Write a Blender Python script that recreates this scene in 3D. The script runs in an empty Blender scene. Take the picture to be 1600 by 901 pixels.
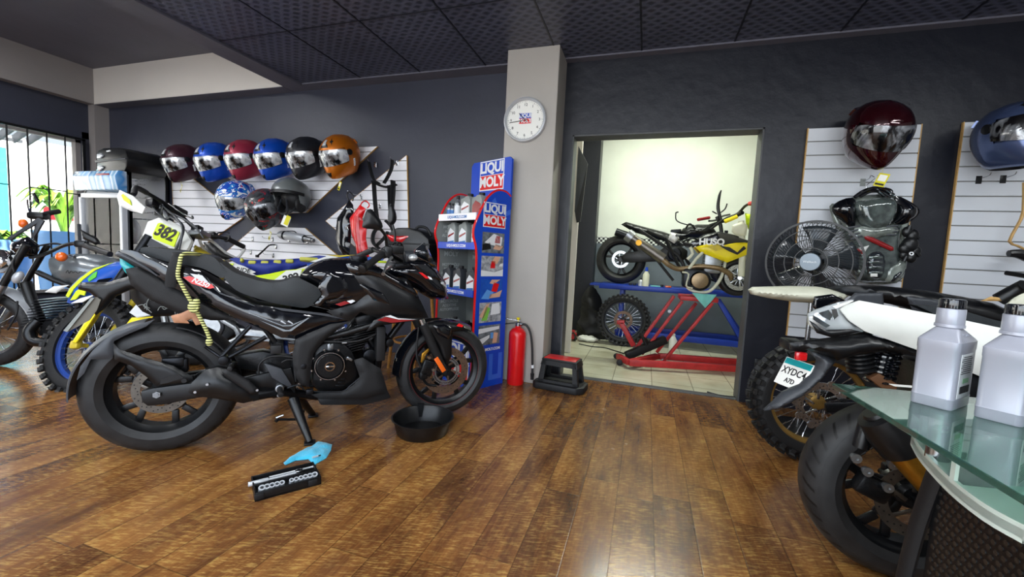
import bpy, bmesh, math, random
from mathutils import Vector as V, Matrix, noise
from mathutils.geometry import delaunay_2d_cdt
random.seed(7)
S = bpy.context.scene
COL = S.collection
PI = math.pi
# ------------------------------------------------------------------ camera
CAM_H = 1.05
FPX, CX, CY = 651.0, 800.0, 450.5
_y = V((210.0, -43.5, FPX)).normalized()
_x = V((2033.0, 153.5, -FPX)); _x = (_x - _x.dot(_y)*_y).normalized()
_z = _x.cross(_y)
if _z.y > 0: _z = -_z
# rows: camera axes expressed in world
def ray(px, py):
    c = V((px-CX, py-CY, FPX))
    return V((_x.dot(c), _y.dot(c), _z.dot(c)))
EYE = V((0, 0, CAM_H))
def onz(px, py, z=0.0):
    d = ray(px, py); return EYE + d*((z-CAM_H)/d.z)
def ony(px, py, y):
    d = ray(px, py); return EYE + d*(y/d.y)
def onx(px, py, x):
    d = ray(px, py); return EYE + d*(x/d.x)
cam = bpy.data.cameras.new('camera'); camo = bpy.data.objects.new('camera', cam); COL.objects.link(camo)
cam.sensor_fit = 'HORIZONTAL'; cam.sensor_width = 36.0; cam.lens = FPX/1600*36.0
cam.clip_start = 0.02; cam.clip_end = 200
right = V((_x.x, _y.x, _z.x)); up = -V((_x.y, _y.y, _z.y)); back = -V((_x.z, _y.z, _z.z))
m = Matrix((right, up, back)).transposed().to_4x4(); m.translation = EYE
camo.matrix_world = m
S.camera = camo
# ------------------------------------------------------------------ view + world
S.view_settings.view_transform = 'Standard'; S.view_settings.look = 'None'
S.view_settings.gamma = 1.0; S.view_settings.use_curve_mapping = False
S.view_settings.exposure = 0.45
W = bpy.data.worlds.new('daylight'); S.world = W; W.use_nodes = True
nt = W.node_tree; nt.nodes.clear()
wo = nt.nodes.new('ShaderNodeOutputWorld'); bg = nt.nodes.new('ShaderNodeBackground')
sky = nt.nodes.new('ShaderNodeTexSky'); sky.sky_type = 'HOSEK_WILKIE'; sky.turbidity = 6; sky.sun_direction = (-0.4, -0.4, 0.85)
bg.inputs[1].default_value = 6.5
nt.links.new(sky.outputs[0], bg.inputs[0]); nt.links.new(bg.outputs[0], wo.inputs[0])
sun = bpy.data.lights.new('sun', 'SUN'); sun.energy = 14.0; sun.angle = 0.02; sun.color = (1, .95, .87)
suno = bpy.data.objects.new('sun', sun); COL.objects.link(suno); suno.rotation_euler = (math.radians(8), math.radians(42), 0)
def area(name, loc, size, sizey, power, col=(1, 1, 1), rot=(0, 0, 0)):
    l = bpy.data.lights.new(name, 'AREA'); l.shape = 'RECTANGLE'; l.size = size; l.size_y = sizey; l.energy = power; l.color = col
    o = bpy.data.objects.new(name, l); COL.objects.link(o); o.location = loc; o.rotation_euler = rot; return o
# daylight at the open shop front behind the camera
area('daylight_shopfront', (-1.2, -2.45, 1.45), 6.4, 2.3, 95, (.93, .97, 1.0), (math.radians(-90), 0, PI))
LAMPS = [(-3.2, 0.5), (-2.0, -0.6), (-0.5, 0.35), (1.3, -0.1), (-0.4, -1.5), (2.4, 1.2)]
LAMP_POWER = 17
BACK_LAMP_POWER = 40

# ------------------------------------------------------------------ object helpers
def link(o, parent=None):
    COL.objects.link(o)
    if parent: o.parent = parent
    return o
def tag(o, label, cat, group=None, kind=None):
    o['label'] = label; o['category'] = cat
    if group: o['group'] = group
    if kind: o['kind'] = kind
    return o
def struct(o): o['kind'] = 'structure'; return o
def thing(name, label, cat, loc=(0, 0, 0), rz=0.0, group=None, mat3=None):
    o = bpy.data.objects.new(name, None); COL.objects.link(o)
    if mat3 is not None:
        mm = mat3.to_4x4(); mm.translation = V(loc); o.matrix_world = mm
    else:
        o.location = loc; o.rotation_euler = (0, 0, rz)
    o.empty_display_size = .1
    return tag(o, label, cat, group)
def obj(name, bm, mats, parent=None, sharp=35, flat=False):
    me = bpy.data.meshes.new(name)
    bmesh.ops.recalc_face_normals(bm, faces=bm.faces[:])
    bm.to_mesh(me); bm.free()
    for mm in (mats if isinstance(mats, (list, tuple)) else [mats]): me.materials.append(mm)
    if not flat:
        me.shade_smooth()
        me.set_sharp_from_angle(angle=math.radians(sharp))
    o = bpy.data.objects.new(name, me)
    return link(o, parent)
def copy_thing(root, loc=None, rz=None, label=None, group=None, mat_swap=None):
    r = root.copy(); COL.objects.link(r)
    if loc is not None: r.location = loc
    if rz is not None: r.rotation_euler = (0, 0, rz)
    if label: r['label'] = label
    if group: r['group'] = group
    def rec(src, dst):
        for ch in list(src.children):
            c = ch.copy(); COL.objects.link(c); c.parent = dst
            if mat_swap and ch.data and any(s.material in mat_swap for s in ch.material_slots):
                c.data = ch.data.copy()
                for k, mm in enumerate(c.data.materials):
                    if mm in mat_swap: c.data.materials[k] = mat_swap[mm]
            rec(ch, c)
    rec(root, r)
    return r
def merge(bm, t, mi=0, M=None):
    if M is not None: bmesh.ops.transform(t, matrix=M, verts=t.verts[:])
    for f in t.faces: f.material_index = mi
    me = bpy.data.meshes.new('tmp'); t.to_mesh(me); t.free(); bm.from_mesh(me); bpy.data.meshes.remove(me)
def B(): return bmesh.new()
def box(bm, c, s, bev=0.0, mi=0, rot=None, seg=2):
    t = bmesh.new(); bmesh.ops.create_cube(t, size=1)
    bmesh.ops.scale(t, vec=V(s), verts=t.verts[:])
    if bev > 0: bmesh.ops.bevel(t, geom=t.edges[:], offset=min(bev, min(s)*.49), segments=seg, affect='EDGES', profile=.5)
    M = Matrix.Translation(V(c))
    if rot is not None: M = M @ rot.to_4x4()
    merge(bm, t, mi, M); return bm
def wbox(bm, lo, hi, bev=0.0, mi=0):
    lo = V(lo); hi = V(hi); return box(bm, (lo+hi)/2, hi-lo, bev, mi)
def basis(d, upv=(0, 0, 1)):
    z = V(d).normalized(); u = V(upv)
    if abs(z.dot(u)) > .98: u = V((1, 0, 0)) if abs(z.x) < .9 else V((0, 1, 0))
    x = u.cross(z).normalized(); y = z.cross(x)
    return Matrix((x, y, z)).transposed()
def bar(bm, p, q, w, h, bev=0.0, mi=0, upv=(0, 0, 1)):
    p = V(p); q = V(q); d = q-p
    return box(bm, (p+q)/2, (w, h, d.length), bev, mi, basis(d, upv))
def cyl(bm, p, q, r, r2=None, seg=20, mi=0, bev=0.0):
    p = V(p); q = V(q); d = q-p; t = bmesh.new()
    bmesh.ops.create_cone(t, cap_ends=True, segments=seg, radius1=r, radius2=r if r2 is None else r2, depth=d.length)
    if bev > 0:
        es = [e for e in t.edges if len(e.link_faces) == 2 and any(len(f.verts) > 4 for f in e.link_faces)]
        bmesh.ops.bevel(t, geom=es, offset=bev, segments=2, affect='EDGES', profile=.5)
    M = Matrix.Translation((p+q)/2) @ basis(d).to_4x4()
    merge(bm, t, mi, M); return bm
def ball(bm, c, s, mi=0, seg=20, rot=None):
    t = bmesh.new(); bmesh.ops.create_uvsphere(t, u_segments=seg, v_segments=seg//2+2, radius=1)
    if not hasattr(s, '__len__'): s = (s, s, s)
    M = Matrix.Translation(V(c))
    if rot is not None: M = M @ rot.to_4x4()
    M = M @ Matrix.Diagonal((s[0], s[1], s[2], 1))
    merge(bm, t, mi, M); return bm
def smooth_pts(pts, n=6, closed=False):
    pts = [V(p) for p in pts]; N = len(pts); out = []
    if N < 3 and not closed: return pts
    rng = N if closed else N-1
    for i in range(rng):
        if closed: p0, p1, p2, p3 = pts[(i-1) % N], pts[i], pts[(i+1) % N], pts[(i+2) % N]
        else: p0, p1, p2, p3 = pts[max(i-1, 0)], pts[i], pts[i+1], pts[min(i+2, N-1)]
        for k in range(n):
            t = k/n
            out.append(.5*((2*p1)+(p2-p0)*t+(2*p0-5*p1+4*p2-p3)*t*t+(3*p1-p0-3*p2+p3)*t**3))
    if not closed: out.append(pts[-1])
    return out
def tube(bm, pts, r, seg=10, smooth=5, closed=False, mi=0, flat=1.0):
    P = smooth_pts(pts, smooth, closed) if smooth else [V(p) for p in pts]
    n = len(P)
    rr = (lambda i: r) if not hasattr(r, '__len__') else (lambda i: r[min(int(i/(n-1)*(len(r)-1)), len(r)-2)]*(1-((i/(n-1)*(len(r)-1)) % 1 if i < n-1 else 1)) + r[min(int(i/(n-1)*(len(r)-1))+1, len(r)-1)]*((i/(n-1)*(len(r)-1)) % 1 if i < n-1 else 1))
    rings = []; prev = None
    for i, p in enumerate(P):
        if closed: d = P[(i+1) % n]-P[i-1]
        else: d = P[min(i+1, n-1)]-P[max(i-1, 0)]
        if d.length < 1e-9: d = V((0, 0, 1))
        d.normalize()
        if prev is None: b = basis(d); x, y = b.col[0].copy(), b.col[1].copy()
        else:
            x = prev - d*prev.dot(d)
            if x.length < 1e-6: x = basis(d).col[0].copy()
            x.normalize(); y = d.cross(x)
        prev = x; R_ = rr(i)
        rings.append([bm.verts.new(p + x*math.cos(2*PI*k/seg)*R_ + y*math.sin(2*PI*k/seg)*R_*flat) for k in range(seg)])
    L = n if closed else n-1
    for i in range(L):
        a, b_ = rings[i], rings[(i+1) % n]
        for k in range(seg):
            f = bm.faces.new((a[k], a[(k+1) % seg], b_[(k+1) % seg], b_[k])); f.material_index = mi
    if not closed:
        f = bm.faces.new(rings[0][::-1]); f.material_index = mi
        f = bm.faces.new(rings[-1]); f.material_index = mi
    return bm
def lathe(bm, prof, c=(0, 0, 0), axis=(0, 0, 1), seg=32, mi=0, arc=None, closed_prof=False):
    """prof: list of (radius, height along axis)"""
    b = basis(axis, (0, 0, 1) if abs(V(axis).normalized().z) < .9 else (1, 0, 0)); c = V(c)
    rings = []
    a0, a1 = arc if arc else (0, 2*PI); full = arc is None
    n = seg if full else seg+1
    for (r, h) in prof:
        rings.append([bm.verts.new(c + b @ V((max(r, 1e-4)*math.cos(a0+(a1-a0)*k/seg), max(r, 1e-4)*math.sin(a0+(a1-a0)*k/seg), h))) for k in range(n)])
    m_ = len(prof) if closed_prof else len(prof)-1
    for i in range(m_):
        A, C_ = rings[i], rings[(i+1) % len(prof)]
        for k in range(seg):
            k2 = (k+1) % n
            f = bm.faces.new((A[k], A[k2], C_[k2], C_[k])); f.material_index = mi
    if full and not closed_prof: bmesh.ops.remove_doubles(bm, verts=[v for r_ in (rings[0], rings[-1]) for v in r_], dist=1e-3*.5)
    return bm
def prism(bm, pts, a, b, axis='y', bev=0.0, mi=0):
    """pts 2-D outline; axis 'y': pts=(x,z) from y=a to b; 'x': pts=(y,z); 'z': pts=(x,y)"""
    def P(p, h): return {'y': V((p[0], h, p[1])), 'x': V((h, p[0], p[1])), 'z': V((p[0], p[1], h))}[axis]
    t = bmesh.new()
    lo = [t.verts.new(P(p, a)) for p in pts]; hi = [t.verts.new(P(p, b)) for p in pts]
    t.faces.new(lo); t.faces.new(hi[::-1])
    n = len(pts)
    for i in range(n): t.faces.new((lo[i], lo[(i+1) % n], hi[(i+1) % n], hi[i]))
    bmesh.ops.recalc_face_normals(t, faces=t.faces[:])
    if bev > 0: bmesh.ops.bevel(t, geom=[e for e in t.edges if e.calc_face_angle(0) > .5], offset=bev, segments=2, affect='EDGES', profile=.5, clamp_overlap=True)
    merge(bm, t, mi); return bm
def inside(x, z, P):
    c = False; j = len(P)-1
    for i in range(len(P)):
        if (P[i][1] > z) != (P[j][1] > z) and x < (P[j][0]-P[i][0])*(z-P[i][1])/(P[j][1]-P[i][1])+P[i][0]: c = not c
        j = i
    return c
def dist_poly(x, z, P):
    best = 1e9
    for i in range(len(P)):
        ax, az = P[i-1]; bx, bz = P[i]; dx, dz = bx-ax, bz-az; L = dx*dx+dz*dz
        t = 0 if L == 0 else max(0, min(1, ((x-ax)*dx+(z-az)*dz)/L))
        best = min(best, (ax+t*dx-x)**2+(az+t*dz-z)**2)
    return math.sqrt(best)
def inflate(bm, pts, T, E, y0=0.0, step=None, yfun=None, rim=.15, sides='both', mi=0, smooth=0, power=2.0):
    """puffed solid from a side outline (x,z): half thickness T reached at distance E from the outline; centred on y0 (+yfun(x,z)).
    sides 'both' = lens section, 'near' = flat far side"""
    if smooth: P = [(p.x, p.z) for p in smooth_pts([V((a, 0, b)) for a, b in pts], smooth, True)]
    else: P = [tuple(p) for p in pts]
    xs = [p[0] for p in P]; zs = [p[1] for p in P]
    if step is None: step = max(max(max(xs)-min(xs), max(zs)-min(zs))/44, min(E*.45, .05), .004)
    Q = []
    for i in range(len(P)):
        a = P[i-1]; b = P[i]; L = math.hypot(b[0]-a[0], b[1]-a[1]); n = max(1, int(L/step))
        for k in range(n): Q.append((a[0]+(b[0]-a[0])*k/n, a[1]+(b[1]-a[1])*k/n))
    nb = len(Q); co = list(Q); edges = [(i, (i+1) % nb) for i in range(nb)]
    # rings near the border then grid
    x = min(xs)+step/2; row = 0
    while x < max(xs):
        z = min(zs)+step/2*(row % 2+.5)
        while z < max(zs):
            if inside(x, z, P) and dist_poly(x, z, P) > step*.45: co.append((x, z))
            z += step
        x += step*.87; row += 1
    r = delaunay_2d_cdt([V(c) for c in co], edges, [], 1, 1e-6)
    vs, fs = r[0], r[2]
    hs = []
    for v in vs:
        d = dist_poly(v[0], v[1], P) if True else 0
        t = min(1, d/E); hs.append(T*(rim+(1-rim)*(1-(1-t)**power)**(1/power)))
    yf = yfun or (lambda a, b: 0)
    nb_ = {}
    for f in fs:
        for k in range(len(f)): nb_.setdefault(f[k], set()).update((f[k-1], f[(k+1) % len(f)]))
    fix = [dist_poly(v[0], v[1], P) < 1e-4 for v in vs]
    for it in range(5): hs = [hs[i] if fix[i] or i not in nb_ else .4*hs[i]+.6*sum(hs[j] for j in nb_[i])/len(nb_[i]) for i in range(len(vs))]
    top = [bm.verts.new((v[0], y0+yf(v[0], v[1])-hs[i], v[1])) for i, v in enumerate(vs)]
    bot = [bm.verts.new((v[0], y0+yf(v[0], v[1])+(hs[i] if sides == 'both' else 0), v[1])) for i, v in enumerate(vs)]
    cnt = {}
    for f in fs:
        if len(f) < 3: continue
        cxm = sum(vs[i][0] for i in f)/len(f); czm = sum(vs[i][1] for i in f)/len(f)
        if not inside(cxm, czm, P): continue
        a = bm.faces.new([top[i] for i in f]); a.material_index = mi
        b = bm.faces.new([bot[i] for i in f][::-1]); b.material_index = mi
        for k in range(len(f)):
            e = (f[k], f[(k+1) % len(f)]); key = (min(e), max(e)); cnt.setdefault(key, []).append(e)
    for key, l in cnt.items():
        if len(l) == 1:
            i, j = l[0]
            try: q = bm.faces.new((top[j], top[i], bot[i], bot[j])); q.material_index = mi
            except ValueError: pass
    loose = [v for v in bm.verts if not v.link_faces]
    bmesh.ops.delete(bm, geom=loose, context='VERTS')
    return bm
def text_bm(bm, s, size, M, ext=.0006, mi=0, bold=.0, space=1.0, xscale=1.0, align='CENTER', shear=0.0):
    """text lying in local xy plane of M, centred"""
    cu = bpy.data.curves.new('tmp', 'FONT'); cu.body = s; cu.size = size; cu.extrude = ext; cu.offset = bold
    cu.align_x = align; cu.align_y = 'CENTER'; cu.space_character = space; cu.resolution_u = 3; cu.shear = shear
    o = bpy.data.objects.new('tmp', cu); COL.objects.link(o)
    dg = bpy.context.evaluated_depsgraph_get()
    me = bpy.data.meshes.new_from_object(o.evaluated_get(dg))
    bpy.data.objects.remove(o); bpy.data.curves.remove(cu)
    t = bmesh.new(); t.from_mesh(me); bpy.data.meshes.remove(me)
    merge(bm, t, mi, M @ Matrix.Diagonal((xscale, 1, 1, 1))); return bm
def face_mat(loc, right_, up_):
    r = V(right_).normalized(); u = V(up_); u = (u-r*u.dot(r)).normalized(); n = r.cross(u)
    M = Matrix((r, u, n)).transposed().to_4x4(); M.translation = V(loc); return M

# ------------------------------------------------------------------ material helpers
def lin(h):
    if isinstance(h, str):
        h = h.lstrip('#'); c = [int(h[i:i+2], 16)/255 for i in (0, 2, 4)]
    else: c = h
    return tuple(x/12.92 if x <= .04045 else ((x+.055)/1.055)**2.4 for x in c)
def mat(name, col, rough=.5, metal=0.0, var=.0, vs=8.0, bump=.0, bs=60.0, coat=0.0, trans=0.0, ior=1.45, rvar=.0, emit=None, es=0.0, alpha=1.0, spec=.5, dark=None, sheen=0.0):
    m = bpy.data.materials.new(name); m.use_nodes = True; nt = m.node_tree; b = nt.nodes['Principled BSDF']
    c = (*lin(col), 1); b.inputs['Base Color'].default_value = c
    b.inputs['Roughness'].default_value = rough; b.inputs['Metallic'].default_value = metal
    b.inputs['Coat Weight'].default_value = coat; b.inputs['Coat Roughness'].default_value = .06
    b.inputs['Transmission Weight'].default_value = trans; b.inputs['IOR'].default_value = ior
    b.inputs['Specular IOR Level'].default_value = spec; b.inputs['Sheen Weight'].default_value = sheen
    b.inputs['Alpha'].default_value = alpha
    if emit: b.inputs['Emission Color'].default_value = (*lin(emit), 1); b.inputs['Emission Strength'].default_value = es
    if var or bump or rvar or dark:
        tc = nt.nodes.new('ShaderNodeTexCoord')
        n = nt.nodes.new('ShaderNodeTexNoise'); n.inputs['Scale'].default_value = vs; n.inputs['Detail'].default_value = 6; n.inputs['Roughness'].default_value = .62
        nt.links.new(tc.outputs['Object'], n.inputs['Vector'])
        if var or dark:
            r = nt.nodes.new('ShaderNodeValToRGB'); r.color_ramp.elements[0].position = .3; r.color_ramp.elements[1].position = .7
            d = lin(dark) if dark else [x*(1-var) for x in c[:3]]
            r.color_ramp.elements[0].color = (*d, 1)
            r.color_ramp.elements[1].color = (*[min(1, x*(1+var*.6)) for x in c[:3]], 1)
            nt.links.new(n.outputs['Fac'], r.inputs['Fac']); nt.links.new(r.outputs['Color'], b.inputs['Base Color'])
        if rvar:
            mr = nt.nodes.new('ShaderNodeMapRange'); mr.inputs[3].default_value = max(.02, rough-rvar); mr.inputs[4].default_value = min(1, rough+rvar)
            nt.links.new(n.outputs['Fac'], mr.inputs[0]); nt.links.new(mr.outputs[0], b.inputs['Roughness'])
        if bump:
            n2 = nt.nodes.new('ShaderNodeTexNoise'); n2.inputs['Scale'].default_value = bs; n2.inputs['Detail'].default_value = 4
            nt.links.new(tc.outputs['Object'], n2.inputs['Vector'])
            bp = nt.nodes.new('ShaderNodeBump'); bp.inputs['Strength'].default_value = bump; bp.inputs['Distance'].default_value = .01
            nt.links.new(n2.outputs['Fac'], bp.inputs['Height']); nt.links.new(bp.outputs['Normal'], b.inputs['Normal'])
    return m
M = {}
def mk(key, *a, **k): M[key] = mat(key, *a, **k); return M[key]
mk('black_gloss', '#090b10', .10, coat=.8, spec=.6, rvar=.05, vs=5)
mk('black_satin', '#0f1012', .34, rvar=.1, vs=12)
mk('black_matte', '#141416', .58, var=.25, vs=14, bump=.08, bs=160)
mk('grey_plastic', '#3a3d42', .42, var=.15, vs=10)
mk('rubber_worn', '#141415', .55, var=.4, vs=10, bump=.15, bs=120)
mk('seat_vinyl', '#26292b', .42, var=.15, vs=9, bump=.12, bs=260)
mk('dark_metal', '#26272a', .35, metal=.8, var=.3, vs=20, bump=.05)
mk('engine_black', '#121315', .3, metal=.3, var=.3, vs=25, bump=.1, bs=90)
mk('steel', '#b9bcc0', .25, metal=1, rvar=.12, vs=30)
mk('chrome', '#e2e5e8', .08, metal=1)
mk('aluminium', '#9a9da0', .38, metal=.9, var=.2, vs=30)
mk('disc_steel', '#6f6a63', .35, metal=.9, var=.25, vs=25)
mk('disc_rust', '#6b5546', .5, metal=.6, var=.3, vs=25)
mk('silver_paint', '#c3c7cc', .3, metal=.25, coat=.3)
mk('white_gloss', '#e6e6e2', .28, coat=.3, var=.04, vs=5)
mk('white_plastic', '#dedfd8', .42, var=.07, vs=6)
mk('cream_plastic', '#d9d9c4', .45, var=.12, vs=6)
mk('red_paint', '#c8161a', .3, coat=.4, var=.1, vs=6)
mk('red_bright', '#e01418', .28, coat=.5)
mk('red_dark', '#8e1c1f', .35, coat=.3)
mk('red_lens', '#d0141a', .12, coat=1, trans=.2)
mk('orange_lens', '#e8661c', .2, coat=.6)
mk('neon', '#c8e01c', .4, var=.05)
mk('yellow', '#ecd60e', .35, coat=.3, var=.06)
mk('yellow_dirty', '#cdb52a', .45, var=.35, vs=14)
mk('blue_moto', '#1f55b4', .32, coat=.3)
mk('blue_seat', '#22338a', .55, var=.15, bump=.1, bs=200)
mk('blue_sign', '#1246c0', .35)
mk('blue_steel', '#12349a', .4, var=.15, vs=8)
mk('teal', '#1a9fa4', .3, coat=.6)
mk('cyan_cloth', '#35b6dc', .85, var=.2, vs=10, bump=.5, bs=180, sheen=.4)
mk('teal_cloth', '#79c4bd', .85, var=.2, vs=10, bump=.5, bs=180)
mk('gold', '#b8862e', .35, metal=.85, var=.25, vs=18)
mk('gold_rim', '#96763e', .4, metal=.7, var=.2)
mk('lens_clear', '#ccd2d4', .06, coat=1, spec=.8, metal=.35)
mk('lamp_glass', '#dfe6ea', .05, coat=1, metal=.6)
mk('dark_glass', '#1a1e22', .05, coat=1, spec=.8)
mk('mirror', '#aeb6bc', .04, metal=1)
mk('wood_stool', '#b07a35', .5, var=.3, vs=18, bump=.1)
mk('tan_wood', '#c9a061', .5, var=.2, vs=16)
mk('paper_white', '#f0f0ea', .6)
mk('tag_yellow', '#dbd11e', .5)
mk('ink_black', '#101012', .5)
mk('grey_tank', '#6d7376', .28, coat=.8, metal=.3, var=.06)
mk('copper', '#b98463', .55, var=.35, vs=14)
mk('strap', '#121214', .7, bump=.2, bs=300)
mk('display_grey', '#8e9390', .55)
mk('label_white', '#e6e8ea', .4)
mk('label_blue', '#3c74b4', .4)
# ------------------------------------------------------------------ structure materials
def N(nt, t, **k):
    n = nt.nodes.new(t)
    for a, v in k.items(): setattr(n, a, v)
    return n
def base_mat(name):
    m = bpy.data.materials.new(name); m.use_nodes = True; nt = m.node_tree
    return m, nt, nt.nodes['Principled BSDF'], N(nt, 'ShaderNodeTexCoord')
def mathn(nt, op, a, b=None):
    n = N(nt, 'ShaderNodeMath', operation=op)
    for i, v in enumerate((a, b)):
        if v is None: continue
        if isinstance(v, (int, float)): n.inputs[i].default_value = v
        else: nt.links.new(v, n.inputs[i])
    return n.outputs[0]
def ramp(nt, fac, stops):
    r = N(nt, 'ShaderNodeValToRGB'); nt.links.new(fac, r.inputs[0])
    el = r.color_ramp.elements
    while len(el) < len(stops): el.new(.5)
    for e, (p, c) in zip(el, stops): e.position = p; e.color = (*lin(c), 1)
    return r.outputs[0]
def mixc(nt, f, a, b, bt='MIX'):
    n = N(nt, 'ShaderNodeMix', data_type='RGBA', blend_type=bt)
    for i, v in ((0, f), (6, a), (7, b)):
        if isinstance(v, (int, float)): n.inputs[i].default_value = v
        elif isinstance(v, tuple): n.inputs[i].default_value = v
        else: nt.links.new(v, n.inputs[i])
    return n.outputs[2]
def wood_floor():
    m, nt, b, tc = base_mat('wood_plank_vinyl'); L = nt.links.new
    sep = N(nt, 'ShaderNodeSeparateXYZ'); L(tc.outputs['Object'], sep.inputs[0])
    X, Y = sep.outputs[0], sep.outputs[1]
    u = mathn(nt, 'DIVIDE', mathn(nt, 'ADD', X, 10.093), .1545); iu = mathn(nt, 'FLOOR', u); fu = mathn(nt, 'FRACT', u)
    wn = N(nt, 'ShaderNodeTexWhiteNoise', noise_dimensions='1D'); L(iu, wn.inputs['W'])
    v = mathn(nt, 'DIVIDE', mathn(nt, 'ADD', Y, mathn(nt, 'MULTIPLY', wn.outputs['Value'], 3.1)), 1.05); iv = mathn(nt, 'FLOOR', v); fv = mathn(nt, 'FRACT', v)
    cb = N(nt, 'ShaderNodeCombineXYZ'); L(iu, cb.inputs[0]); L(iv, cb.inputs[1])
    w2 = N(nt, 'ShaderNodeTexWhiteNoise', noise_dimensions='2D'); L(cb.outputs[0], w2.inputs['Vector'])
    tone = w2.outputs['Value']
    # long soft stains along each plank, offset plank by plank
    cb2 = N(nt, 'ShaderNodeCombineXYZ'); L(mathn(nt, 'MULTIPLY', X, 7), cb2.inputs[0]); L(mathn(nt, 'MULTIPLY', Y, 1.7), cb2.inputs[1]); L(mathn(nt, 'MULTIPLY', tone, 37), cb2.inputs[2])
    n1 = N(nt, 'ShaderNodeTexNoise'); n1.inputs['Scale'].default_value = 1.0; n1.inputs['Detail'].default_value = 7; n1.inputs['Roughness'].default_value = .68; L(cb2.outputs[0], n1.inputs['Vector'])
    # saw marks: fine short streaks running across the plank
    cb3 = N(nt, 'ShaderNodeCombineXYZ')
    L(mathn(nt, 'MULTIPLY', mathn(nt, 'ADD', X, mathn(nt, 'MULTIPLY', Y, .15)), 26), cb3.inputs[0])
    L(mathn(nt, 'MULTIPLY', mathn(nt, 'SUBTRACT', Y, mathn(nt, 'MULTIPLY', X, .30)), 125), cb3.inputs[1]); L(mathn(nt, 'MULTIPLY', tone, 19), cb3.inputs[2])
    n2 = N(nt, 'ShaderNodeTexNoise'); n2.inputs['Scale'].default_value = 1.0; n2.inputs['Detail'].default_value = 3; n2.inputs['Roughness'].default_value = .6; L(cb3.outputs[0], n2.inputs['Vector'])
    # fine grain along the plank
    cb4 = N(nt, 'ShaderNodeCombineXYZ'); L(mathn(nt, 'MULTIPLY', X, 120), cb4.inputs[0]); L(mathn(nt, 'MULTIPLY', Y, 5), cb4.inputs[1]); L(mathn(nt, 'MULTIPLY', tone, 5), cb4.inputs[2])
    n3 = N(nt, 'ShaderNodeTexNoise'); n3.inputs['Scale'].default_value = 1.0; n3.inputs['Detail'].default_value = 4; L(cb4.outputs[0], n3.inputs['Vector'])
    s = mathn(nt, 'ADD', mathn(nt, 'MULTIPLY', n1.outputs[0], .95), mathn(nt, 'MULTIPLY', mathn(nt, 'SUBTRACT', tone, .5), .17))
    s = mathn(nt, 'ADD', s, mathn(nt, 'MULTIPLY', mathn(nt, 'SUBTRACT', n3.outputs[0], .5), .22))
    base = ramp(nt, s, [(.20, '#382113'), (.38, '#5e3a20'), (.52, '#7b5029'), (.66, '#936535'), (.85, '#a57a42')])
    mask = ramp(nt, n2.outputs[0], [(.49, '#000000'), (.66, '#ffffff')])
    patch = ramp(nt, n1.outputs[0], [(.34, '#000000'), (.60, '#ffffff')])
    mk_ = mathn(nt, 'MULTIPLY', mathn(nt, 'MULTIPLY', mask, patch), .55)
    colr = mixc(nt, mk_, base, (*lin('#c4a058'), 1))
    # dark seams
    e = mathn(nt, 'MINIMUM', mathn(nt, 'MINIMUM', fu, mathn(nt, 'SUBTRACT', 1, fu)), mathn(nt, 'MULTIPLY', mathn(nt, 'MINIMUM', fv, mathn(nt, 'SUBTRACT', 1, fv)), 6.8))
    seam = ramp(nt, e, [(.0, '#ffffff'), (.022, '#000000')])
    colr = mixc(nt, mathn(nt, 'MULTIPLY', seam, .6), colr, (*lin('#20130b'), 1))
    L(colr, b.inputs['Base Color'])
    n5 = N(nt, 'ShaderNodeTexNoise'); n5.inputs['Scale'].default_value = 1.6; n5.inputs['Detail'].default_value = 5; L(tc.outputs['Object'], n5.inputs['Vector'])
    mr = N(nt, 'ShaderNodeMapRange'); mr.inputs[1].default_value = .3; mr.inputs[2].default_value = .7; mr.inputs[3].default_value = .13; mr.inputs[4].default_value = .32; L(n5.outputs[0], mr.inputs[0]); L(mr.outputs[0], b.inputs['Roughness'])
    b.inputs['Specular IOR Level'].default_value = .5
    hgt = mathn(nt, 'ADD', mathn(nt, 'MULTIPLY', n2.outputs[0], .4), mathn(nt, 'SUBTRACT', mathn(nt, 'MULTIPLY', n5.outputs[0], 2.2), mathn(nt, 'MULTIPLY', seam, .25)))
    bp = N(nt, 'ShaderNodeBump'); bp.inputs['Strength'].default_value = .22; bp.inputs['Distance'].default_value = .004; L(hgt, bp.inputs['Height']); L(bp.outputs[0], b.inputs['Normal'])
    return m
def tile_floor():
    m, nt, b, tc = base_mat('cream_floor_tile'); L = nt.links.new
    mp = N(nt, 'ShaderNodeMapping'); mp.inputs['Location'].default_value = (.21, .17, 0); L(tc.outputs['Object'], mp.inputs[0])
    br = N(nt, 'ShaderNodeTexBrick', offset=0.0); br.inputs['Scale'].default_value = 1; br.inputs['Brick Width'].default_value = .33; br.inputs['Row Height'].default_value = .33
    br.inputs['Mortar Size'].default_value = .0035; br.inputs['Mortar'].default_value = (*lin('#8c8a78'), 1)
    br.inputs['Color1'].default_value = (*lin('#cfcdb6'), 1); br.inputs['Color2'].default_value = (*lin('#c6c4ac'), 1)
    L(mp.outputs[0], br.inputs[0])
    n = N(nt, 'ShaderNodeTexNoise'); n.inputs['Scale'].default_value = 2.5; n.inputs['Detail'].default_value = 6; L(tc.outputs['Object'], n.inputs['Vector'])
    d = ramp(nt, n.outputs[0], [(.3, '#b4b09a'), (.6, '#ffffff')])
    L(mixc(nt, .6, br.outputs['Color'], d, 'MULTIPLY'), b.inputs['Base Color']); b.inputs['Roughness'].default_value = .22
    return m
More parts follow.
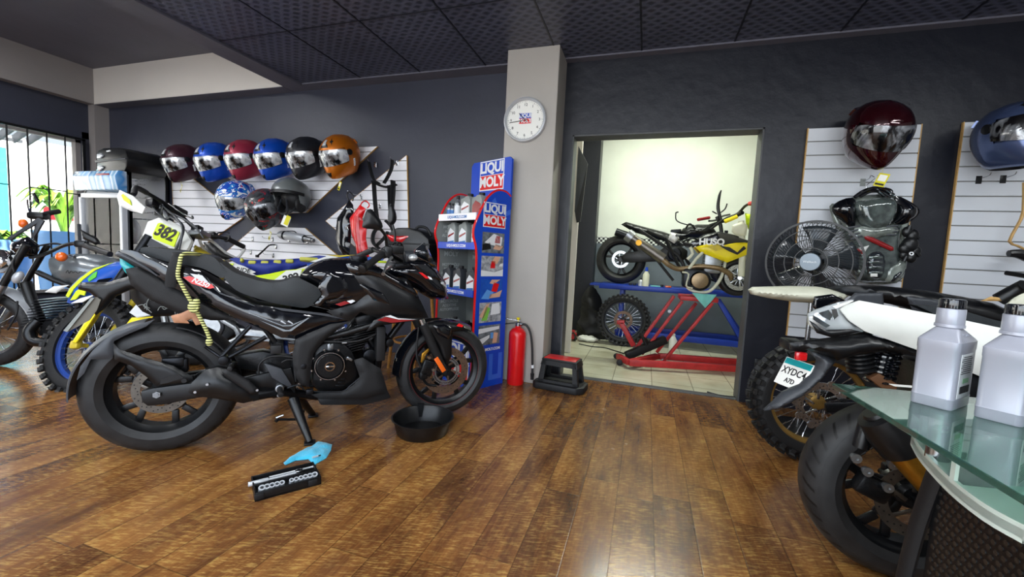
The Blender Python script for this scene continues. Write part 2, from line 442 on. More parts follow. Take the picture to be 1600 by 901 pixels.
def wall_paint(name, c, var=.12, rough=.55, bump=.25, scale=1.3):
    m, nt, b, tc = base_mat(name); L = nt.links.new
    n = N(nt, 'ShaderNodeTexNoise'); n.inputs['Scale'].default_value = scale; n.inputs['Detail'].default_value = 7; n.inputs['Roughness'].default_value = .6; L(tc.outputs['Object'], n.inputs['Vector'])
    l = lin(c); dk = tuple(x*(1-var) for x in l); lt = tuple(min(1, x*(1+var)) for x in l)
    r = N(nt, 'ShaderNodeValToRGB'); r.color_ramp.elements[0].color = (*dk, 1); r.color_ramp.elements[1].color = (*lt, 1)
    r.color_ramp.elements[0].position = .3; r.color_ramp.elements[1].position = .7
    L(n.outputs[0], r.inputs[0]); L(r.outputs[0], b.inputs['Base Color'])
    n2 = N(nt, 'ShaderNodeTexNoise'); n2.inputs['Scale'].default_value = 9; n2.inputs['Detail'].default_value = 5; L(tc.outputs['Object'], n2.inputs['Vector'])
    bp = N(nt, 'ShaderNodeBump'); bp.inputs['Strength'].default_value = bump; bp.inputs['Distance'].default_value = .012; L(n2.outputs[0], bp.inputs['Height']); L(bp.outputs[0], b.inputs['Normal'])
    b.inputs['Roughness'].default_value = rough
    return m
def ceiling_panels():
    m, nt, b, tc = base_mat('embossed_ceiling_panel'); L = nt.links.new
    sep = N(nt, 'ShaderNodeSeparateXYZ'); L(tc.outputs['Object'], sep.inputs[0]); X, Y = sep.outputs[0], sep.outputs[1]
    # basket-weave like relief of offset lens shapes
    p = .085
    r_ = mathn(nt, 'FLOOR', mathn(nt, 'DIVIDE', Y, p*.5)); off = mathn(nt, 'MULTIPLY', mathn(nt, 'MODULO', mathn(nt, 'ABSOLUTE', r_), 2), .5)
    fx = mathn(nt, 'SUBTRACT', mathn(nt, 'FRACT', mathn(nt, 'ADD', mathn(nt, 'DIVIDE', X, p), off)), .5); fy = mathn(nt, 'SUBTRACT', mathn(nt, 'FRACT', mathn(nt, 'DIVIDE', Y, p*.5)), .5)
    d = mathn(nt, 'ADD', mathn(nt, 'ABSOLUTE', mathn(nt, 'MULTIPLY', fx, 1.2)), mathn(nt, 'MULTIPLY', mathn(nt, 'MULTIPLY', fy, fy), 1.6))
    shp = N(nt, 'ShaderNodeMapRange'); shp.inputs[1].default_value = .18; shp.inputs[2].default_value = .48; L(d, shp.inputs[0])
    n = N(nt, 'ShaderNodeTexNoise'); n.inputs['Scale'].default_value = 2.2; n.inputs['Detail'].default_value = 5; L(tc.outputs['Object'], n.inputs['Vector'])
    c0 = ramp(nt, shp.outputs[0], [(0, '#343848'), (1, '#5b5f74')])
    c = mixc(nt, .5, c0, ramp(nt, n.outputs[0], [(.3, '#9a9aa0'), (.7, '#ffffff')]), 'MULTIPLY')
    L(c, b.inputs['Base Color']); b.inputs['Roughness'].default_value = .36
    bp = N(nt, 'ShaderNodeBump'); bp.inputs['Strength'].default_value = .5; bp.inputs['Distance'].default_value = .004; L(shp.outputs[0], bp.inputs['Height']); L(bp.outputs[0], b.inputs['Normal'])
    return m
def checker_band():
    m, nt, b, tc = base_mat('back_wall_paint'); L = nt.links.new
    sep = N(nt, 'ShaderNodeSeparateXYZ'); L(tc.outputs['Object'], sep.inputs[0]); X, Z = sep.outputs[0], sep.outputs[2]
    ck = N(nt, 'ShaderNodeTexChecker'); ck.inputs['Scale'].default_value = 1/.0315; ck.inputs['Color1'].default_value = (.02, .02, .02, 1); ck.inputs['Color2'].default_value = (.8, .82, .78, 1)
    mp = N(nt, 'ShaderNodeMapping'); mp.inputs['Location'].default_value = (0, .0157*.5, .001); L(tc.outputs['Object'], mp.inputs[0]); L(mp.outputs[0], ck.inputs[0])
    up_ = mathn(nt, 'GREATER_THAN', Z, 1.362); lo = mathn(nt, 'LESS_THAN', Z, 1.268)
    n = N(nt, 'ShaderNodeTexNoise'); n.inputs['Scale'].default_value = 2; n.inputs['Detail'].default_value = 6; L(tc.outputs['Object'], n.inputs['Vector'])
    gr = ramp(nt, n.outputs[0], [(.3, '#59626a'), (.7, '#747e86')]); wh = ramp(nt, n.outputs[0], [(.3, '#e2e6da'), (.7, '#eef2e6')])
    c = mixc(nt, up_, ck.outputs[0], wh); c = mixc(nt, lo, c, gr)
    L(c, b.inputs['Base Color']); b.inputs['Roughness'].default_value = .5
    return m
def tyre_mat():
    m, nt, b, tc = base_mat('tyre_rubber'); L = nt.links.new
    sep = N(nt, 'ShaderNodeSeparateXYZ'); L(tc.outputs['UV'], sep.inputs[0]); U, Vv = sep.outputs[0], sep.outputs[1]
    d = mathn(nt, 'ABSOLUTE', mathn(nt, 'SUBTRACT', Vv, .5))
    ph = mathn(nt, 'FRACT', mathn(nt, 'ADD', mathn(nt, 'MULTIPLY', U, 34), mathn(nt, 'MULTIPLY', d, 3.2)))
    band = mathn(nt, 'MULTIPLY', mathn(nt, 'GREATER_THAN', d, .06), mathn(nt, 'LESS_THAN', d, .255))
    g = mathn(nt, 'MULTIPLY', mathn(nt, 'LESS_THAN', ph, .2), band)
    ring = mathn(nt, 'LESS_THAN', mathn(nt, 'ABSOLUTE', mathn(nt, 'SUBTRACT', d, .31)), .006)
    n = N(nt, 'ShaderNodeTexNoise'); n.inputs['Scale'].default_value = 14; n.inputs['Detail'].default_value = 6; L(tc.outputs['Object'], n.inputs['Vector'])
    c = ramp(nt, n.outputs[0], [(.3, '#1a1a1b'), (.7, '#2a2a2b')]); L(mixc(nt, g, c, (.002, .002, .002, 1)), b.inputs['Base Color'])
    b.inputs['Roughness'].default_value = .5; b.inputs['Specular IOR Level'].default_value = .4
    h = mathn(nt, 'ADD', mathn(nt, 'MULTIPLY', g, -1), mathn(nt, 'ADD', ring, mathn(nt, 'MULTIPLY', n.outputs[0], .1)))
    bp = N(nt, 'ShaderNodeBump'); bp.inputs['Strength'].default_value = 1; bp.inputs['Distance'].default_value = .004; L(h, bp.inputs['Height']); L(bp.outputs[0], b.inputs['Normal'])
    return m
def cord_mat():
    m, nt, b, tc = base_mat('braided_cord'); L = nt.links.new
    w = N(nt, 'ShaderNodeTexWave'); w.bands_direction = 'Z'; w.inputs['Scale'].default_value = 26; w.inputs['Distortion'].default_value = 1.5; w.inputs['Detail Scale'].default_value = 60; L(tc.outputs['Object'], w.inputs[0])
    L(ramp(nt, w.outputs[0], [(.25, '#34381e'), (.5, '#cfd07a'), (1, '#e6e79a')]), b.inputs['Base Color']); b.inputs['Roughness'].default_value = .7
    return m
M['rubber'] = tyre_mat(); M['cord_neon'] = cord_mat()
M['wood'] = wood_floor(); M['tile'] = tile_floor(); M['ceil_panel'] = ceiling_panels(); M['backwall'] = checker_band()
M['wall_navy'] = wall_paint('charcoal_navy_wall_paint', '#363946', rough=.42)
M['wall_dark'] = wall_paint('near_black_wall_paint', '#11141f', rough=.4, bump=.35)
M['ceil_grey'] = wall_paint('dark_grey_ceiling_paint', '#62626e', rough=.6)
M['beam_grey'] = wall_paint('warm_grey_paint', '#8b8684', .06, .6, .15)
M['pillar'] = wall_paint('pillar_warm_grey_paint', '#aba69f', .06, .55, .2)
M['white_wall'] = wall_paint('white_wall_paint', '#d9d4cc', .03, .6, .1)
M['side_wall'] = wall_paint('shop_side_wall_paint', '#8a8a8c', .05, .6, .1)
M['jamb'] = wall_paint('worn_grey_door_jamb', '#4a4c4e', .25, .5, .4, 5)
M['concrete'] = wall_paint('outside_concrete', '#b8b4aa', .15, .8, .3)
M['outwall'] = wall_paint('outside_white_wall', '#e4e4e0', .05, .8, .1)

CZ, RZ = 2.66, 3.07          # main ceiling, raised recess on the left
YW, YH = 3.544, 3.62         # doorway wall face, helmet wall face
XL, XR, YB, YF = -6.66, 3.6, -2.6, 6.2
# floor of the shop
bm = B(); wbox(bm, (XL-.3, YB-.1, -.08), (XR, 3.60, 0)); struct(obj('floor', bm, M['wood'], flat=True))
bm = B(); wbox(bm, (-1.2, 3.60, -.08), (XR, YF+.2, -.002)); struct(obj('floor_back_room', bm, M['tile'], flat=True))
# helmet wall
bm = B(); wbox(bm, (XL-.4, YH, -.05), (-.98, YH+.16, RZ+.1)); struct(obj('wall_back', bm, M['wall_navy'], flat=True))
# doorway wall with opening
DX0, DX1, DZ = -.66, .758, 2.065
bm = B()
wbox(bm, (-.98, YW, 0), (DX0, YW+.15, CZ+.1)); wbox(bm, (DX1, YW, 0), (XR, YW+.15, CZ+.1)); wbox(bm, (DX0, YW, DZ), (DX1, YW+.15, CZ+.1))
struct(obj('wall_doorway', bm, M['wall_dark'], flat=True))
# jamb lining of the opening
bm = B(); wbox(bm, (DX0-.002, YW+.004, 0), (DX0+.012, YW+.156, DZ)); wbox(bm, (DX1-.012, YW+.004, 0), (DX1+.002, YW+.156, DZ)); wbox(bm, (DX0, YW+.004, DZ-.012), (DX1, YW+.156, DZ+.004))
struct(obj('trim_1', bm, M['jamb'], flat=True))
bm = B(); wbox(bm, (DX0+.012, YW+.03, -.005), (DX1-.012, YW+.10, .008), .004); struct(obj('trim_2', bm, M['jamb'], flat=True))
# warm grey pillar
bm = B()
py0 = 3.25; px0, px1 = ony(793, 95, py0).x, ony(846, 595, py0).x
wbox(bm, (px0, py0, 0), (px1, YW+.02, CZ), .006); struct(obj('trim_3', bm, M['pillar'], flat=True))
# main ceiling, panels and joints
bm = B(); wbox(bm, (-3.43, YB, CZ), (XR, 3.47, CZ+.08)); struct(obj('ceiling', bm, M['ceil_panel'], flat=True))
bm = B(); wbox(bm, (-3.68, YB, CZ-.012), (-3.43, 3.47, CZ+.08)); wbox(bm, (-3.68, 3.47, CZ-.012), (XR, YW+.1, CZ+.08)); wbox(bm, (-3.46, YB, CZ-.022), (-3.43, 3.47, CZ))
struct(obj('ceiling_border', bm, M['ceil_grey'], flat=True))
bm = B()
for i in range(-4, 6):
    x = -.15+i*.645; wbox(bm, (x-.006, YB, CZ-.004), (x+.006, 3.47, CZ+.001))
for y in (2.62, 1.4, .18, -1.04): wbox(bm, (-3.43, y-.004, CZ-.0035), (XR, y+.004, CZ+.001))
struct(obj('trim_4', bm, M['wall_dark'], flat=True))
# raised recess over the left bay
bm = B(); wbox(bm, (XL-.4, YB, RZ), (-3.6, 3.47, RZ+.08)); struct(obj('ceiling_recess', bm, M['ceil_grey'], flat=True))
bm = B(); wbox(bm, (-3.68, YB, CZ+.07), (-3.62, 3.47, RZ)); struct(obj('wall_recess_side', bm, M['ceil_grey'], flat=True))
bm = B(); wbox(bm, (XL, 3.47, CZ-.012), (-3.68, YH, RZ+.02)); struct(obj('beam_back', bm, [M['white_wall']], flat=True))
bm = B(); wbox(bm, (XL, 3.475, CZ-.016), (-3.68, YH, CZ-.011)); struct(obj('trim_5', bm, M['ceil_grey'], flat=True))
bm = B(); wbox(bm, (XL-.26, YB, CZ-.012), (XL, YH, RZ)); struct(obj('beam_left', bm, M['beam_grey'], flat=True))
# corner column
bm = B(); wbox(bm, (XL-.26, 3.47, 0), (XL, YH, CZ-.012)); struct(obj('trim_6', bm, M['beam_grey'], flat=True))
# left wall: lintel over the window, low sill, end piece
bm = B()
XW = -6.78
wbox(bm, (XW-.12, YB, 2.22), (XW, 3.47, RZ)); wbox(bm, (XW-.12, YB, 0), (XW, 3.47, .30)); wbox(bm, (XW-.12, YB, .3), (XW, -.9, 2.3)); wbox(bm, (XW-.12, 3.40, .3), (XW, 3.6, 2.3))
struct(obj('wall_left', bm, M['wall_navy'], flat=True))
bm = B()
for y0, y1 in ((-.9, -.85), (3.35, 3.40)): wbox(bm, (XW-.11, y0, .3), (XW-.03, y1, 2.22))
wbox(bm, (XW-.11, -.9, 2.16), (XW-.03, 3.4, 2.22)); wbox(bm, (XW-.11, -.9, .3), (XW-.03, 3.4, .35))
for y in (1.25,): wbox(bm, (XW-.11, y-.025, .3), (XW-.03, y+.025, 2.2))
struct(obj('window_1', bm, M['beam_grey'], flat=True))
m_ = bpy.data.materials.new('clear_pane'); m_.use_nodes = True; nt_ = m_.node_tree; nt_.nodes.clear()
o_ = N(nt_, 'ShaderNodeOutputMaterial'); tr_ = N(nt_, 'ShaderNodeBsdfTransparent'); gl_ = N(nt_, 'ShaderNodeBsdfGlossy'); gl_.inputs['Roughness'].default_value = .02; mx_ = N(nt_, 'ShaderNodeMixShader'); fr_ = N(nt_, 'ShaderNodeFresnel'); fr_.inputs[0].default_value = 1.35
nt_.links.new(fr_.outputs[0], mx_.inputs[0]); nt_.links.new(tr_.outputs[0], mx_.inputs[1]); nt_.links.new(gl_.outputs[0], mx_.inputs[2]); nt_.links.new(mx_.outputs[0], o_.inputs[0]); M['glass_pane'] = m_
bm = B(); wbox(bm, (XW-.075, -.88, .33), (XW-.070, 3.38, 2.18)); o = struct(obj('window_pane', bm, M['glass_pane'], flat=True))
# remaining shell, behind and beside the camera
bm = B(); wbox(bm, (XR, YB, 0), (XR+.1, YF+.2, 3.3)); struct(obj('wall_right', bm, M['side_wall'], flat=True))
bm = B(); wbox(bm, (XL-.4, YB-.1, 2.62), (XR, YB, RZ)); wbox(bm, (XL-.4, YB-.1, 0), (-4.6, YB, 2.62)); wbox(bm, (2.2, YB-.1, 0), (XR, YB, 2.62)); struct(obj('wall_front', bm, M['side_wall'], flat=True))
# back room
bm = B(); wbox(bm, (-1.3, YF, 0), (XR+.1, YF+.1, 3.3)); struct(obj('wall_back_room_far', bm, M['backwall'], flat=True))
bm = B(); wbox(bm, (-1.3, YW+.15, 0), (-1.2, YF, 3.2)); struct(obj('wall_back_room_left', bm, M['white_wall'], flat=True))
bm = B(); wbox(bm, (-1.3, YW+.15, 3.1), (XR, YF, 3.2)); struct(obj('ceiling_back_room', bm, M['white_wall'], flat=True))
bm = B(); wbox(bm, (-1.2, YW+.152, 0), (DX0-.05, YW+.2, 3.1)); wbox(bm, (DX1+.05, YW+.152, 0), (XR, YW+.2, 3.1)); wbox(bm, (DX0-.05, YW+.152, DZ+.05), (DX1+.05, YW+.2, 3.1)); struct(obj('wall_back_room_near', bm, M['white_wall'], flat=True))
bm = B(); wbox(bm, (-.66, YF-.016, 0), (XR, YF, .11), .004); struct(obj('baseboard_back', bm, M['cream_plastic'], flat=True))
# ceiling lamps: tube fittings that light the room
def tube_lamp(x, y, z, power, col, label, rz=0):
    t = thing('ceiling_lamp', label, 'lamp', (x, y, z), rz, 'tube lamps on the ceiling')
    bm = B(); box(bm, (0, 0, -.02), (1.22, .11, .04), .008); obj('housing', bm, M['white_gloss'], t)
    for s in (-.028, .028):
        bm = B(); cyl(bm, (-.58, s, -.052), (.58, s, -.052), .013); obj('tube', bm, M['tube_light'], t)
    l = bpy.data.lights.new('lamp_light', 'AREA'); l.shape = 'RECTANGLE'; l.size = 1.15; l.size_y = .09; l.energy = power; l.color = col
    o = bpy.data.objects.new('lamp_light', l); COL.objects.link(o); o.parent = t; o.location = (0, 0, -.07)
    return t
mk('tube_light', '#ffffff', .5, emit='#f4fbff', es=9)
for i, (x, y) in enumerate(LAMPS): tube_lamp(x, y, CZ, LAMP_POWER, (.95, .98, 1), 'white twin tube ceiling lamp over the shop floor', 0 if i % 2 else .0)
for q in ((-5.3, 1.5), (-4.6, -.2)): tube_lamp(q[0], q[1], RZ, LAMP_POWER*1.6, (.96, .97, 1), 'unseen twin tube lamp added in the raised ceiling bay to brighten the left wall')  # added out of view to brighten the white slat boards
tube_lamp(.2, 4.9, 3.1, BACK_LAMP_POWER, (.93, 1, .86), 'white twin tube ceiling lamp over the back room lift')
# ------------------------------------------------------------------ outside the window
bm = B(); wbox(bm, (-16, -6, -.12), (XW-.13, 14, -.06)); struct(obj('ground_outside', bm, M['concrete'], flat=True))
t = thing('house', 'pale house with a projecting roof seen through the barred window', 'building', (-11.5, 2, -.06))
bm = B(); wbox(bm, (-.3, -6, 0), (0, 9, 3.4)); obj('wall', bm, M['outwall'], t, flat=True)
bm = B(); wbox(bm, (-.4, -6, 3.25), (.35, 4.0, 3.4)); obj('roof_edge', bm, M['concrete'], t, flat=True)
mk('turq', '#3fb8c4', .6, var=.1)
bm = B(); wbox(bm, (0, onx(12, 300, -11.4).y-3.1, 0), (.12, onx(12, 300, -11.4).y-2, 2.6)); obj('painted_wall', bm, M['turq'], t, flat=True)
bm = B(); wbox(bm, (.002, onx(72, 330, -11.4).y-2, 1.35), (.03, onx(118, 330, -11.4).y-2, 1.6)); obj('red_band', bm, M['red_dark'], t, flat=True)
mk('awning', '#5b6066', .5, metal=.3, var=.3)
t = thing('awning', 'dark corrugated metal awning outside above the barred window', 'awning', (XW-.15, 1.5, 2.45))
bm = B()
for i in range(36):
    y = -2.6+i*.13; bar(bm, (0, y, .16), (-1.1, y, -.22), .1, .02, upv=(0, 1, 0))
bar(bm, (-1.1, -2.7, -.23), (-1.1, 1.9, -.23), .04, .04); obj('sheet', bm, M['awning'], t)
mk('leaf', '#7fae3c', .5, var=.5, vs=3)
mk('blue_pot', '#6f9fd0', .5)
def plant(loc, h, n, spread, label, leafm, ph=.62):
    t = thing('potted_plant', label, 'plant', loc)
    bm = B(); lathe(bm, [(.20, 0), (.28, .06), (.33, ph*.8), (.36, ph), (.32, ph), (.30, ph-.12), (.02, ph-.14)], seg=28); obj('pot', bm, M['blue_pot'], t)
    bm = B()
    for i in range(n):
        a = random.uniform(0, 2*PI); r = spread*random.uniform(.5, 1); hh = h*random.uniform(.6, 1)
        pts = [V((0, 0, ph-.14)), V((r*.3*math.cos(a), r*.3*math.sin(a), ph-.14+hh*.7)), V((r*.8*math.cos(a), r*.8*math.sin(a), ph-.14+hh)), V((r*1.2*math.cos(a), r*1.2*math.sin(a), ph-.14+hh*.8))]
        P = smooth_pts(pts, 6); side = V((-math.sin(a), math.cos(a), 0)); prev = None
        for k, p in enumerate(P):
            w = .05*math.sin(PI*min(1, (k+.6)/len(P)))+.004
            l = bm.verts.new(p-side*w); c = bm.verts.new(p+V((0, 0, -.012))); rr = bm.verts.new(p+side*w)
            if prev:
                bm.faces.new((prev[0], prev[1], c, l)); bm.faces.new((prev[1], prev[2], rr, c))
            prev = (l, c, rr)
    o = obj('leaves', bm, leafm, t); md = o.modifiers.new('thickness', 'SOLIDIFY'); md.thickness = .003
    return t
plant((-8.9, onx(98, 300, -8.9).y, -.06), .85, 44, .42, 'tall green leafy plant in a blue pot outside the window, nearest the window corner', M['leaf'], 1.12)
plant((-9.6, onx(4, 340, -9.6).y, -.06), .3, 40, .36, 'low green plant in a blue pot outside the window, left of the tall one', M['leaf'], .95)
# security bars
t = thing('window_grille', 'black iron security bars across the tall window', 'grille', (XW+.06, 1.25, .3))
bm = B(); wbox(bm, (-.008, -2.15, 1.88), (.008, 2.15, 1.905)); wbox(bm, (-.008, -2.15, 0), (.008, 2.15, .03)); wbox(bm, (-.008, 2.12, 0), (.008, 2.15, 1.9)); wbox(bm, (-.008, -2.15, 0), (.008, -2.12, 1.9)); obj('frame', bm, M['black_satin'], t, flat=True)
for i in range(26):
    y = 2.12-(i+1)*.16
    if y < -2.1: break
    bm = B(); cyl(bm, (0, y, .01), (0, y, 1.9), .008, seg=8); obj('bar', bm, M['black_satin'], t)
for k, (a, b_, z) in enumerate([(2.12, 1.96, 1.22), (1.96, 1.64, 1.24), (1.64, 1.48, .62), (1.48, 1.0, 1.24), (1.96, 1.8, .6), (1.32, .84, .62), (.84, .2, 1.22), (.2, -.6, .62), (-.6, -1.4, 1.22)]):
    bm = B(); cyl(bm, (0, a, z), (0, b_, z), .006, seg=8); obj('cross_bar', bm, M['black_satin'], t)
# ------------------------------------------------------------------ local frames and motorcycle building blocks
class Frame:
    """local frame of a thing: x forward, y sideways, z up; reads photo points on one of its own side planes"""
    def __init__(s, o, R): s.o = V(o); s.R = R.copy(); s.Rt = R.transposed()
    def tr(s, px, py, lat):
        e = s.Rt @ (EYE-s.o); d = s.Rt @ ray(px, py); return e+d*((lat-e.y)/d.y)
    def trx(s, px, py, xx):
        e = s.Rt @ (EYE-s.o); d = s.Rt @ ray(px, py); return e+d*((xx-e.x)/d.x)
    def P(s, pts, lat): return [(p.x, p.z) for p in (s.tr(a, b, lat) for a, b in pts)]
    def loc(s, w): return s.Rt @ (V(w)-s.o)
def yaw(a): return Matrix.Rotation(a, 3, 'Z')
def tire_road(bm, c, R, w, r, seg=96, mi=0):
    n = 20; prof = []; h = (R-r)
    for i in range(n+1):
        a = PI*(i/n); y = -math.copysign(abs(math.cos(a))**.85, math.cos(a))*w/2
        prof.append((r+h*(math.sin(a)**.72) if 0 < i < n else r, y*(.78 if i in (0, n) else 1)))
    b = basis((0, 1, 0)); c = V(c); uv = bm.loops.layers.uv.new('UVMap')
    rings = [[bm.verts.new(c+b @ V((rad*math.cos(2*PI*k/seg), rad*math.sin(2*PI*k/seg), y))) for k in range(seg)] for rad, y in prof]
    for j in range(n+1):
        A, C_ = rings[j], rings[(j+1) % (n+1)]
        for k in range(seg):
            f = bm.faces.new((A[k], A[(k+1) % seg], C_[(k+1) % seg], C_[k])); f.material_index = mi
            for lp, q in zip(f.loops, ((k, j), (k+1, j), (k+1, j+1), (k, j+1))): lp[uv].uv = (q[0]/seg, q[1]/n if q[1] <= n else 0)
def tire_knobby(bm, c, R, w, r, n=34, knob=.019):
    c = V(c); b = basis((0, 1, 0)); Rb = R-knob
    prof = []
    for i in range(13):
        a = PI*i/12; prof.append((r+(Rb-r)*math.sin(a)**.6 if 0 < i < 12 else r, -math.cos(a)*w/2*(.8 if i in (0, 12) else 1)))
    lathe(bm, prof, c, (0, 1, 0), 64, closed_prof=True)
    for k in range(n):
        for row in range(2):
            a = 2*PI*(k+.5*row)/n
            er = b @ V((math.cos(a), math.sin(a), 0)); et = b @ V((-math.sin(a), math.cos(a), 0)); ey = V((0, 1, 0))
            spots = ((-.13, 0), (.13, 0)) if row == 0 else ((-.36, .5), (.36, .5))
            for (s, til) in spots:
                wd = w*.16; ang = s*1.9
                up_ = (er*math.cos(ang)+ey*math.sin(ang)).normalized(); sd = et.cross(up_)
                base = c+er*(r+(Rb-r)*(1-abs(s)**2*1.55))+ey*(s*w*1.08)
                Mx = Matrix((et, sd, up_)).transposed()
                box(bm, base+up_*knob*.45, (2*PI*R/n*.50, wd*1.15, knob*1.9), .002, rot=Mx, seg=1)
            if row == 1:
                for s in (-1, 1):
                    base = c+er*(r+(Rb-r)*.72)+ey*(s*w*.475)
                    box(bm, base, (2*PI*R/n*.42, knob*.8, .022), .001, rot=Matrix((et, ey, er)).transposed(), seg=1)
def rim_mesh(bm, c, r, w, depth=.022, lip=.006):
    p = [(r, -w/2), (r+lip, -w/2), (r+lip, -w/2+.006), (r-.002, -w/2+.012), (r-depth, -w/5), (r-depth, w/5), (r-.002, w/2-.012), (r+lip, w/2-.006), (r+lip, w/2), (r, w/2),
         (r-.006, w/2-.010), (r-depth-.008, w/4), (r-depth-.008, -w/4), (r-.006, -w/2+.010)]
    lathe(bm, p, c, (0, 1, 0), 72, closed_prof=True)
def disc_mesh(bm, c, r0, r1, th=.005, holes=24, mi=0):
    """flat ring with drilled holes shown as small dark studs"""
    lathe(bm, [(r0, -th/2), (r1, -th/2), (r1, th/2), (r0, th/2)], c, (0, 1, 0), 56, mi, closed_prof=True)
def wheel(root, F, c, R, w, r, kind='cast', tire='road', rimmat='black_satin', disc=None, spokes=5, phase=0.0, rw=None, discmat='disc_steel', name='wheel', nsp=32, hubr=.045):
    rw = rw or w*(.5 if kind == 'wire' else .72)
    c = V(c); b = basis((0, 1, 0))
    bm = B(); rim_mesh(bm, c, r, rw, .014 if kind == 'wire' else .016)
    def pol(rad, a, y=0): return c+b @ V((rad*math.cos(a), rad*math.sin(a), y))
    lathe(bm, [(0, -rw*.55), (hubr*.7, -rw*.55), (hubr, -rw*.42), (hubr, rw*.42), (hubr*.7, rw*.55), (0, rw*.55)], c, (0, 1, 0), 28)
    if kind == 'cast':
        for k in range(spokes):
            a = 2*PI*k/spokes+phase
            for s in (-1, 1):
                p = pol(hubr*.8, a+s*.25); q = pol(r-.018, a+s*.24); mid = pol((hubr+r)*.5, a+s*.13)
                bar(bm, p, mid, .034, .018, .005, upv=(0, 1, 0)); bar(bm, mid, q, .030, .015, .005, upv=(0, 1, 0))
    o = obj(name, bm, M[rimmat], root)
    if kind == 'wire':
        for k in range(nsp):
            bm = B(); a = 2*PI*k/nsp; s = 1 if k % 2 else -1; tw = (.42 if (k//2) % 2 else -.42)
            cyl(bm, pol(hubr*.95, a+tw, s*rw*.42), pol(r-.022, a, s*.008), .0017, seg=6); cyl(bm, pol(r-.045, a, s*.010), pol(r-.02, a, s*.007), .0035, seg=6)
            obj('spoke', bm, M['steel'], o)
    bm = B()
    if tire == 'road': tire_road(bm, c, R, w, r)
    else: tire_knobby(bm, c, R, w, r)
    obj('tire', bm, M['rubber' if tire == 'road' else 'rubber_worn'], o)
    if disc:
        dr, dl, dm = disc   # radius, lateral, wave count
        bm = B(); cc = c+V((0, dl, 0))
        lathe(bm, [(dr*.70, -.0025), (dr, -.0025), (dr, .0025), (dr*.70, .0025)], cc, (0, 1, 0), 60, 0, closed_prof=True)
        for k in range(40):
            a = 2*PI*k/40; rr = dr*(.78+.07*(k % 3)); p = cc+b @ V((rr*math.cos(a), rr*math.sin(a), 0))
            cyl(bm, p-V((0, .0031, 0)), p+V((0, .0031, 0)), .0032, seg=8, mi=1)
        for k in range(6):
            a = 2*PI*k/6
            bar(bm, cc+b @ V((hubr*.8*math.cos(a), hubr*.8*math.sin(a), 0)), cc+b @ V((dr*.72*math.cos(a+.35), dr*.72*math.sin(a+.35), 0)), .013, .004, .001, upv=(0, 1, 0))
        obj('brake_disc', bm, [M[discmat], M['ink_black']], o)
        if dm:
            bm = B(); c3 = cc+V((0, -.012 if dl < 0 else .012, 0)); 
            lathe(bm, [(dr*.44, -.002), (dr*.5, -.002), (dr*.5, .002), (dr*.44, .002)], c3, (0, 1, 0), 48, 0, closed_prof=True)
            for k in range(44):
                a = 2*PI*k/44; bar(bm, c3+b @ V((dr*.49*math.cos(a), dr*.49*math.sin(a), 0)), c3+b @ V((dr*.565*math.cos(a), dr*.565*math.sin(a), 0)), .003, .004, upv=(0, 1, 0))
            lathe(bm, [(dr*.56, -.002), (dr*.59, -.002), (dr*.59, .002), (dr*.56, .002)], c3, (0, 1, 0), 48, 0, closed_prof=True)
            obj('sensor_ring', bm, M['aluminium'], o)
    return o
def panel(root, name, F, pts, lat, T, m, E=None, both=None, yfun=None, smooth=0, rim=.2, step=None, mirror=False):
    """body panel from a side outline in photo points, on the side plane y=lat; bulges T towards the near side"""
    P = F.P(pts, lat)
    xs = [p[0] for p in P]; E = E or .35*min(max(xs)-min(xs), max(p[1] for p in P)-min(p[1] for p in P))
    bm = B(); inflate(bm, P, T, E, lat, step, yfun, rim, 'both' if both else 'near', smooth=smooth)
    o = obj(name, bm, M[m] if isinstance(m, str) else m, root, 40)
    if mirror:
        bm = B(); inflate(bm, P, T, E, lat, step, yfun, rim, 'both' if both else 'near', smooth=smooth)
        bmesh.ops.scale(bm, vec=(1, -1, 1), verts=bm.verts[:]); obj(name, bm, M[m] if isinstance(m, str) else m, root, 40)
    return o
def solid(root, name, F, pts, lat, T, m, E=None, smooth=0, rim=.2, step=None):
    """symmetrical body about the centre plane: outline read on plane y=lat, half thickness T"""
    P = F.P(pts, lat)
    xs = [p[0] for p in P]; E = E or .35*min(max(xs)-min(xs), max(p[1] for p in P)-min(p[1] for p in P))
    bm = B(); inflate(bm, P, T, E, 0, step, None, rim, 'both', smooth=smooth)
    return obj(name, bm, M[m] if isinstance(m, str) else m, root, 40)
def decal(root, name, F, pts, lat, m, th=.002):
    bm = B(); prism(bm, F.P(pts, lat), lat, lat-th); return obj(name, bm, M[m] if isinstance(m, str) else m, root, flat=True)
def coil(bm, p, q, r, turns, wr, seg=8):
    p = V(p); q = V(q); d = q-p; b = basis(d); pts = []
    for i in range(turns*14+1):
        a = 2*PI*i/14; pts.append(p+d*(i/(turns*14))+b @ V((r*math.cos(a), r*math.sin(a), 0)))
    tube(bm, pts, wr, seg, 0)
# ------------------------------------------------------------------ the black naked motorcycle in the middle
ang = math.atan2(2.379-1.398, -1.194+2.213)
HF = Frame((-2.213, 1.398, 0), yaw(ang))
hb = thing('motorcycle', 'glossy black naked motorcycle with red and white stripes standing in the middle of the floor', 'motorcycle', HF.o, ang)
WB = HF.loc((-1.194, 2.379, 0)).x
T = HF.tr
rw = wheel(hb, HF, (0, 0, .318), .318, .150, .212, 'cast', 'road', 'black_satin', (.115, -.055, 0), 5, .5, discmat='disc_steel')
fw = wheel(hb, HF, (WB, 0, .298), .298, .112, .224, 'cast', 'road', 'black_satin', (.150, -.052, 1), 5, .2, discmat='disc_rust')
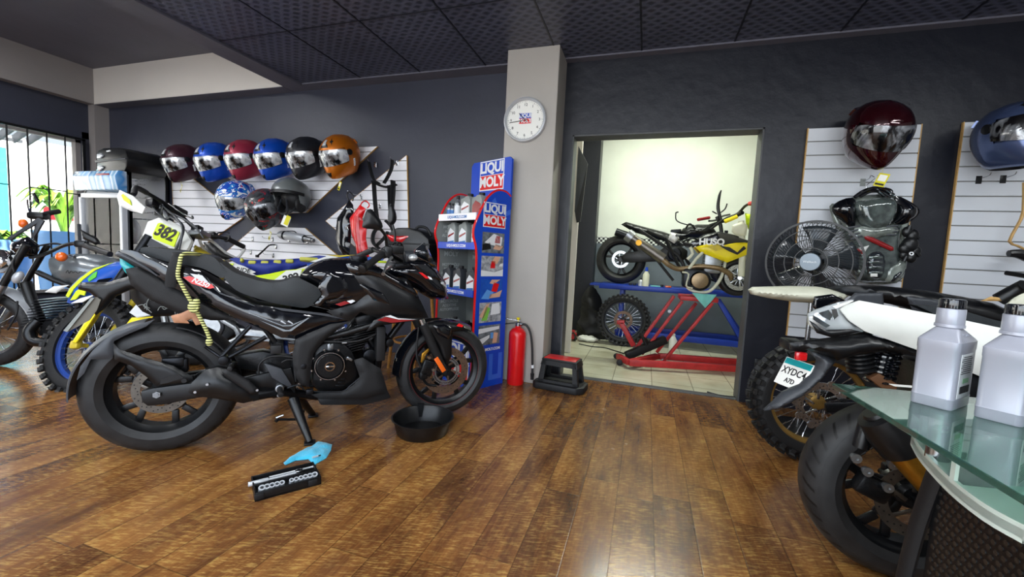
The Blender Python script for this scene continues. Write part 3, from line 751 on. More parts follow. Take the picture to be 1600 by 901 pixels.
# rims carry a thin red edge line
bm = B(); lathe(bm, [(.2245, -.0445), (.2270, -.0445), (.2270, -.0425), (.2245, -.0425)], (WB, 0, .298), (0, 1, 0), 72, closed_prof=True, ); obj('rim_stripe', bm, M['red_dark'], fw)
# swingarm
P = HF.P([(221, 610), (240, 605), (300, 597), (380, 590), (455, 573), (462, 600), (400, 612), (310, 620), (255, 631), (232, 633), (223, 626)], -.11)
bm = B(); prism(bm, P, -.125, -.085, bev=.006); prism(bm, P, .085, .125, bev=.006); bar(bm, (.42, -.1, .36), (.42, .1, .36), .06, .06, .01); obj('swingarm', bm, M['black_satin'], hb)
c = V((0, 0, .318)); bm = B(); cyl(bm, c+V((0, -.14, 0)), c+V((0, .14, 0)), .009); cyl(bm, c+V((0, -.136, 0)), c+V((0, -.124, 0)), .016, seg=6); obj('axle', bm, M['aluminium'], hb)
# chain-side and brake caliper of the rear wheel
bm = B(); box(bm, T(272, 565, -.06), (.09, .05, .05), .01); box(bm, T(285, 570, -.06), (.05, .04, .07), .01); obj('rear_caliper', bm, M['dark_metal'], hb)
# rear tyre hugger with its arm
panel(hb, 'tyre_hugger', HF, [(120, 594), (126, 572), (146, 546), (172, 523), (203, 511), (243, 498), (228, 510), (195, 524), (178, 533), (180, 547), (176, 560), (142, 561), (132, 583)], -.085, .014, 'grey_plastic', E=.02)
panel(hb, 'tyre_hugger', HF, [(120, 594), (126, 572), (146, 546), (172, 523), (203, 511), (243, 498), (228, 510), (195, 524), (178, 533), (150, 550), (132, 583)], .06, .014, 'grey_plastic', E=.02)
# blade across the tyre
hc = V((0, 0, .318)); a0 = math.atan2(HF.tr(132, 583, 0).z-.318, HF.tr(132, 583, 0).x); 
def arc_blade(bm, c, r, a0, a1, w, th=.006, n=24, curve=.02):
    rows = []
    for i in range(n+1):
        a = a0+(a1-a0)*i/n; row = []
        for k in range(7):
            s = -1+2*k/6; rr = r-curve*s*s
            row.append(c+V((rr*math.cos(a), s*w/2, rr*math.sin(a))))
        rows.append(row)
    A = [[bm.verts.new(p) for p in r_] for r_ in rows]
    Bv = [[bm.verts.new(p-(V((p.x-c.x, 0, p.z-c.z)).normalized()*th)) for p in r_] for r_ in rows]
    for i in range(n):
        for k in range(6):
            bm.faces.new((A[i][k], A[i][k+1], A[i+1][k+1], A[i+1][k])); bm.faces.new((Bv[i][k], Bv[i+1][k], Bv[i+1][k+1], Bv[i][k+1]))
        bm.faces.new((A[i][0], A[i+1][0], Bv[i+1][0], Bv[i][0])); bm.faces.new((A[i][6], Bv[i][6], Bv[i+1][6], A[i+1][6]))
    for i in (0, n):
        for k in range(6): bm.faces.new((A[i][k], A[i][k+1], Bv[i][k+1], Bv[i][k]))
bm = B(); arc_blade(bm, hc, .345, math.radians(100), math.radians(183), .17); obj('rear_mudguard', bm, M['grey_plastic'], hb)
bm = B(); arc_blade(bm, hc, .335, math.radians(22), math.radians(78), .16); obj('inner_mudguard', bm, M['black_matte'], hb)
P = HF.P([(176, 536), (186, 546), (222, 558), (271, 572), (300, 589), (302, 596), (288, 600), (244, 606), (232, 592), (205, 572), (178, 562)], -.12)
bm = B(); inflate(bm, P, .016, .02, -.112, sides='both'); obj('hugger_arm', bm, M['black_satin'], hb)
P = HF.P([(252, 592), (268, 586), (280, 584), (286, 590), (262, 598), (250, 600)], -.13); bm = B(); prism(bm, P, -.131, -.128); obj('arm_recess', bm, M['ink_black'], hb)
bm = B(); p = T(288, 594, -.13); cyl(bm, p, p+V((0, -.006, 0)), .011); obj('bolt', bm, M['black_matte'], hb)
# exhaust silencer with heat shield
panel(hb, 'exhaust_silencer', HF, [(295, 611), (301, 596), (322, 576), (341, 572), (356, 575), (388, 595), (404, 607), (405, 622), (381, 628), (340, 621), (310, 617)], -.15, .055, 'black_satin', both=True, E=.05, rim=.3)
panel(hb, 'heat_shield', HF, [(352, 576), (362, 577), (390, 594), (402, 606), (400, 614), (392, 615), (352, 588), (346, 581)], -.20, .014, 'black_matte', E=.01)
bm = B(); tube(bm, [T(395, 617, -.14), T(418, 614, -.13), T(445, 612, -.1), T(470, 615, -.05), T(520, 618, 0), T(575, 600, .0), T(590, 560, 0), T(578, 530, 0)], [.032, .026, .024, .024, .024, .024, .022, .022], 14); obj('exhaust_pipe', bm, M['dark_metal'], hb)
bm = B()
for q in ((402, 609), (324, 600), (305, 612)): p = T(*q, -.205); cyl(bm, p, p+V((0, -.006, 0)), .006, seg=10)
obj('shield_bolt', bm, M['steel'], hb)
# passenger peg bracket
bm = B()
tube(bm, [T(345, 558, -.16), T(391, 509, -.13)], .011, 10, 0); tube(bm, [T(350, 562, -.16), T(416, 526, -.13)], .011, 10, 0); tube(bm, [T(345, 558, -.16), T(330, 548, -.15), T(320, 541, -.15)], .007, 8)
p = T(350, 562, -.17); cyl(bm, p+V((0, -.02, 0)), p+V((0, .03, 0)), .022, bev=.004); p = T(362, 571, -.19); cyl(bm, p, p+V((0, .05, 0)), .013, bev=.003)
obj('footpeg_bracket', bm, M['dark_metal'], hb)
bm = B(); p = T(362, 571, -.19); cyl(bm, p, p+V((0, -.06, 0)), .011, bev=.003); obj('footpeg', bm, M['black_matte'], hb)
# frame: rear triangle and pivot plates
bm = B()
tube(bm, [T(430, 535, -.09), T(400, 500, -.1), T(330, 462, -.09), T(250, 425, -.08)], .014, 10); tube(bm, [T(430, 535, .09), T(400, 500, .1), T(330, 462, .09), T(250, 425, .08)], .014, 10)
for s in (-1, 1): tube(bm, [T(640, 470, s*.03), T(600, 500, s*.11), T(540, 520, s*.11), T(470, 540, s*.1), T(462, 595, s*.1)], .018, 12)
tube(bm, [T(645, 480, 0), T(600, 540, 0), T(590, 575, 0)], .02, 12)
obj('frame', bm, M['black_satin'], hb)
panel(hb, 'pivot_cover', HF, [(546, 502), (530, 512), (507, 531), (497, 543), (490, 552), (486, 575), (483, 604), (470, 600), (463, 590), (458, 570), (457, 555), (462, 530), (480, 521), (516, 506)], -.15, .018, 'black_matte', E=.02, mirror=True)
bm = B(); p = T(474.5, 572, -.165); cyl(bm, p, p+V((0, -.008, 0)), .014, bev=.002); cyl(bm, p, p+V((0, -.012, 0)), .006); obj('pivot_bolt', bm, M['dark_metal'], hb)
# linkage and rear brake reservoir, peg plate below the pivot
bm = B(); prism(bm, HF.P([(412, 567), (440, 576), (456, 602), (452, 606), (425, 590)], -.15), -.15, -.13, bev=.004); obj('peg_plate', bm, M['grey_plastic'], hb)
bm = B(); prism(bm, HF.P([(365, 555), (410, 548), (462, 560), (462, 612), (428, 622), (405, 615), (420, 600), (408, 580), (375, 575)], -.09), -.10, -.02, bev=.006); obj('rear_engine_cover', bm, M['engine_black'], hb)
bm = B(); box(bm, T(432, 545, -.13), (.052, .04, .045), .006); obj('brake_reservoir', bm, M['black_matte'], hb)
bm = B(); tube(bm, [T(404, 584, -.15), T(406, 568, -.15), T(420, 558, -.15), T(440, 556, -.15), T(458, 558, -.15)], .005, 8); tube(bm, [T(440, 566, -.15), T(448, 562, -.15), T(458, 562, -.15)], .004, 8); obj('hose', bm, M['black_matte'], hb)
bm = B(); p = T(437, 606, -.16); cyl(bm, p+V((0, -.015, 0)), p+V((0, .04, 0)), .02, bev=.004); p = T(435, 618, -.17); cyl(bm, p, p+V((0, .02, 0)), .007); obj('peg_mount', bm, M['aluminium'], hb)
bm = B(); p = T(437, 606, -.17); cyl(bm, p, p+V((.01, -.085, -.01)), .013, bev=.004); obj('rider_footpeg', bm, M['black_matte'], hb)
# engine
bm = B()
prism(bm, HF.P([(488, 548), (500, 538), (520, 533), (538, 537), (550, 548), (556, 562), (560, 585), (552, 600), (533, 610), (495, 610), (486, 598)], -.12), -.12, .12, bev=.012)
obj('crankcase', bm, M['engine_black'], hb)
cc = T(515, 570, -.14)
bm = B(); lathe(bm, [(0, -.075), (.062, -.075), (.078, -.062), (.083, -.045), (.083, .03)], cc+V((0, .045, 0)), (0, 1, 0), 48); obj('clutch_cover', bm, M['engine_black'], hb)
bm = B(); lathe(bm, [(.071, -.004), (.074, -.004), (.074, .004), (.071, .004)], cc+V((0, -.024, 0)), (0, 1, 0), 48, closed_prof=True)
for a in range(8):
    q = cc+V((.092*math.cos(a*PI/4+.3), .012, .088*math.sin(a*PI/4+.3))); cyl(bm, q, q+V((0, -.01, 0)), .005, seg=8)
obj('cover_bolt', bm, M['steel'], hb)
bm = B(); lathe(bm, [(.020, -.003), (.025, -.003), (.025, .003), (.020, .003)], cc+V((0, -.032, 0)), (0, 1, 0), 32, closed_prof=True); box(bm, cc+V((0, -.033, 0)), (.045, .003, .008), .001); obj('engine_badge', bm, M['chrome'], hb)
bm = B()
for (a, b_) in (((532, 592), (541, 592)), ((528, 597), (540, 597)), ((524, 602), (538, 602))): bar(bm, T(*a, -.122), T(*b_, -.122), .006, .005, .001)
obj('cooling_rib', bm, M['dark_metal'], hb)
bm = B()
a, b_ = T(540, 545, 0), T(575, 500, 0); d = (b_-a)
for i in range(11):
    p = a+d*(i/10); box(bm, p, (.17, .19, .006), .002, rot=Matrix.Rotation(-math.radians(12), 3, 'Y'))
cyl(bm, a-d*.1, b_+d*.15, .072); box(bm, b_+V((0, 0, .02)), (.15, .15, .06), .01, rot=Matrix.Rotation(-math.radians(12), 3, 'Y'))
obj('cylinder', bm, M['engine_black'], hb)
bm = B(); tube(bm, [T(505, 533, -.13), T(540, 534, -.13), T(565, 531, -.13), T(590, 520, -.11), T(600, 512, -.08)], .006, 8); tube(bm, [T(515, 540, -.12), T(522, 532, -.12), T(545, 528, -.1)], .005, 8); obj('cable', bm, M['black_matte'], hb)
bm = B(); p = T(516, 541, -.11); box(bm, p, (.03, .03, .035), .004); p = T(538, 535.5, -.137); cyl(bm, p-V((.012, 0, 0)), p+V((.012, 0, 0)), .006); q = T(546, 560, -.12); box(bm, q, (.035, .02, .014), .003, rot=Matrix.Rotation(.6, 3, 'Y')); obj('bracket', bm, M['aluminium'], hb)
bm = B(); tube(bm, [T(597, 520, .0), T(603, 532, 0), T(598, 548, 0), T(586, 560, 0)], .02, 12); p = T(608, 534, -.05); cyl(bm, p+V((0, -.03, 0)), p+V((0, .06, 0)), .024, bev=.004); p = T(578, 555, -.06); cyl(bm, p+V((0, -.02, 0)), p+V((0, .05, 0)), .04, bev=.008); obj('header_pipe', bm, M['dark_metal'], hb)
bm = B(); box(bm, T(590, 530, 0), (.05, .26, .20), .008); obj('radiator', bm, M['black_matte'], hb)
panel(hb, 'belly_pan', HF, [(553, 562), (566, 558), (595, 576), (606, 612), (567, 623), (500, 623), (486, 616), (505, 612), (534, 611), (553, 600), (562, 588)], -.14, .02, 'black_matte', E=.03, mirror=True)
bm = B(); prism(bm, HF.P([(590, 580), (606, 612), (567, 622), (500, 622), (495, 612), (560, 600)], 0), -.12, .12, bev=.01); obj('belly_pan_floor', bm, M['black_matte'], hb)
bm = B(); tube(bm, [T(449, 606, -.17), T(465, 601, -.17), T(474, 607, -.17), T(484, 611, -.17), T(533, 611.5, -.17), T(545, 604, -.17), T(562, 590, -.17)], .004, 8, 2); p = T(484, 611, -.18); box(bm, p, (.035, .03, .025), .004); obj('brake_pedal', bm, M['dark_metal'], hb)
# stands
foot = HF.loc(onz(484, 693)); top = T(458, 622, -.06)
bm = B(); tube(bm, [top, top+(foot-top)*.4, foot+V((0, 0, .012))], [.030, .024, .016], 12, 4); box(bm, foot+V((.0, 0, .006)), (.055, .05, .012), .003); obj('centre_stand_leg', bm, M['black_satin'], hb)
foot2 = V((foot.x+.02, -foot.y+.02, 0)); top2 = V((top.x, .06, top.z))
bm = B(); tube(bm, [top2, foot2+V((0, 0, .012))], [.028, .016], 12, 0); box(bm, foot2+V((0, 0, .006)), (.055, .05, .012), .003); tube(bm, [top, top2], .02, 10, 0); obj('centre_stand_leg', bm, M['black_satin'], hb)
p0 = T(470, 655, 0); p1 = T(434, 655, -.02)
bm = B(); tube(bm, [p0, p1], .007, 8, 0); tube(bm, [p1, T(431, 658, -.03)], .009, 8, 0); tube(bm, [T(473, 640, .0), p0], .012, 8, 0); obj('stand_tang', bm, M['dark_metal'], hb)
bm = B(); tube(bm, [p1, T(432, 652, -.03), T(443, 648, -.03)], .006, 8, 2); obj('tang_tip', bm, M['steel'], hb)
mk('stripe_grey', '#858c92', .35)
# tail, side panels
tailP = [(187, 390), (205, 391), (220, 395), (255, 409), (285, 416), (313, 423), (328, 440), (352, 458), (397, 475), (410, 477), (485, 487), (546, 501), (516, 507), (463, 529), (440, 527), (410, 514), (375, 499), (342, 484), (310, 467), (270, 448), (246, 431), (188, 400)]
panel(hb, 'tail_panel', HF, tailP, -.125, .022, 'black_gloss', E=.03, mirror=True, yfun=lambda x, z: max(0, -.05-x)*.18)
Pc = HF.P([(195, 392), (255, 409), (313, 424), (400, 472), (455, 480), (450, 520), (375, 492), (310, 460), (246, 428), (195, 400)], 0)
bm = B(); prism(bm, Pc, -.10, .10, bev=.01); obj('tail_core', bm, M['black_matte'], hb)
bm = B(); tube(bm, [T(187, 393, -.09), T(184, 397, -.1), T(190, 398, -.12), T(205, 405, -.13), T(228, 418, -.135), T(246, 431, -.14)], [.006, .009, .010, .009, .006, .003], 10); obj('grab_trim', bm, M['grey_plastic'], hb)
panel(hb, 'tail_lamp', HF, [(188, 402), (212, 418), (204, 432), (196, 425), (188, 412)], -.09, .02, 'teal', both=True, E=.02)
panel(hb, 'under_tail', HF, [(196, 420), (216, 416), (250, 432), (280, 450), (330, 478), (372, 500), (330, 500), (280, 490), (235, 468), (205, 445)], -.10, .02, 'black_matte', E=.02, both=True)
decal(hb, 'side_stripe', HF, [(322, 431), (334, 447), (345, 457), (398, 477), (397, 478), (344, 459), (332, 449)], -.149, 'grey_plastic')
decal(hb, 'side_stripe', HF, [(297, 427), (316, 430), (326, 441), (329, 444), (306, 435)], -.149, 'silver_paint')
o = decal(hb, 'model_badge', HF, [(286, 433), (296, 431), (331, 444), (335, 449), (328, 451), (300, 443)], -.152, 'red_bright')
p = T(313, 441.5, -.155); r_ = T(331, 448, -.155)-T(295, 434.5, -.155)
bm = B(); text_bm(bm, 'N250', .030, face_mat(p, r_, V((0, 0, 1))), .0006, bold=.001, shear=.25); obj('badge_lettering', bm, M['label_white'], o)
for q in ([(408, 508), (448, 523), (454, 523), (483, 504), (486, 504), (457, 525), (445, 525.5)], [(392, 495.5), (406, 501.5), (444, 516), (456, 515.5), (480, 506), (458, 517), (444, 517.5), (390, 497)]):
    decal(hb, 'side_stripe', HF, [(a-2, b_-8) for a, b_ in q], -.149, 'stripe_grey')
for x in (438, 449): decal(hb, 'side_mark', HF, [(x, 502), (x+8, 506), (x+9, 505), (x+2, 500)], -.149, 'silver_paint')
decal(hb, 'side_trim', HF, [(424, 479), (455, 483), (512, 490), (540, 499), (500, 492), (440, 485)], -.1495, 'grey_plastic')
# seats
solid(hb, 'pillion_seat', HF, [(216, 390), (221, 386), (245, 388), (273, 391), (307, 397), (330, 401), (340, 410), (353, 426), (349, 433), (342, 434), (315, 420), (285, 414), (255, 408), (218, 395)], -.10, .12, 'seat_vinyl', E=.09, smooth=3, rim=.6)
solid(hb, 'rider_seat', HF, [(341, 410), (350, 416), (367, 427), (390, 435), (403, 439), (425, 442), (443, 440), (458, 435), (469, 436), (497, 450), (502, 457), (500, 464), (488, 476), (477, 482), (452, 479), (417, 472), (380, 460), (362, 450), (349, 434), (353, 426)], -.12, .15, 'seat_vinyl', E=.11, smooth=3, rim=.6)
# tank and shrouds
solid(hb, 'fuel_tank', HF, [(468, 435), (477, 422), (491, 412), (508, 406), (530, 404), (560, 406), (582, 413), (602, 425), (620, 438), (612, 455), (596, 474), (570, 484), (545, 489), (512, 486), (490, 477), (502, 464), (503, 456), (497, 449), (482, 442)], -.12, .165, 'black_gloss', E=.10, smooth=3, rim=.25, step=.014)
panel(hb, 'tank_side', HF, [(497, 450), (503, 436), (512, 424), (520, 423), (540, 431), (549, 449), (541, 462), (520, 468), (508, 470), (500, 478), (492, 474), (503, 461)], -.150, .02, 'black_gloss', E=.02, smooth=2)
panel(hb, 'radiator_shroud', HF, [(546, 424), (560, 414), (590, 421), (620, 438), (646, 453), (657, 470), (669, 496), (640, 499), (600, 503), (592, 497), (563, 487), (546, 501), (520, 492), (510, 486), (530, 481), (555, 474), (571, 460), (560, 447)], -.15, .045, 'black_satin', E=.06, mirror=True, yfun=lambda x, z: 0)
panel(hb, 'tank_upper_shroud', HF, [(540, 412), (562, 409), (592, 417), (622, 434), (648, 452), (655, 466), (640, 460), (612, 446), (584, 433), (556, 430), (546, 424)], -.165, .035, 'black_gloss', E=.03)
panel(hb, 'shroud_ridge', HF, [(559, 442), (566, 444), (600, 456), (616, 481), (584, 469)], -.185, .014, 'black_gloss', E=.012)
panel(hb, 'lower_shroud', HF, [(572, 518), (584, 500), (604, 492), (640, 497), (669, 496), (650, 501), (622, 504), (596, 508)], -.185, .012, 'black_satin', E=.01, mirror=True)
decal(hb, 'red_stripe', HF, [(589, 500), (602, 495), (622, 499), (648, 500), (612, 504)], -.201, 'red_dark'); decal(hb, 'white_stripe', HF, [(602, 494), (610, 492), (622, 497), (652, 499), (622, 498.7)], -.202, 'label_white')
decal(hb, 'red_stripe', HF, [(524, 475), (539, 470), (547, 473), (532, 478)], -.198, 'red_dark'); decal(hb, 'white_stripe', HF, [(542, 470), (551, 468), (555, 470), (548, 474)], -.198, 'label_white')
bm = B(); p = T(533, 491, -.19); cyl(bm, p, p+V((0, -.008, 0)), .007); p = T(548, 419, -.16); cyl(bm, p, p+V((0, -.012, 0)), .012, bev=.003); obj('bolt', bm, M['dark_metal'], hb)
bm = B(); cyl(bm, T(560, 402, 0)-V((0, 0, .02)), T(560, 402, 0)+V((0, 0, .01)), .05, bev=.006); obj('fuel_cap', bm, M['dark_metal'], hb)
# fork, front fender, caliper
fa = V((WB, 0, .298)); ft = T(646, 470, 0); fdir = (ft-fa).normalized()
forktop = fa+fdir*.62
for s in (-1, 1):
    bm = B(); q = V((0, s*.095, 0)); ax = fa+q
    tube(bm, [ax+V((.0, 0, -.01)), ax+fdir*.02+V((-.02, 0, 0)), ax+fdir*.34+V((-.02, 0, 0))], [.022, .025, .028], 16, 0); obj('fork_lower', bm, M['black_matte'], hb)
    bm = B(); tube(bm, [ax+fdir*.32+V((-.02, 0, 0)), forktop+q+V((-.02, 0, 0))], .0185, 16, 0); obj('fork_tube', bm, M['chrome'], hb)
bm = B(); cyl(bm, fa+V((0, -.125, 0)), fa+V((0, .125, 0)), .010); cyl(bm, fa+V((0, -.128, 0)), fa+V((0, -.115, 0)), .016, seg=6); obj('front_axle', bm, M['dark_metal'], hb)
bm = B(); arc_blade(bm, fa, .322, math.radians(58), math.radians(182), .14, curve=.03); obj('front_mudguard', bm, M['black_gloss'], hb)
panel(hb, 'mudguard_side', HF, [(656, 506), (672, 504), (694, 502), (718, 505), (730, 514), (707, 518), (706, 532), (705, 556), (699, 568), (690, 560), (684, 540), (668, 520)], -.075, .02, 'black_satin', E=.02, mirror=True)
panel(hb, 'mudguard_cap', HF, [(676, 508), (694, 506), (706, 512), (704, 526), (700, 530), (684, 522)], -.095, .014, 'black_gloss', E=.012)
decal(hb, 'mudguard_stripe', HF, [(717, 505), (724, 508), (722, 511), (713, 509)], -.094, 'red_bright')
bm = B(); box(bm, T(667, 574, -.1), (.075, .05, .10), .012, rot=Matrix.Rotation(.3, 3, 'Y')); box(bm, T(661, 585, -.1), (.05, .05, .05), .01); tube(bm, [T(660, 590, -.11), T(668, 600, -.11), T(682, 602, -.11)], .008, 8); obj('front_caliper', bm, M['engine_black'], hb)
bm = B()
for q in ((671, 559), (677, 578)): p = T(*q, -.13); cyl(bm, p, p+V((0, .03, 0)), .009)
obj('caliper_bolt', bm, M['steel'], hb)
bm = B(); prism(bm, HF.P([(657, 566), (659, 552), (669, 544), (671, 547), (664, 556), (663, 566)], -.09), -.095, -.08, bev=.003); obj('pad_bracket', bm, M['gold'], hb)
bm = B(); p = T(687.5, 569.5, -.125); d = T(694, 580, -.125)-T(681, 559, -.125); bar(bm, p-d*.5, p+d*.5, .028, .010, .003, upv=(0, 1, 0)); obj('fork_reflector', bm, M['orange_lens'], hb)
bm = B(); tube(bm, [T(654, 512, -.10), T(651, 540, -.10), T(652, 560, -.10), T(660, 578, -.10)], .006, 8); obj('brake_hose', bm, M['black_matte'], hb)
# headlight cowl, visor, instruments
panel(hb, 'headlight_cowl', HF, [(600, 424), (618, 410), (640, 404), (664, 408), (681, 420), (695, 441), (699, 466), (689, 468), (671, 466), (655, 457), (640, 444), (620, 436)], -.02, .12, 'black_gloss', E=.06, both=True, step=.014)
panel(hb, 'cowl_side', HF, [(640, 411), (664, 409), (680, 422), (690, 438), (672, 436), (655, 425)], -.13, .012, 'black_gloss', E=.01)
panel(hb, 'headlight', HF, [(670, 436), (693, 440), (697, 448), (688, 445), (676, 445)], -.115, .02, 'lens_clear', both=True, E=.01)
decal(hb, 'cowl_stripe', HF, [(654, 425), (660, 426), (671, 435), (665, 435)], -.147, 'red_bright'); decal(hb, 'cowl_stripe', HF, [(668, 431), (673, 433), (676, 437), (671, 436)], -.147, 'label_white')
panel(hb, 'instrument_pod', HF, [(645, 398), (650, 388), (662, 379), (668, 388), (675, 405), (682, 415), (675, 412), (664, 407)], 0, .10, 'dark_glass', E=.04, both=True)
bm = B(); p = T(638, 401, -.16); cyl(bm, p+V((-.02, 0, 0)), p+V((.03, 0, .01)), .032, .026, bev=.006); obj('indicator', bm, M['grey_plastic'], hb)
bm = B(); p = T(645, 402, -.18); ball(bm, p, (.028, .028, .02)); obj('indicator_lens', bm, M['lens_clear'], hb)
# bars
gr_e = T(570, 417, -.385); gr_i = T(598, 397, -.25)
bm = B(); tube(bm, [gr_i, gr_i+(gr_e-gr_i)*.5, gr_e], .018, 16, 0); obj('grip', bm, M['rubber'], hb)
bm = B(); d = (gr_e-gr_i).normalized(); cyl(bm, gr_e, gr_e+d*.03, .022, bev=.004); cyl(bm, gr_i-d*.012, gr_i, .026, bev=.003); obj('bar_end', bm, M['black_satin'], hb)
clampP = T(626, 402, 0); mirp = V((1, -1, 1))
gm = V((gr_i.x+.02, -gr_i.y, gr_i.z+.02)); ge = gm+V((d.x*.14, -d.y*.14, d.z*.14))
bm = B(); tube(bm, [gr_i, gr_i-d*.06, V((gr_i.x+.07, -.12, gr_i.z-.005)), V((clampP.x, -.04, clampP.z-.02)), V((clampP.x, .04, clampP.z-.02)), V((gr_i.x+.07, .12, gr_i.z-.005)), gm], .0125, 12); obj('handlebar', bm, M['black_satin'], hb)
bm = B(); tube(bm, [gm, ge], .018, 16, 0); obj('grip', bm, M['rubber'], hb)
bm = B(); p = gr_i-d*.035; box(bm, p, (.05, .06, .05), .012); box(bm, T(606, 393, -.24), (.045, .05, .06), .012); obj('switch_cube', bm, M['black_satin'], hb)
bm = B(); box(bm, T(619, 390, -.2), (.075, .05, .048), .006); obj('brake_master_cylinder', bm, M['black_satin'], hb)
bm = B(); tube(bm, [T(612, 402, -.26), T(606, 410, -.30), T(600, 424, -.36), T(599, 428, -.38)], [.009, .007, .006, .010], 10); obj('brake_lever', bm, M['aluminium'], hb)
bm = B(); tube(bm, [gm+V((0, .0, 0)), gm+V((.05, .06, -.03)), gm+V((.04, .16, -.04))], .007, 10); obj('clutch_lever', bm, M['aluminium'], hb)
bm = B(); box(bm, T(597, 409, -.1), (.05, .015, .012), .004); obj('key_tag', bm, M['neon'], hb)
bm = B(); box(bm, V((clampP.x-.01, 0, clampP.z-.045)), (.09, .25, .03), .008); obj('top_yoke', bm, M['dark_metal'], hb)
panel(hb, 'yoke_shroud', HF, [(616, 407), (634, 406), (643, 440), (650, 470), (640, 470), (624, 445), (606, 428)], -.03, .07, 'black_matte', both=True, E=.03)
for (pts, lat, stem, nm) in (([(566, 352), (571, 332), (576, 327), (582, 328), (594, 343), (598, 354), (592, 360), (583, 358), (569, 356)], -.34, [(594, 357, -.33), (602, 368, -.29), (604, 384, -.25)], 'n'), ([(606, 338), (609, 318), (614, 322), (619, 334), (619, 345), (613, 352), (608, 350)], .30, [(613, 350, .3), (617, 365, .28), (617, 388, .24)], 'f')):
    o = panel(hb, 'mirror', HF, pts, lat, .022, 'black_satin', both=True, E=.02, smooth=2)
    bm = B(); tube(bm, [T(*q) for q in stem], .008, 10); obj('mirror_stem', bm, M['black_satin'], o)
bm = B(); tube(bm, [T(617, 395, -.2), T(622, 380, -.15), T(629, 385, -.1), T(632, 420, -.05)], .006, 8); tube(bm, [T(600, 400, .2), T(618, 378, .1), T(628, 392, 0), T(636, 430, .0)], .006, 8); obj('control_cable', bm, M['black_matte'], hb)
# strap, cord, card hanging from the tail: things of their own
def world(F, o): o.matrix_world = Matrix.Translation(F.o) @ F.R.to_4x4(); return o
bm = B()
Q = [T(278, 395, -.07), T(278, 400, -.145), T(272, 415, -.165), T(268, 432, -.165), T(266, 448, -.16)]
tube(bm, Q, .022, 12, 5, flat=.22); o = obj('webbing_strap', bm, M['strap']); world(HF, o); tag(o, 'black webbing strap wrapped over the rear of the black motorcycle seat', 'strap')
bm = B(); Q = [T(318, 399, .02), T(308, 397, -.09), T(292, 396, -.135), T(284, 399, -.155), T(281, 410, -.17), T(278, 430, -.176), T(284, 444, -.175), T(294, 463, -.172), T(303, 478, -.17), T(312, 495, -.165), T(322, 515, -.16), T(328, 530, -.16)]
tube(bm, Q, .0085, 10, 6); ball(bm, T(303, 479, -.18), (.024, .02, .026), seg=14); ball(bm, T(307, 472, -.18), (.015, .014, .02), seg=12); tube(bm, [T(303, 479, -.19), T(298, 484, -.19), T(305, 486, -.19), T(310, 478, -.19)], .0075, 8); ball(bm, T(327, 534, -.165), (.015, .013, .02), seg=12)
o = obj('braided_rope', bm, M['cord_neon']); world(HF, o); tag(o, 'yellow and black braided cord knotted over the black motorcycle seat and hanging down', 'rope')
bm = B(); inflate(bm, HF.P([(267, 493), (283, 489), (294, 484), (303, 485), (312, 497), (318, 505), (306, 508), (300, 498), (292, 500), (296, 505), (272, 504)], -.12), .006, .01, -.12); o = obj('brown_card', bm, M['copper']); world(HF, o); tag(o, 'scrap of brown leather card tied under the tail of the black motorcycle', 'card')
# doodled black cargo bag under the tail
P = HF.P([(206, 432), (240, 430), (270, 440), (322, 478), (335, 500), (300, 500), (262, 497), (232, 498), (214, 490), (196, 470), (192, 445)], -.02)
bm = B(); inflate(bm, P, .055, .04, .06); o = obj('saddle_bag', bm, M['black_matte']); world(HF, o); tag(o, 'black bag covered in grey chalk doodles hanging under the motorcycle tail', 'bag')
bm = B()
random.seed(3)
for k in range(34):
    x = random.uniform(226, 318); y = random.uniform(448, 490)
    a = random.uniform(0, 6.28); p = HF.tr(x, y, -.002); L = random.uniform(.012, .03)
    tube(bm, [p, p+V((L*math.cos(a), 0, L*math.sin(a))), p+V((L*1.4*math.cos(a+.6), 0, L*1.4*math.sin(a+.6)))], .0018, 5, 3)
pc = HF.tr(250, 476, -.002); tube(bm, [pc+V((.05*math.cos(t*.5), 0, .05*math.sin(t*.5))) for t in range(9)], .002, 5, 4)
od = obj('chalk_doodle', bm, M['display_grey'], o)
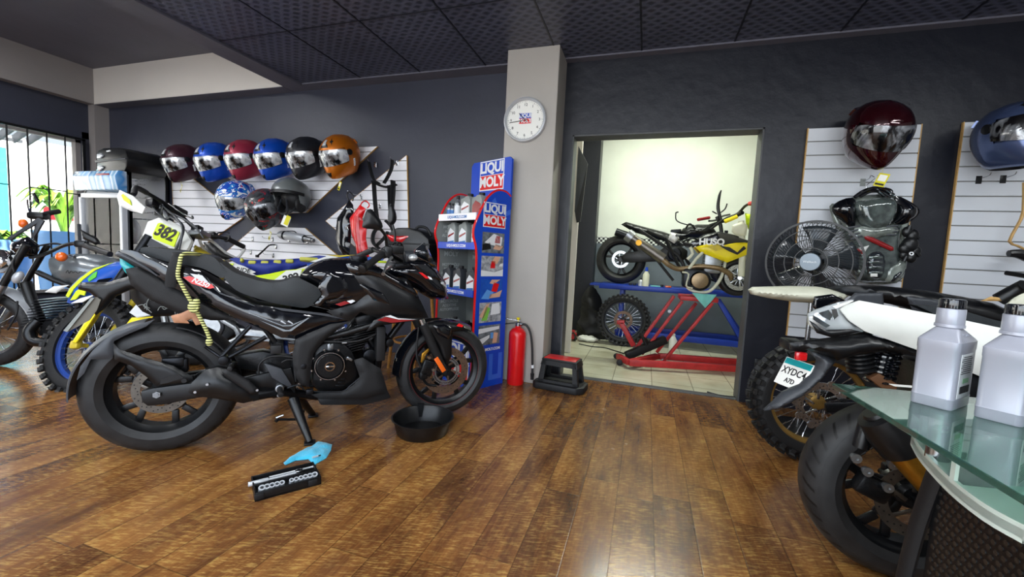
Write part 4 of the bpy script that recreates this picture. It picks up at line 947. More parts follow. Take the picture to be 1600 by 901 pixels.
# ------------------------------------------------------------------ slat boards on the walls
def clip(poly, lo, hi):
    def cut(P, z, keep_above):
        out = []
        for i in range(len(P)):
            a, b = P[i-1], P[i]; ia = (a[1] >= z) == keep_above or a[1] == z; ib = (b[1] >= z) == keep_above or b[1] == z
            if ia != ib: t = (z-a[1])/(b[1]-a[1]); out.append((a[0]+t*(b[0]-a[0]), z))
            if ib: out.append(b)
        return out
    P = cut(poly, lo, True)
    if len(P) > 2: P = cut(P, hi, False)
    return P if len(P) > 2 else []
def slatboard(poly, yface, label, group, pitch=.095, z0=0.0, frame=True, m='slat_white'):
    xs = [p[0] for p in poly]; zs = [p[1] for p in poly]; cx_, cz = sum(xs)/len(xs), min(zs)
    t = thing('slat_wall_panel', label, 'display panel', (cx_, yface, cz), 0, group)
    L = [(x-cx_, z-cz) for x, z in poly]
    bm = B(); prism(bm, L, .012, .020); obj('backing', bm, M['slat_back'], t, flat=True)
    z = math.floor((min(zs)-z0)/pitch)*pitch+z0; bm = B()
    while z < max(zs):
        P = clip(L, z-cz+.004, z-cz+pitch-.004)
        P = [p for i, p in enumerate(P) if (V(p)-V(P[i-1])).length > 1e-4]
        if len(P) > 2: prism(bm, P, 0, .013, bev=.0015)
        z += pitch
    obj('slats', bm, M[m], t, flat=True)
    bm = B()
    cxx = sum(p[0] for p in L)/len(L); czz = sum(p[1] for p in L)/len(L)
    for i in range(len(L)):
        a, b = L[i-1], L[i]; 
        if abs(a[1]-b[1]) < .02: continue
        prism(bm, [a, b, (b[0]+(.006 if (b[0]+a[0])/2 > cxx else -.006), b[1]), (a[0]+(.006 if (b[0]+a[0])/2 > cxx else -.006), a[1])], 0, .02)
    if len(bm.verts): obj('edge_strip', bm, M['tan_wood'], t, flat=True)
    else: bm.free()
    return t
mk('slat_white', '#f2f2f6', .32, coat=.15, var=.03, vs=3); mk('slat_grey', '#d2d6dc', .35, var=.03, vs=3); mk('slat_back', '#8b8a88', .6)
YS = YH-.022
def wpoly(pts, y): return [(p.x, p.z) for p in (ony(a, b, y) for a, b in pts)]
slatboard(wpoly([(267, 251), (378, 341), (275, 412)], YS), YS, 'white slat board triangle pointing right, left of the helmets', 'white slat boards forming an X on the helmet wall')
slatboard(wpoly([(305, 238), (589, 228.7), (477.7, 332), (430, 334)], YS), YS, 'white slat board trapezoid behind the rows of helmets', 'white slat boards forming an X on the helmet wall')
slatboard(wpoly([(635, 242.6), (640, 460), (509, 345)], YS), YS, 'white slat board triangle pointing left, behind the red motorcycle panel', 'white slat boards forming an X on the helmet wall')
slatboard(wpoly([(399, 354), (476, 356), (590, 452), (290, 448)], YS), YS, 'white slat board trapezoid holding the steel silencer', 'white slat boards forming an X on the helmet wall')
YR = YW-.024
a_ = ony(1264, 200, YR); b_ = ony(1440, 195, YR)
slatboard([(a_.x, .55), (a_.x, a_.z), (b_.x, a_.z), (b_.x, .55)], YR, 'pale grey slat board behind the fan, under the burgundy helmet', 'grey slat boards right of the doorway', z0=a_.z % .095, m='slat_grey')
a_ = ony(1508, 190, YR)
slatboard([(a_.x, .55), (a_.x, a_.z), (a_.x+.66, a_.z), (a_.x+.66, .55)], YR, 'pale grey slat board at the right edge, under the slate blue helmet', 'grey slat boards right of the doorway', z0=a_.z % .095, m='slat_grey')

# ------------------------------------------------------------------ helmets
HZ = [.137, .128, .105, .07, .03, -.01, -.05, -.09, -.125, -.15, -.158]
HW = [.004, .045, .085, .112, .125, .127, .122, .110, .092, .070, .050]
HF_ = [.004, .050, .095, .128, .146, .152, .154, .160, .158, .142, .110]
HB = [.004, .060, .108, .140, .154, .155, .144, .122, .100, .084, .068]
def lerp_tab(z, tab):
    for i in range(len(HZ)-1):
        if HZ[i] >= z >= HZ[i+1]:
            t = (HZ[i]-z)/(HZ[i]-HZ[i+1]); p0 = tab[max(i-1, 0)]; p1 = tab[i]; p2 = tab[i+1]; p3 = tab[min(i+2, len(tab)-1)]
            return .5*((2*p1)+(p2-p0)*t+(2*p0-5*p1+4*p2-p3)*t*t+(3*p1-p0-3*p2+p3)*t**3)
    return tab[0] if z > HZ[0] else tab[-1]
KH = 1.28
def hs(t, z, off=0.0):
    """shell surface; t azimuth from the face (front = -y), z height"""
    w = lerp_tab(z, HW); f = lerp_tab(z, HF_); b = lerp_tab(z, HB)
    c, s = math.cos(t), math.sin(t); e = .92
    x = w*math.copysign(abs(s)**e, s); y = (-f if c > 0 else b)*abs(c)**e
    if c > 0 and z < -.02: # chin narrows to a rounded point
        k = min(1, (-.02-z)/.13); x *= 1-.30*k*abs(c)**.7
    p = V((x, y, z)); n = V((x/(w*w+1e-5), y/((f if c > 0 else b)**2+1e-5), z*40 if z > 0 else z*8)).normalized()
    return (p+n*off)*KH
def hgrid(bm, t0, t1, zf0, zf1, off, nt=24, nz=10, mi=0, thick=0.0, close=False):
    """zf0/zf1: functions of t giving the lower / upper height"""
    G = []
    for i in range(nt+1):
        t = t0+(t1-t0)*i/nt; a, b = zf0(t), zf1(t)
        G.append([bm.verts.new(hs(t, a+(b-a)*j/nz, off)) for j in range(nz+1)])
    for i in range(nt):
        for j in range(nz): bm.faces.new((G[i][j], G[i+1][j], G[i+1][j+1], G[i][j+1])).material_index = mi
    if thick:
        G2 = []
        for i in range(nt+1):
            t = t0+(t1-t0)*i/nt; a, b = zf0(t), zf1(t)
            G2.append([bm.verts.new(hs(t, a+(b-a)*j/nz, off-thick)) for j in range(nz+1)])
        for i in range(nt):
            for j in range(nz): bm.faces.new((G2[i][j], G2[i][j+1], G2[i+1][j+1], G2[i+1][j])).material_index = mi
            for j in (0, nz): bm.faces.new((G[i][j], G[i+1][j], G2[i+1][j], G2[i][j])).material_index = mi
        for i in (0, nt):
            for j in range(nz): bm.faces.new((G[i][j], G[i][j+1], G2[i][j+1], G2[i][j])).material_index = mi
def hpatch(bm, pts, off=.0015, thick=.002, mi=0, sub=2):
    P = []
    for i in range(len(pts)):
        a, b = pts[i], pts[(i+1) % len(pts)]
        for k in range(sub): P.append((a[0]+(b[0]-a[0])*k/sub, a[1]+(b[1]-a[1])*k/sub))
    c = (sum(p[0] for p in P)/len(P), sum(p[1] for p in P)/len(P))
    vs = [bm.verts.new(hs(p[0], p[1], off)) for p in P]; mid = [bm.verts.new(hs(c[0]+(p[0]-c[0])*.5, c[1]+(p[1]-c[1])*.5, off+.0008)) for p in P]; ctr = bm.verts.new(hs(*c, off+.001))
    lo = [bm.verts.new(hs(p[0], p[1], off-thick-.002)) for p in P]; n = len(P)
    for i in range(n):
        j = (i+1) % n
        bm.faces.new((vs[i], vs[j], mid[j], mid[i])).material_index = mi; bm.faces.new((mid[i], mid[j], ctr)).material_index = mi; bm.faces.new((vs[j], vs[i], lo[i], lo[j])).material_index = mi
def star(t, z, r, n=5, k=.45): return [(t+r*(1 if i % 2 == 0 else k)*math.sin(PI*i/n)*8, z+r*(1 if i % 2 == 0 else k)*math.cos(PI*i/n)) for i in range(2*n)]
def film_mat(name, light='#d8dcdf', dark_='#15171a', lo=.42, hi=.60):
    m, nt, b, tc = base_mat(name); L = nt.links.new
    n = N(nt, 'ShaderNodeTexNoise'); n.inputs['Scale'].default_value = 11; n.inputs['Detail'].default_value = 4; n.inputs['Distortion'].default_value = 1.8; L(tc.outputs['Object'], n.inputs['Vector'])
    mp = N(nt, 'ShaderNodeMapping'); mp.inputs['Scale'].default_value = (1, 1, .55); L(tc.outputs['Object'], mp.inputs[0]); L(mp.outputs[0], n.inputs['Vector'])
    L(ramp(nt, n.outputs[0], [(lo, dark_), (hi, light)]), b.inputs['Base Color']); b.inputs['Roughness'].default_value = .14; b.inputs['Metallic'].default_value = .35; b.inputs['Coat Weight'].default_value = 1  # film reflections painted into the colour as dark and bright streaks
    bp = N(nt, 'ShaderNodeBump'); bp.inputs['Strength'].default_value = .8; bp.inputs['Distance'].default_value = .006; L(n.outputs[0], bp.inputs['Height']); L(bp.outputs[0], b.inputs['Normal'])
    return m
M['film'] = film_mat('crinkled_visor_film'); M['film_dark'] = film_mat('dark_crinkled_visor_film', '#a9adb3', '#0d0d10', .46, .70)
def graphic_mat(name, cols, scale, rough=.25):
    m, nt, b, tc = base_mat(name); L = nt.links.new
    mp = N(nt, 'ShaderNodeMapping'); mp.inputs['Location'].default_value = (.3, .1, .7); L(tc.outputs['Object'], mp.inputs[0])
    n = N(nt, 'ShaderNodeTexNoise'); n.inputs['Scale'].default_value = scale; n.inputs['Detail'].default_value = 2; n.inputs['Distortion'].default_value = 1.6; L(mp.outputs[0], n.inputs['Vector'])
    r = N(nt, 'ShaderNodeValToRGB'); r.color_ramp.interpolation = 'CONSTANT'; el = r.color_ramp.elements
    while len(el) < len(cols): el.new(.5)
    for e, (p, c) in zip(el, cols): e.position = p; e.color = (*lin(c), 1)
    L(n.outputs[0], r.inputs[0]); L(r.outputs[0], b.inputs['Base Color']); b.inputs['Roughness'].default_value = rough; b.inputs['Coat Weight'].default_value = .6
    return m
M['g_blue'] = graphic_mat('blue_white_helmet_graphic', [(0, '#e6ecf0'), (.40, '#2f7fc9'), (.48, '#1747b0'), (.56, '#e8eef2'), (.62, '#1a57c4'), (.68, '#c8452c')], 8)
M['g_red'] = graphic_mat('charcoal_red_helmet_graphic', [(0, '#24262a'), (.42, '#3a3f43'), (.52, '#2b2d31'), (.585, '#b32226'), (.63, '#24262a'), (.68, '#2d6d62')], 9, .4)
def helmet(name, label, pos, shell, rz=0.0, tilt=20, film='film', stars=True, group='full face helmets on the slat wall', tagc=True, roll=0, graphic=None, marks='black_satin', tagpos=(.07, -.06, -.235)):
    R3 = Matrix.Rotation(rz, 3, 'Z') @ Matrix.Rotation(math.radians(roll), 3, 'Y') @ Matrix.Rotation(math.radians(tilt), 3, 'X')
    t = thing(name, label, 'helmet', pos, 0, group, R3)
    # shell with an opening for the face
    bm = B()
    full = lambda a, b: None
    top_ = lambda u: HZ[0]
    hgrid(bm, -PI, PI, lambda u: .05, top_, 0, 56, 14); hgrid(bm, -PI, PI, lambda u: -.158, lambda u: -.055, 0, 56, 12)
    hgrid(bm, math.radians(72), 2*PI-math.radians(72), lambda u: -.055, lambda u: .05, 0, 40, 8)
    bmesh.ops.remove_doubles(bm, verts=bm.verts[:], dist=.0006)
    hgrid(bm, -math.radians(74), math.radians(74), lambda u: -.058, lambda u: .054, -.014, 20, 6)
    # rear spoiler ridge and brow ridge
    hgrid(bm, PI-.9, PI+.9, lambda u: .045, lambda u: .075, .008, 14, 4, thick=.01)
    o = obj('shell', bm, shell, t, 60)
    bm = B(); zb = lambda u: -.056+.010*(u/1.25)**2; zt = lambda u: .056-.022*abs(u/1.3)**3
    hgrid(bm, -1.30, 1.30, zb, zt, .0045, 36, 12, thick=.004); obj('visor', bm, M[film], t, 60)
    bm = B()
    for i in range(32):
        a = 2*PI*i/32; b = 2*PI*(i+1)/32; p, q = hs(a, -.156, -.001), hs(b, -.156, -.001); c = V((0, -.01, -.12)); p2, q2 = p*.62+V((0, 0, .05)), q*.62+V((0, 0, .05))
        v = [bm.verts.new(x) for x in (p, q, q2, p2)]; bm.faces.new(v)
    bmesh.ops.remove_doubles(bm, verts=bm.verts[:], dist=.0005)
    bm.faces.new([e for e in bm.verts if abs(e.co.z+.156*KH*.62-.0) < 1]) if False else None
    obj('lining', bm, M['black_matte'], t, 60)
    for s in (-1, 1):
        bm = B(); p = hs(s*1.42, .012, .002); n = V((s, -.15, 0)).normalized(); cyl(bm, p-n*.012, p+n*.010, .028, bev=.004, seg=20); obj('visor_pivot', bm, M[marks], t)
    bm = B(); hpatch(bm, [(-.20, -.098), (.20, -.098), (.15, -.128), (-.15, -.128)], .003); obj('chin_vent', bm, M[marks], t)
    bm = B(); hpatch(bm, [(-.28, .072), (.28, .072), (.2, .092), (-.2, .092)], .004); obj('brow_vent', bm, M[marks] if graphic is None else shell, t)
    if stars:
        bm = B(); hpatch(bm, star(.55, .102, .022, 4, .4), .002, sub=1); hpatch(bm, star(-.55, .102, .022, 4, .4), .002, sub=1); obj('star_decal', bm, M['ink_black'], t)
        bm = B(); hpatch(bm, [(-.14, .085), (.14, .085), (.10, .115), (-.10, .115)], .006); obj('badge', bm, M['silver_paint'], t)
        bm = B()
        for k in range(5): hpatch(bm, [(1.55+.0*k, -.040-.011*k), (1.63, -.040-.011*k), (1.61, -.048-.011*k), (1.53, -.048-.011*k)], .002, sub=1)
        obj('side_lettering', bm, M['label_white'], t)
    if tagc:
        g = bpy.data.objects.new('price_tag', None)
        bm = B(); Rt = R3.transposed(); dn = Rt @ V((0, 0, -1)); c = hs(.7, -.15, 0); p = c+dn*.03
        Rg = R3.transposed() @ Matrix.Rotation(.35, 3, 'Y') @ Matrix.Rotation(-.5, 3, 'Z')
        box(bm, p+dn*.045, (.055, .002, .085), .0005, rot=Rg); box(bm, p+dn*.045+Rg @ V((.0, -.0014, .012)), (.04, .001, .04), mi=1, rot=Rg)
        box(bm, p+dn*.045+Rg @ V((.0, -.0014, -.028)), (.045, .001, .012), mi=2, rot=Rg); tube(bm, [c, p+dn*.004], .001, 5, 0)
        obj('price_tag', bm, [M['tag_yellow'], M['paper_white'], M['ink_black']], t, flat=True)
    return t
mk('h_maroon', '#3a1c28', .38, metal=.25, coat=.2); mk('h_blue', '#0b49b4', .38, metal=.3, coat=.25); mk('h_rose', '#962c42', .4, metal=.3, coat=.2); mk('h_black', '#202228', .42, metal=.2, coat=.15)
mk('h_orange', '#c06a12', .38, metal=.45, coat=.25); mk('h_burgundy', '#33040d', .1, metal=.5, coat=1); mk('h_slate', '#4d5d86', .25, metal=.6, coat=.6); mk('h_grey', '#6f7474', .35, metal=.3, coat=.3)
def wpos(px, py, y): return ony(px, py, y)
YHM = 3.37
rowH = [((285, 251), 'h_maroon', 'dark maroon full face helmet, leftmost of the upper row'), ((336, 249), 'h_blue', 'blue full face helmet between the dark maroon helmet and the rose red helmet'), ((383, 245.5), 'h_rose', 'rose red full face helmet in the upper row'),
        ((429, 244.5), 'h_blue', 'blue full face helmet between the rose red helmet and the black helmet'), ((479, 242.5), 'h_black', 'matte black full face helmet in the upper row beside the orange helmet'), ((531, 240), 'h_orange', 'metallic orange full face helmet, rightmost of the upper row')]
for (q, m_k, lb) in rowH:
    helmet('full_face_helmet', lb, wpos(q[0], q[1], YHM), M[m_k], -.12, 27, tagc=m_k in ('h_maroon', 'h_orange'), group='full face helmets in the upper row')
helmet('full_face_helmet', 'blue and white patterned full face helmet in the lower row', wpos(369, 308, YHM), M['g_blue'], .1, 26, roll=12, stars=False, graphic=1, group=None, tagc=False)
helmet('full_face_helmet', 'charcoal helmet with red graphics, lowest on the slat wall', wpos(413, 322, YHM-.02), M['g_red'], .15, 30, roll=-10, stars=False, graphic=1, group=None, film='film_dark')
# open face helmet
pos = wpos(455, 305, YHM)
t = thing('open_face_helmet', 'grey open face helmet with a black lining in the lower row', 'helmet', pos, 0, None, Matrix.Rotation(.1, 3, 'Z') @ Matrix.Rotation(-.1, 3, 'X'))
bm = B(); hgrid(bm, -PI, PI, lambda u: .0 if abs(u) < 1.2 else (.0-.11*min(1, (abs(u)-1.2)/.35)), lambda u: HZ[0], 0, 56, 14, thick=.012); bmesh.ops.remove_doubles(bm, verts=bm.verts[:], dist=.0008); obj('shell', bm, M['h_grey'], t, 60)
bm = B(); hgrid(bm, -1.5, 1.5, lambda u: -.012, lambda u: .012, .003, 30, 3, thick=.004); obj('rim_trim', bm, M['black_satin'], t, 60)
for s in (-1, 1):
    bm = B(); ball(bm, (s*.118, .0, -.09), (.03, .075, .085)); obj('cheek_pad', bm, M['black_matte'], t)
bm = B(); ball(bm, (0, .05, -.02), (.13, .12, .12)); obj('lining', bm, M['black_matte'], t)
bm = B(); tube(bm, [(-.1, -.05, -.13), (-.05, -.06, -.2), (.04, -.06, -.2), (.1, -.05, -.13)], .012, 8, flat=.3); tube(bm, [(-.03, -.09, -.06), (-.05, -.1, -.19), (.05, -.1, -.19), (.03, -.09, -.06)], .016, 8, 3, flat=.3); obj('chin_strap', bm, M['grey_plastic'], t)
bm = B(); Rg = Matrix.Rotation(.35, 3, 'Y'); box(bm, (.03, -.08, -.275), (.085, .002, .10), rot=Rg); box(bm, (.047, -.082, -.268), (.05, .001, .095), mi=1, rot=Rg); tube(bm, [(.0, -.08, -.2), (.02, -.08, -.23)], .001, 5, 0); obj('price_tag', bm, [M['paper_white'], M['tag_yellow']], t, flat=True)
helmet('full_face_helmet', 'glossy burgundy full face helmet hanging on the grey slat board above the fan', wpos(1371, 203, 3.27), M['h_burgundy'], .12, 32, film='film_dark', stars=False, group=None, marks='h_burgundy')
helmet('full_face_helmet', 'slate blue full face helmet cut off by the right edge of the photo', wpos(1586, 208, 3.27), M['h_slate'], .1, 4, film='film_dark', stars=True, group=None)

# ------------------------------------------------------------------ hooks, silencer, lever
def hook(px, py, y, label, L=.12, group='wire hooks on the slat boards', m='steel', yo=None):
    p = ony(px, py, y)
    if yo: p = ony(px, py, yo); p.y = y; p.z -= .012; L = y-yo+.015
    t = thing('display_hook', label, 'hook', p, 0, group)
    bm = B(); box(bm, (0, -.002, 0), (.03, .004, .05), .001); obj('hook_plate', bm, M[m], t)
    bm = B(); tube(bm, [(0, -.004, .01), (0, -L*.6, .008), (0, -L, .014), (0, -L-.01, .03)], .0025, 8); obj('hook_wire', bm, M['steel'], t)
for q in ((395, 373), (426, 374), (452, 375), (481, 377)): hook(q[0], q[1], YS, 'empty wire hook in the row beside the steel silencer')
for q in ((392, 394), (427, 399)): hook(q[0], q[1], YS, 'empty wire hook in the lower row beside the black curved lever')
hook(1348, 285, YR, 'wire hook with grey plate above the wrapped chest armour', .09, None, 'display_grey')
for i, q in enumerate(((1529, 281), (1567, 280))): hook(q[0], q[1], YR, ['wire hook with black plate left of its twin under the slate blue helmet', 'wire hook with black plate right of its twin under the slate blue helmet'][i], .09, 'black plated hooks under the slate blue helmet', 'black_satin')
hook(546, 301, YS, 'long wire hook carrying the glossy black body panel', .17, 'long hooks on the right slat triangle', yo=3.42); hook(570, 315, YS, 'long wire hook carrying the bright red body panel', .26, 'long hooks on the right slat triangle', yo=3.36)
hook(577, 252, YS, 'wire hook carrying the left strap of the black harness', .13, 'long hooks on the right slat triangle', yo=3.5); hook(612, 249, YS, 'wire hook carrying the right strap of the black harness', .13, 'long hooks on the right slat triangle', yo=3.5)
hook(422, 383, YS, 'wire hook carrying the black curved lever', .07, None, yo=3.52)
F0 = Frame((0, 0, 0), Matrix.Identity(3))
ys = 3.50; a = ony(436, 366, ys); b = ony(476, 373, ys); b2 = ony(487, 375, ys)
t = thing('silencer', 'shiny steel exhaust silencer resting on the hooks of the lower slat board', 'exhaust', (a.x, ys, a.z-.045))
o0 = V((a.x, ys, a.z-.045)); a -= o0; b -= o0; b2 -= o0
bm = B(); d = (b-a).normalized(); lathe(bm, [(0, 0), (.028, .0), (.042, .03), (.046, .05), (.046, (b-a).length-.02), (.040, (b-a).length)], a, d, 28); obj('can', bm, M['silver_paint'], t)
bm = B(); cyl(bm, b, b2, .03, .024); cyl(bm, b2, b2+d*.03, .018); obj('inlet', bm, M['aluminium'], t)
bm = B(); lathe(bm, [(.0465, 0), (.0495, 0), (.0495, .02), (.0465, .02)], a+d*.08, d, 28, closed_prof=True); tube(bm, [a+d*.09+V((0, 0, .045)), a+d*.2+V((0, 0, .06)), a+d*.24+V((0, 0, .04))], .005, 8); obj('mount_strap', bm, M['dark_metal'], t)
p = ony(415, 396, 3.52); t = thing('brake_lever', 'black curved lever hung on the lower slat board', 'lever', p)
q = [ony(402, 400, 3.52)-p, ony(412, 391, 3.52)-p, ony(421, 383, 3.52)-p, ony(430, 382, 3.52)-p]; bm = B(); tube(bm, q, [.010, .009, .008, .007], 10); obj('blade', bm, M['dark_metal'], t)
bm = B(); box(bm, q[0], (.04, .02, .03), .005); obj('pivot', bm, M['dark_metal'], t)

# ------------------------------------------------------------------ hanging plastic body panels and harness
def hang_panel(name, pts, y, T_, m, label, cat, E=.05, extra=None, grp=None):
    P = wpoly(pts, y); zc = min(p[1] for p in P); xc = sum(p[0] for p in P)/len(P)
    t = thing(name, label, cat, (xc, y, zc), 0, grp)
    bm = B(); inflate(bm, [(x-xc, z-zc) for x, z in P], T_, E, 0, None, None, .15, 'near'); obj('shell', bm, M[m], t, 40)
    return t, xc, zc
t, xc, zc = hang_panel('bodywork_panel', [(546, 312), (552, 320), (553, 333), (548, 345), (549, 362), (548, 380), (547, 398), (537, 398), (530, 390), (525, 372), (526, 354), (528, 340), (538, 326)], 3.42, .05, 'black_gloss', 'glossy black motorcycle body panel hanging left of the red one', 'body panel', .05)
bm = B(); q = wpoly([(546, 314), (542, 305), (546, 300), (552, 306), (551, 314)], 3.42); tube(bm, [V((x-xc, 0, z-zc)) for x, z in q], .006, 8); obj('hanging_loop', bm, M['black_satin'], t)
t, xc, zc = hang_panel('bodywork_panel', [(563, 320), (572, 326), (568, 336), (566, 342), (573, 358), (572, 372), (577, 400), (574, 403), (562, 399), (558, 386), (550, 366), (548, 350), (547, 341), (553, 333)], 3.36, .05, 'red_bright', 'bright red motorcycle body panel hanging behind the right mirror', 'body panel', .05)
bm = B(); q = wpoly([(563, 322), (566, 316), (572, 314), (577, 320), (574, 325)], 3.36); tube(bm, [V((x-xc, 0, z-zc)) for x, z in q], .006, 8); obj('hanging_loop', bm, M['red_bright'], t)
bm = B(); q = wpoly([(557, 338), (564, 338), (568, 396), (562, 397), (556, 362)], 3.355); inflate(bm, [(x-xc, z-zc) for x, z in q], .02, .03, -.04, sides='near'); obj('ridge', bm, M['red_paint'], t, 40)
p = ony(594, 300, 3.50); t = thing('back_protector_harness', 'black strap harness hanging in front of the right slat triangle', 'harness', (p.x, 3.5, ony(590, 400, 3.5).z))
o0 = V((p.x, 3.5, ony(590, 400, 3.5).z))
def L_(px, py, y=3.5): return ony(px, py, y)-o0
for pts, r, nm in (([(576, 252), (579, 266), (584, 280), (592, 286)], .028, 'shoulder_strap'), ([(613, 250), (612, 262), (606, 276), (600, 286)], .028, 'shoulder_strap'), ([(584, 284), (585, 300), (587, 325), (590, 345)], .034, 'side_strap'), ([(614, 282), (614, 300), (612, 325), (610, 350)], .040, 'side_strap'),
                   ([(583, 284), (595, 290), (606, 292), (618, 288)], .036, 'cross_strap'), ([(608, 290), (609, 320), (611, 345)], .03, 'side_strap')):
    bm = B(); tube(bm, [L_(*q) for q in pts], r, 10, 5, flat=.3); obj(nm, bm, M['strap'], t)
for pts in ([(593, 352), (584, 364), (583, 378), (592, 388)], [(603, 345), (612, 355), (614, 368), (606, 380)], [(588, 384), (600, 372), (606, 362)]):
    bm = B(); tube(bm, [L_(q[0], q[1], 3.46) for q in pts], .028, 10, 5, flat=.45); obj('buckle_strap', bm, M['black_matte'], t)

# ------------------------------------------------------------------ clock on the pillar
cp = ony(820.5, 187.5, py0-.012); t = thing('wall_clock', 'round silver rimmed wall clock with a logo on the grey pillar', 'clock', (cp.x, py0, cp.z))
cr = (ony(853, 187, py0).x-ony(788, 188, py0).x)/2
bm = B(); lathe(bm, [(cr-.022, -.03), (cr-.012, -.042), (cr-.003, -.038), (cr, -.02), (cr, 0), (cr-.022, 0)], (0, 0, 0), (0, 1, 0), 64, closed_prof=True); obj('rim', bm, M['silver_paint'], t)
bm = B(); cyl(bm, (0, -.012, 0), (0, 0, 0), cr-.02, seg=64); obj('dial', bm, M['paper_white'], t)
Rc = V((1, 0, 0)); Uc = V((0, 0, 1))
bm = B()
for h in range(1, 13):
    a = h*PI/6; text_bm(bm, str(h), .030, face_mat(V(((cr-.055)*math.sin(a), -.0135, (cr-.055)*math.cos(a))), Rc, Uc), .0004)
obj('numerals', bm, M['ink_black'], t, flat=True)
bm = B()
for k in range(60):
    a = k*PI/30; r0 = cr-.034 if k % 5 else cr-.038; u = V((math.sin(a), 0, math.cos(a))); bar(bm, u*r0+V((0, -.013, 0)), u*(cr-.027)+V((0, -.013, 0)), .0012 if k % 5 else .0025, .001, upv=(0, 1, 0))
obj('minute_marks', bm, M['ink_black'], t, flat=True)
def logo(root, Mx, w, y0=0.0, name='logo', bold=.0):
    """red and blue two-line logo board; Mx local frame centred on the logo, width w"""
    h = w*.80
    bm = B(); t_ = bmesh.new(); box(t_, (0, 0, -.0006), (w*1.06, h*1.08, .0012)); merge(bm, t_, 0, Mx)
    t_ = bmesh.new(); box(t_, (0, h*.26, .0002), (w, h*.48, .0012)); merge(bm, t_, 1, Mx)
    t_ = bmesh.new(); box(t_, (0, -h*.25, .0002), (w, h*.50, .0012)); merge(bm, t_, 2, Mx)
    o = obj(name, bm, [M['label_white'], M['blue_sign'], M['red_bright']], root, flat=True)
    bm = B()
    text_bm(bm, 'LIQUI', h*.50, Mx @ Matrix.Translation((0, h*.265, .0012)), .0004, bold=h*.02, xscale=w/h*.80)
    text_bm(bm, 'MOLY', h*.50, Mx @ Matrix.Translation((0, -h*.245, .0012)), .0004, bold=h*.02, xscale=w/h*.80)
    obj('logo_lettering', bm, M['label_white'], o, flat=True)
    return o
logo(t, face_mat(V((0, -.0135, .012)), Rc, Uc), .098)
def hand(ang, L, w):
    bm = B(); u = V((math.sin(ang), 0, math.cos(ang))); bar(bm, u*-.02+V((0, -.019, 0)), u*L+V((0, -.019, 0)), w, .0015, upv=(0, 1, 0)); obj('clock_hand', bm, M['ink_black'], t)
hand(math.radians(262), cr*.74, .004); hand(math.radians(262-360+60-10), .0, .004) if False else hand(math.radians(316), cr*.42, .005)

# ------------------------------------------------------------------ fridge, luggage, whiteboard
fy = 3.0; xl = ony(122, 300, fy).x; xr = ony(190, 300, fy).x; yb = min(3.56, onx(206, 290, xr).y); zt = ony(160, 267, fy).z; zh = ony(160, 300, fy).z
t = thing('display_fridge', 'white glass door display fridge with a lit blue header, in the corner by the window', 'fridge', ((xl+xr)/2, fy, 0)); wd = xr-xl; dp = yb-fy
bm = B(); wbox(bm, (-wd/2, .06, .03), (wd/2, .09+.0, zh)); bm.free()
bm = B(); wbox(bm, (-wd/2, .05, .05), (-wd/2+.03, dp, zt)); wbox(bm, (wd/2-.03, .05, .05), (wd/2, dp, zt)); wbox(bm, (-wd/2, dp-.03, .05), (wd/2, dp, zt)); wbox(bm, (-wd/2, .05, zt-.03), (wd/2, dp, zt)); wbox(bm, (-wd/2, .05, 0), (wd/2, dp, .12)); obj('body', bm, M['grey_plastic'], t)
def header_mat():
    m, nt, b, tc = base_mat('blue_fridge_header'); L = nt.links.new
    w = N(nt, 'ShaderNodeTexWave'); w.inputs['Scale'].default_value = 1.4; w.inputs['Distortion'].default_value = 6; w.inputs['Detail'].default_value = 3; L(tc.outputs['Object'], w.inputs[0])
    c = ramp(nt, w.outputs[0], [(0, '#9fc6de'), (.4, '#3f86c4'), (.62, '#dfeaf0'), (1, '#7aa8c8')]); L(c, b.inputs['Base Color']); b.inputs['Roughness'].default_value = .12; b.inputs['Coat Weight'].default_value = .8
    return m
M['header'] = header_mat()
bm = B(); prism(bm, [(.06, zh), (-.03, zh+.02), (-.05, zt-.06), (-.02, zt), (.06, zt)], -wd/2, wd/2, 'x', bev=.008); obj('header_sign', bm, M['header'], t)
bm = B(); text_bm(bm, 'SLAZE', .05, face_mat(V((wd*.2, -.048, zt-.055)), Rc, Uc), .0005, bold=.001) if False else box(bm, (wd*.2, -.045, zt-.045), (wd*.3, .004, .02), .002); obj('header_mark', bm, M['red_dark'], t)
bm = B(); wbox(bm, (-wd/2, -.0, .12), (-wd/2+.05, .05, zh-.01), .005); wbox(bm, (wd/2-.05, 0, .12), (wd/2, .05, zh-.01), .005); wbox(bm, (-wd/2, 0, zh-.06), (wd/2, .05, zh-.01), .005); wbox(bm, (-wd/2, 0, .12), (wd/2, .05, .2), .005); o = obj('door', bm, M['silver_paint'], t)
bm = B(); wbox(bm, (-wd/2+.045, .02, .2), (wd/2-.045, .028, zh-.055)); obj('door_glass', bm, M['glass_pane'], o)
bm = B(); wbox(bm, (-wd/2+.01, -.03, .75), (-wd/2+.035, .0, 1.15), .008); obj('door_handle', bm, M['grey_plastic'], o)
bm = B(); wbox(bm, (-wd/2+.03, dp-.04, .12), (wd/2-.03, dp-.032, zt-.03)); wbox(bm, (-wd/2+.03, .055, .12), (-wd/2+.034, dp-.03, zt-.03)); wbox(bm, (wd/2-.034, .055, .12), (wd/2-.03, dp-.03, zt-.03)); obj('liner', bm, M['white_gloss'], t)
for k in range(4):
    bm = B(); z = .4+k*.28
    for i in range(9): cyl(bm, (-wd/2+.05, .08+i*.045, z), (wd/2-.05, .08+i*.045, z), .003, seg=6)
    obj('shelf', bm, M['steel'], t)
    for i in range(0):
        pass
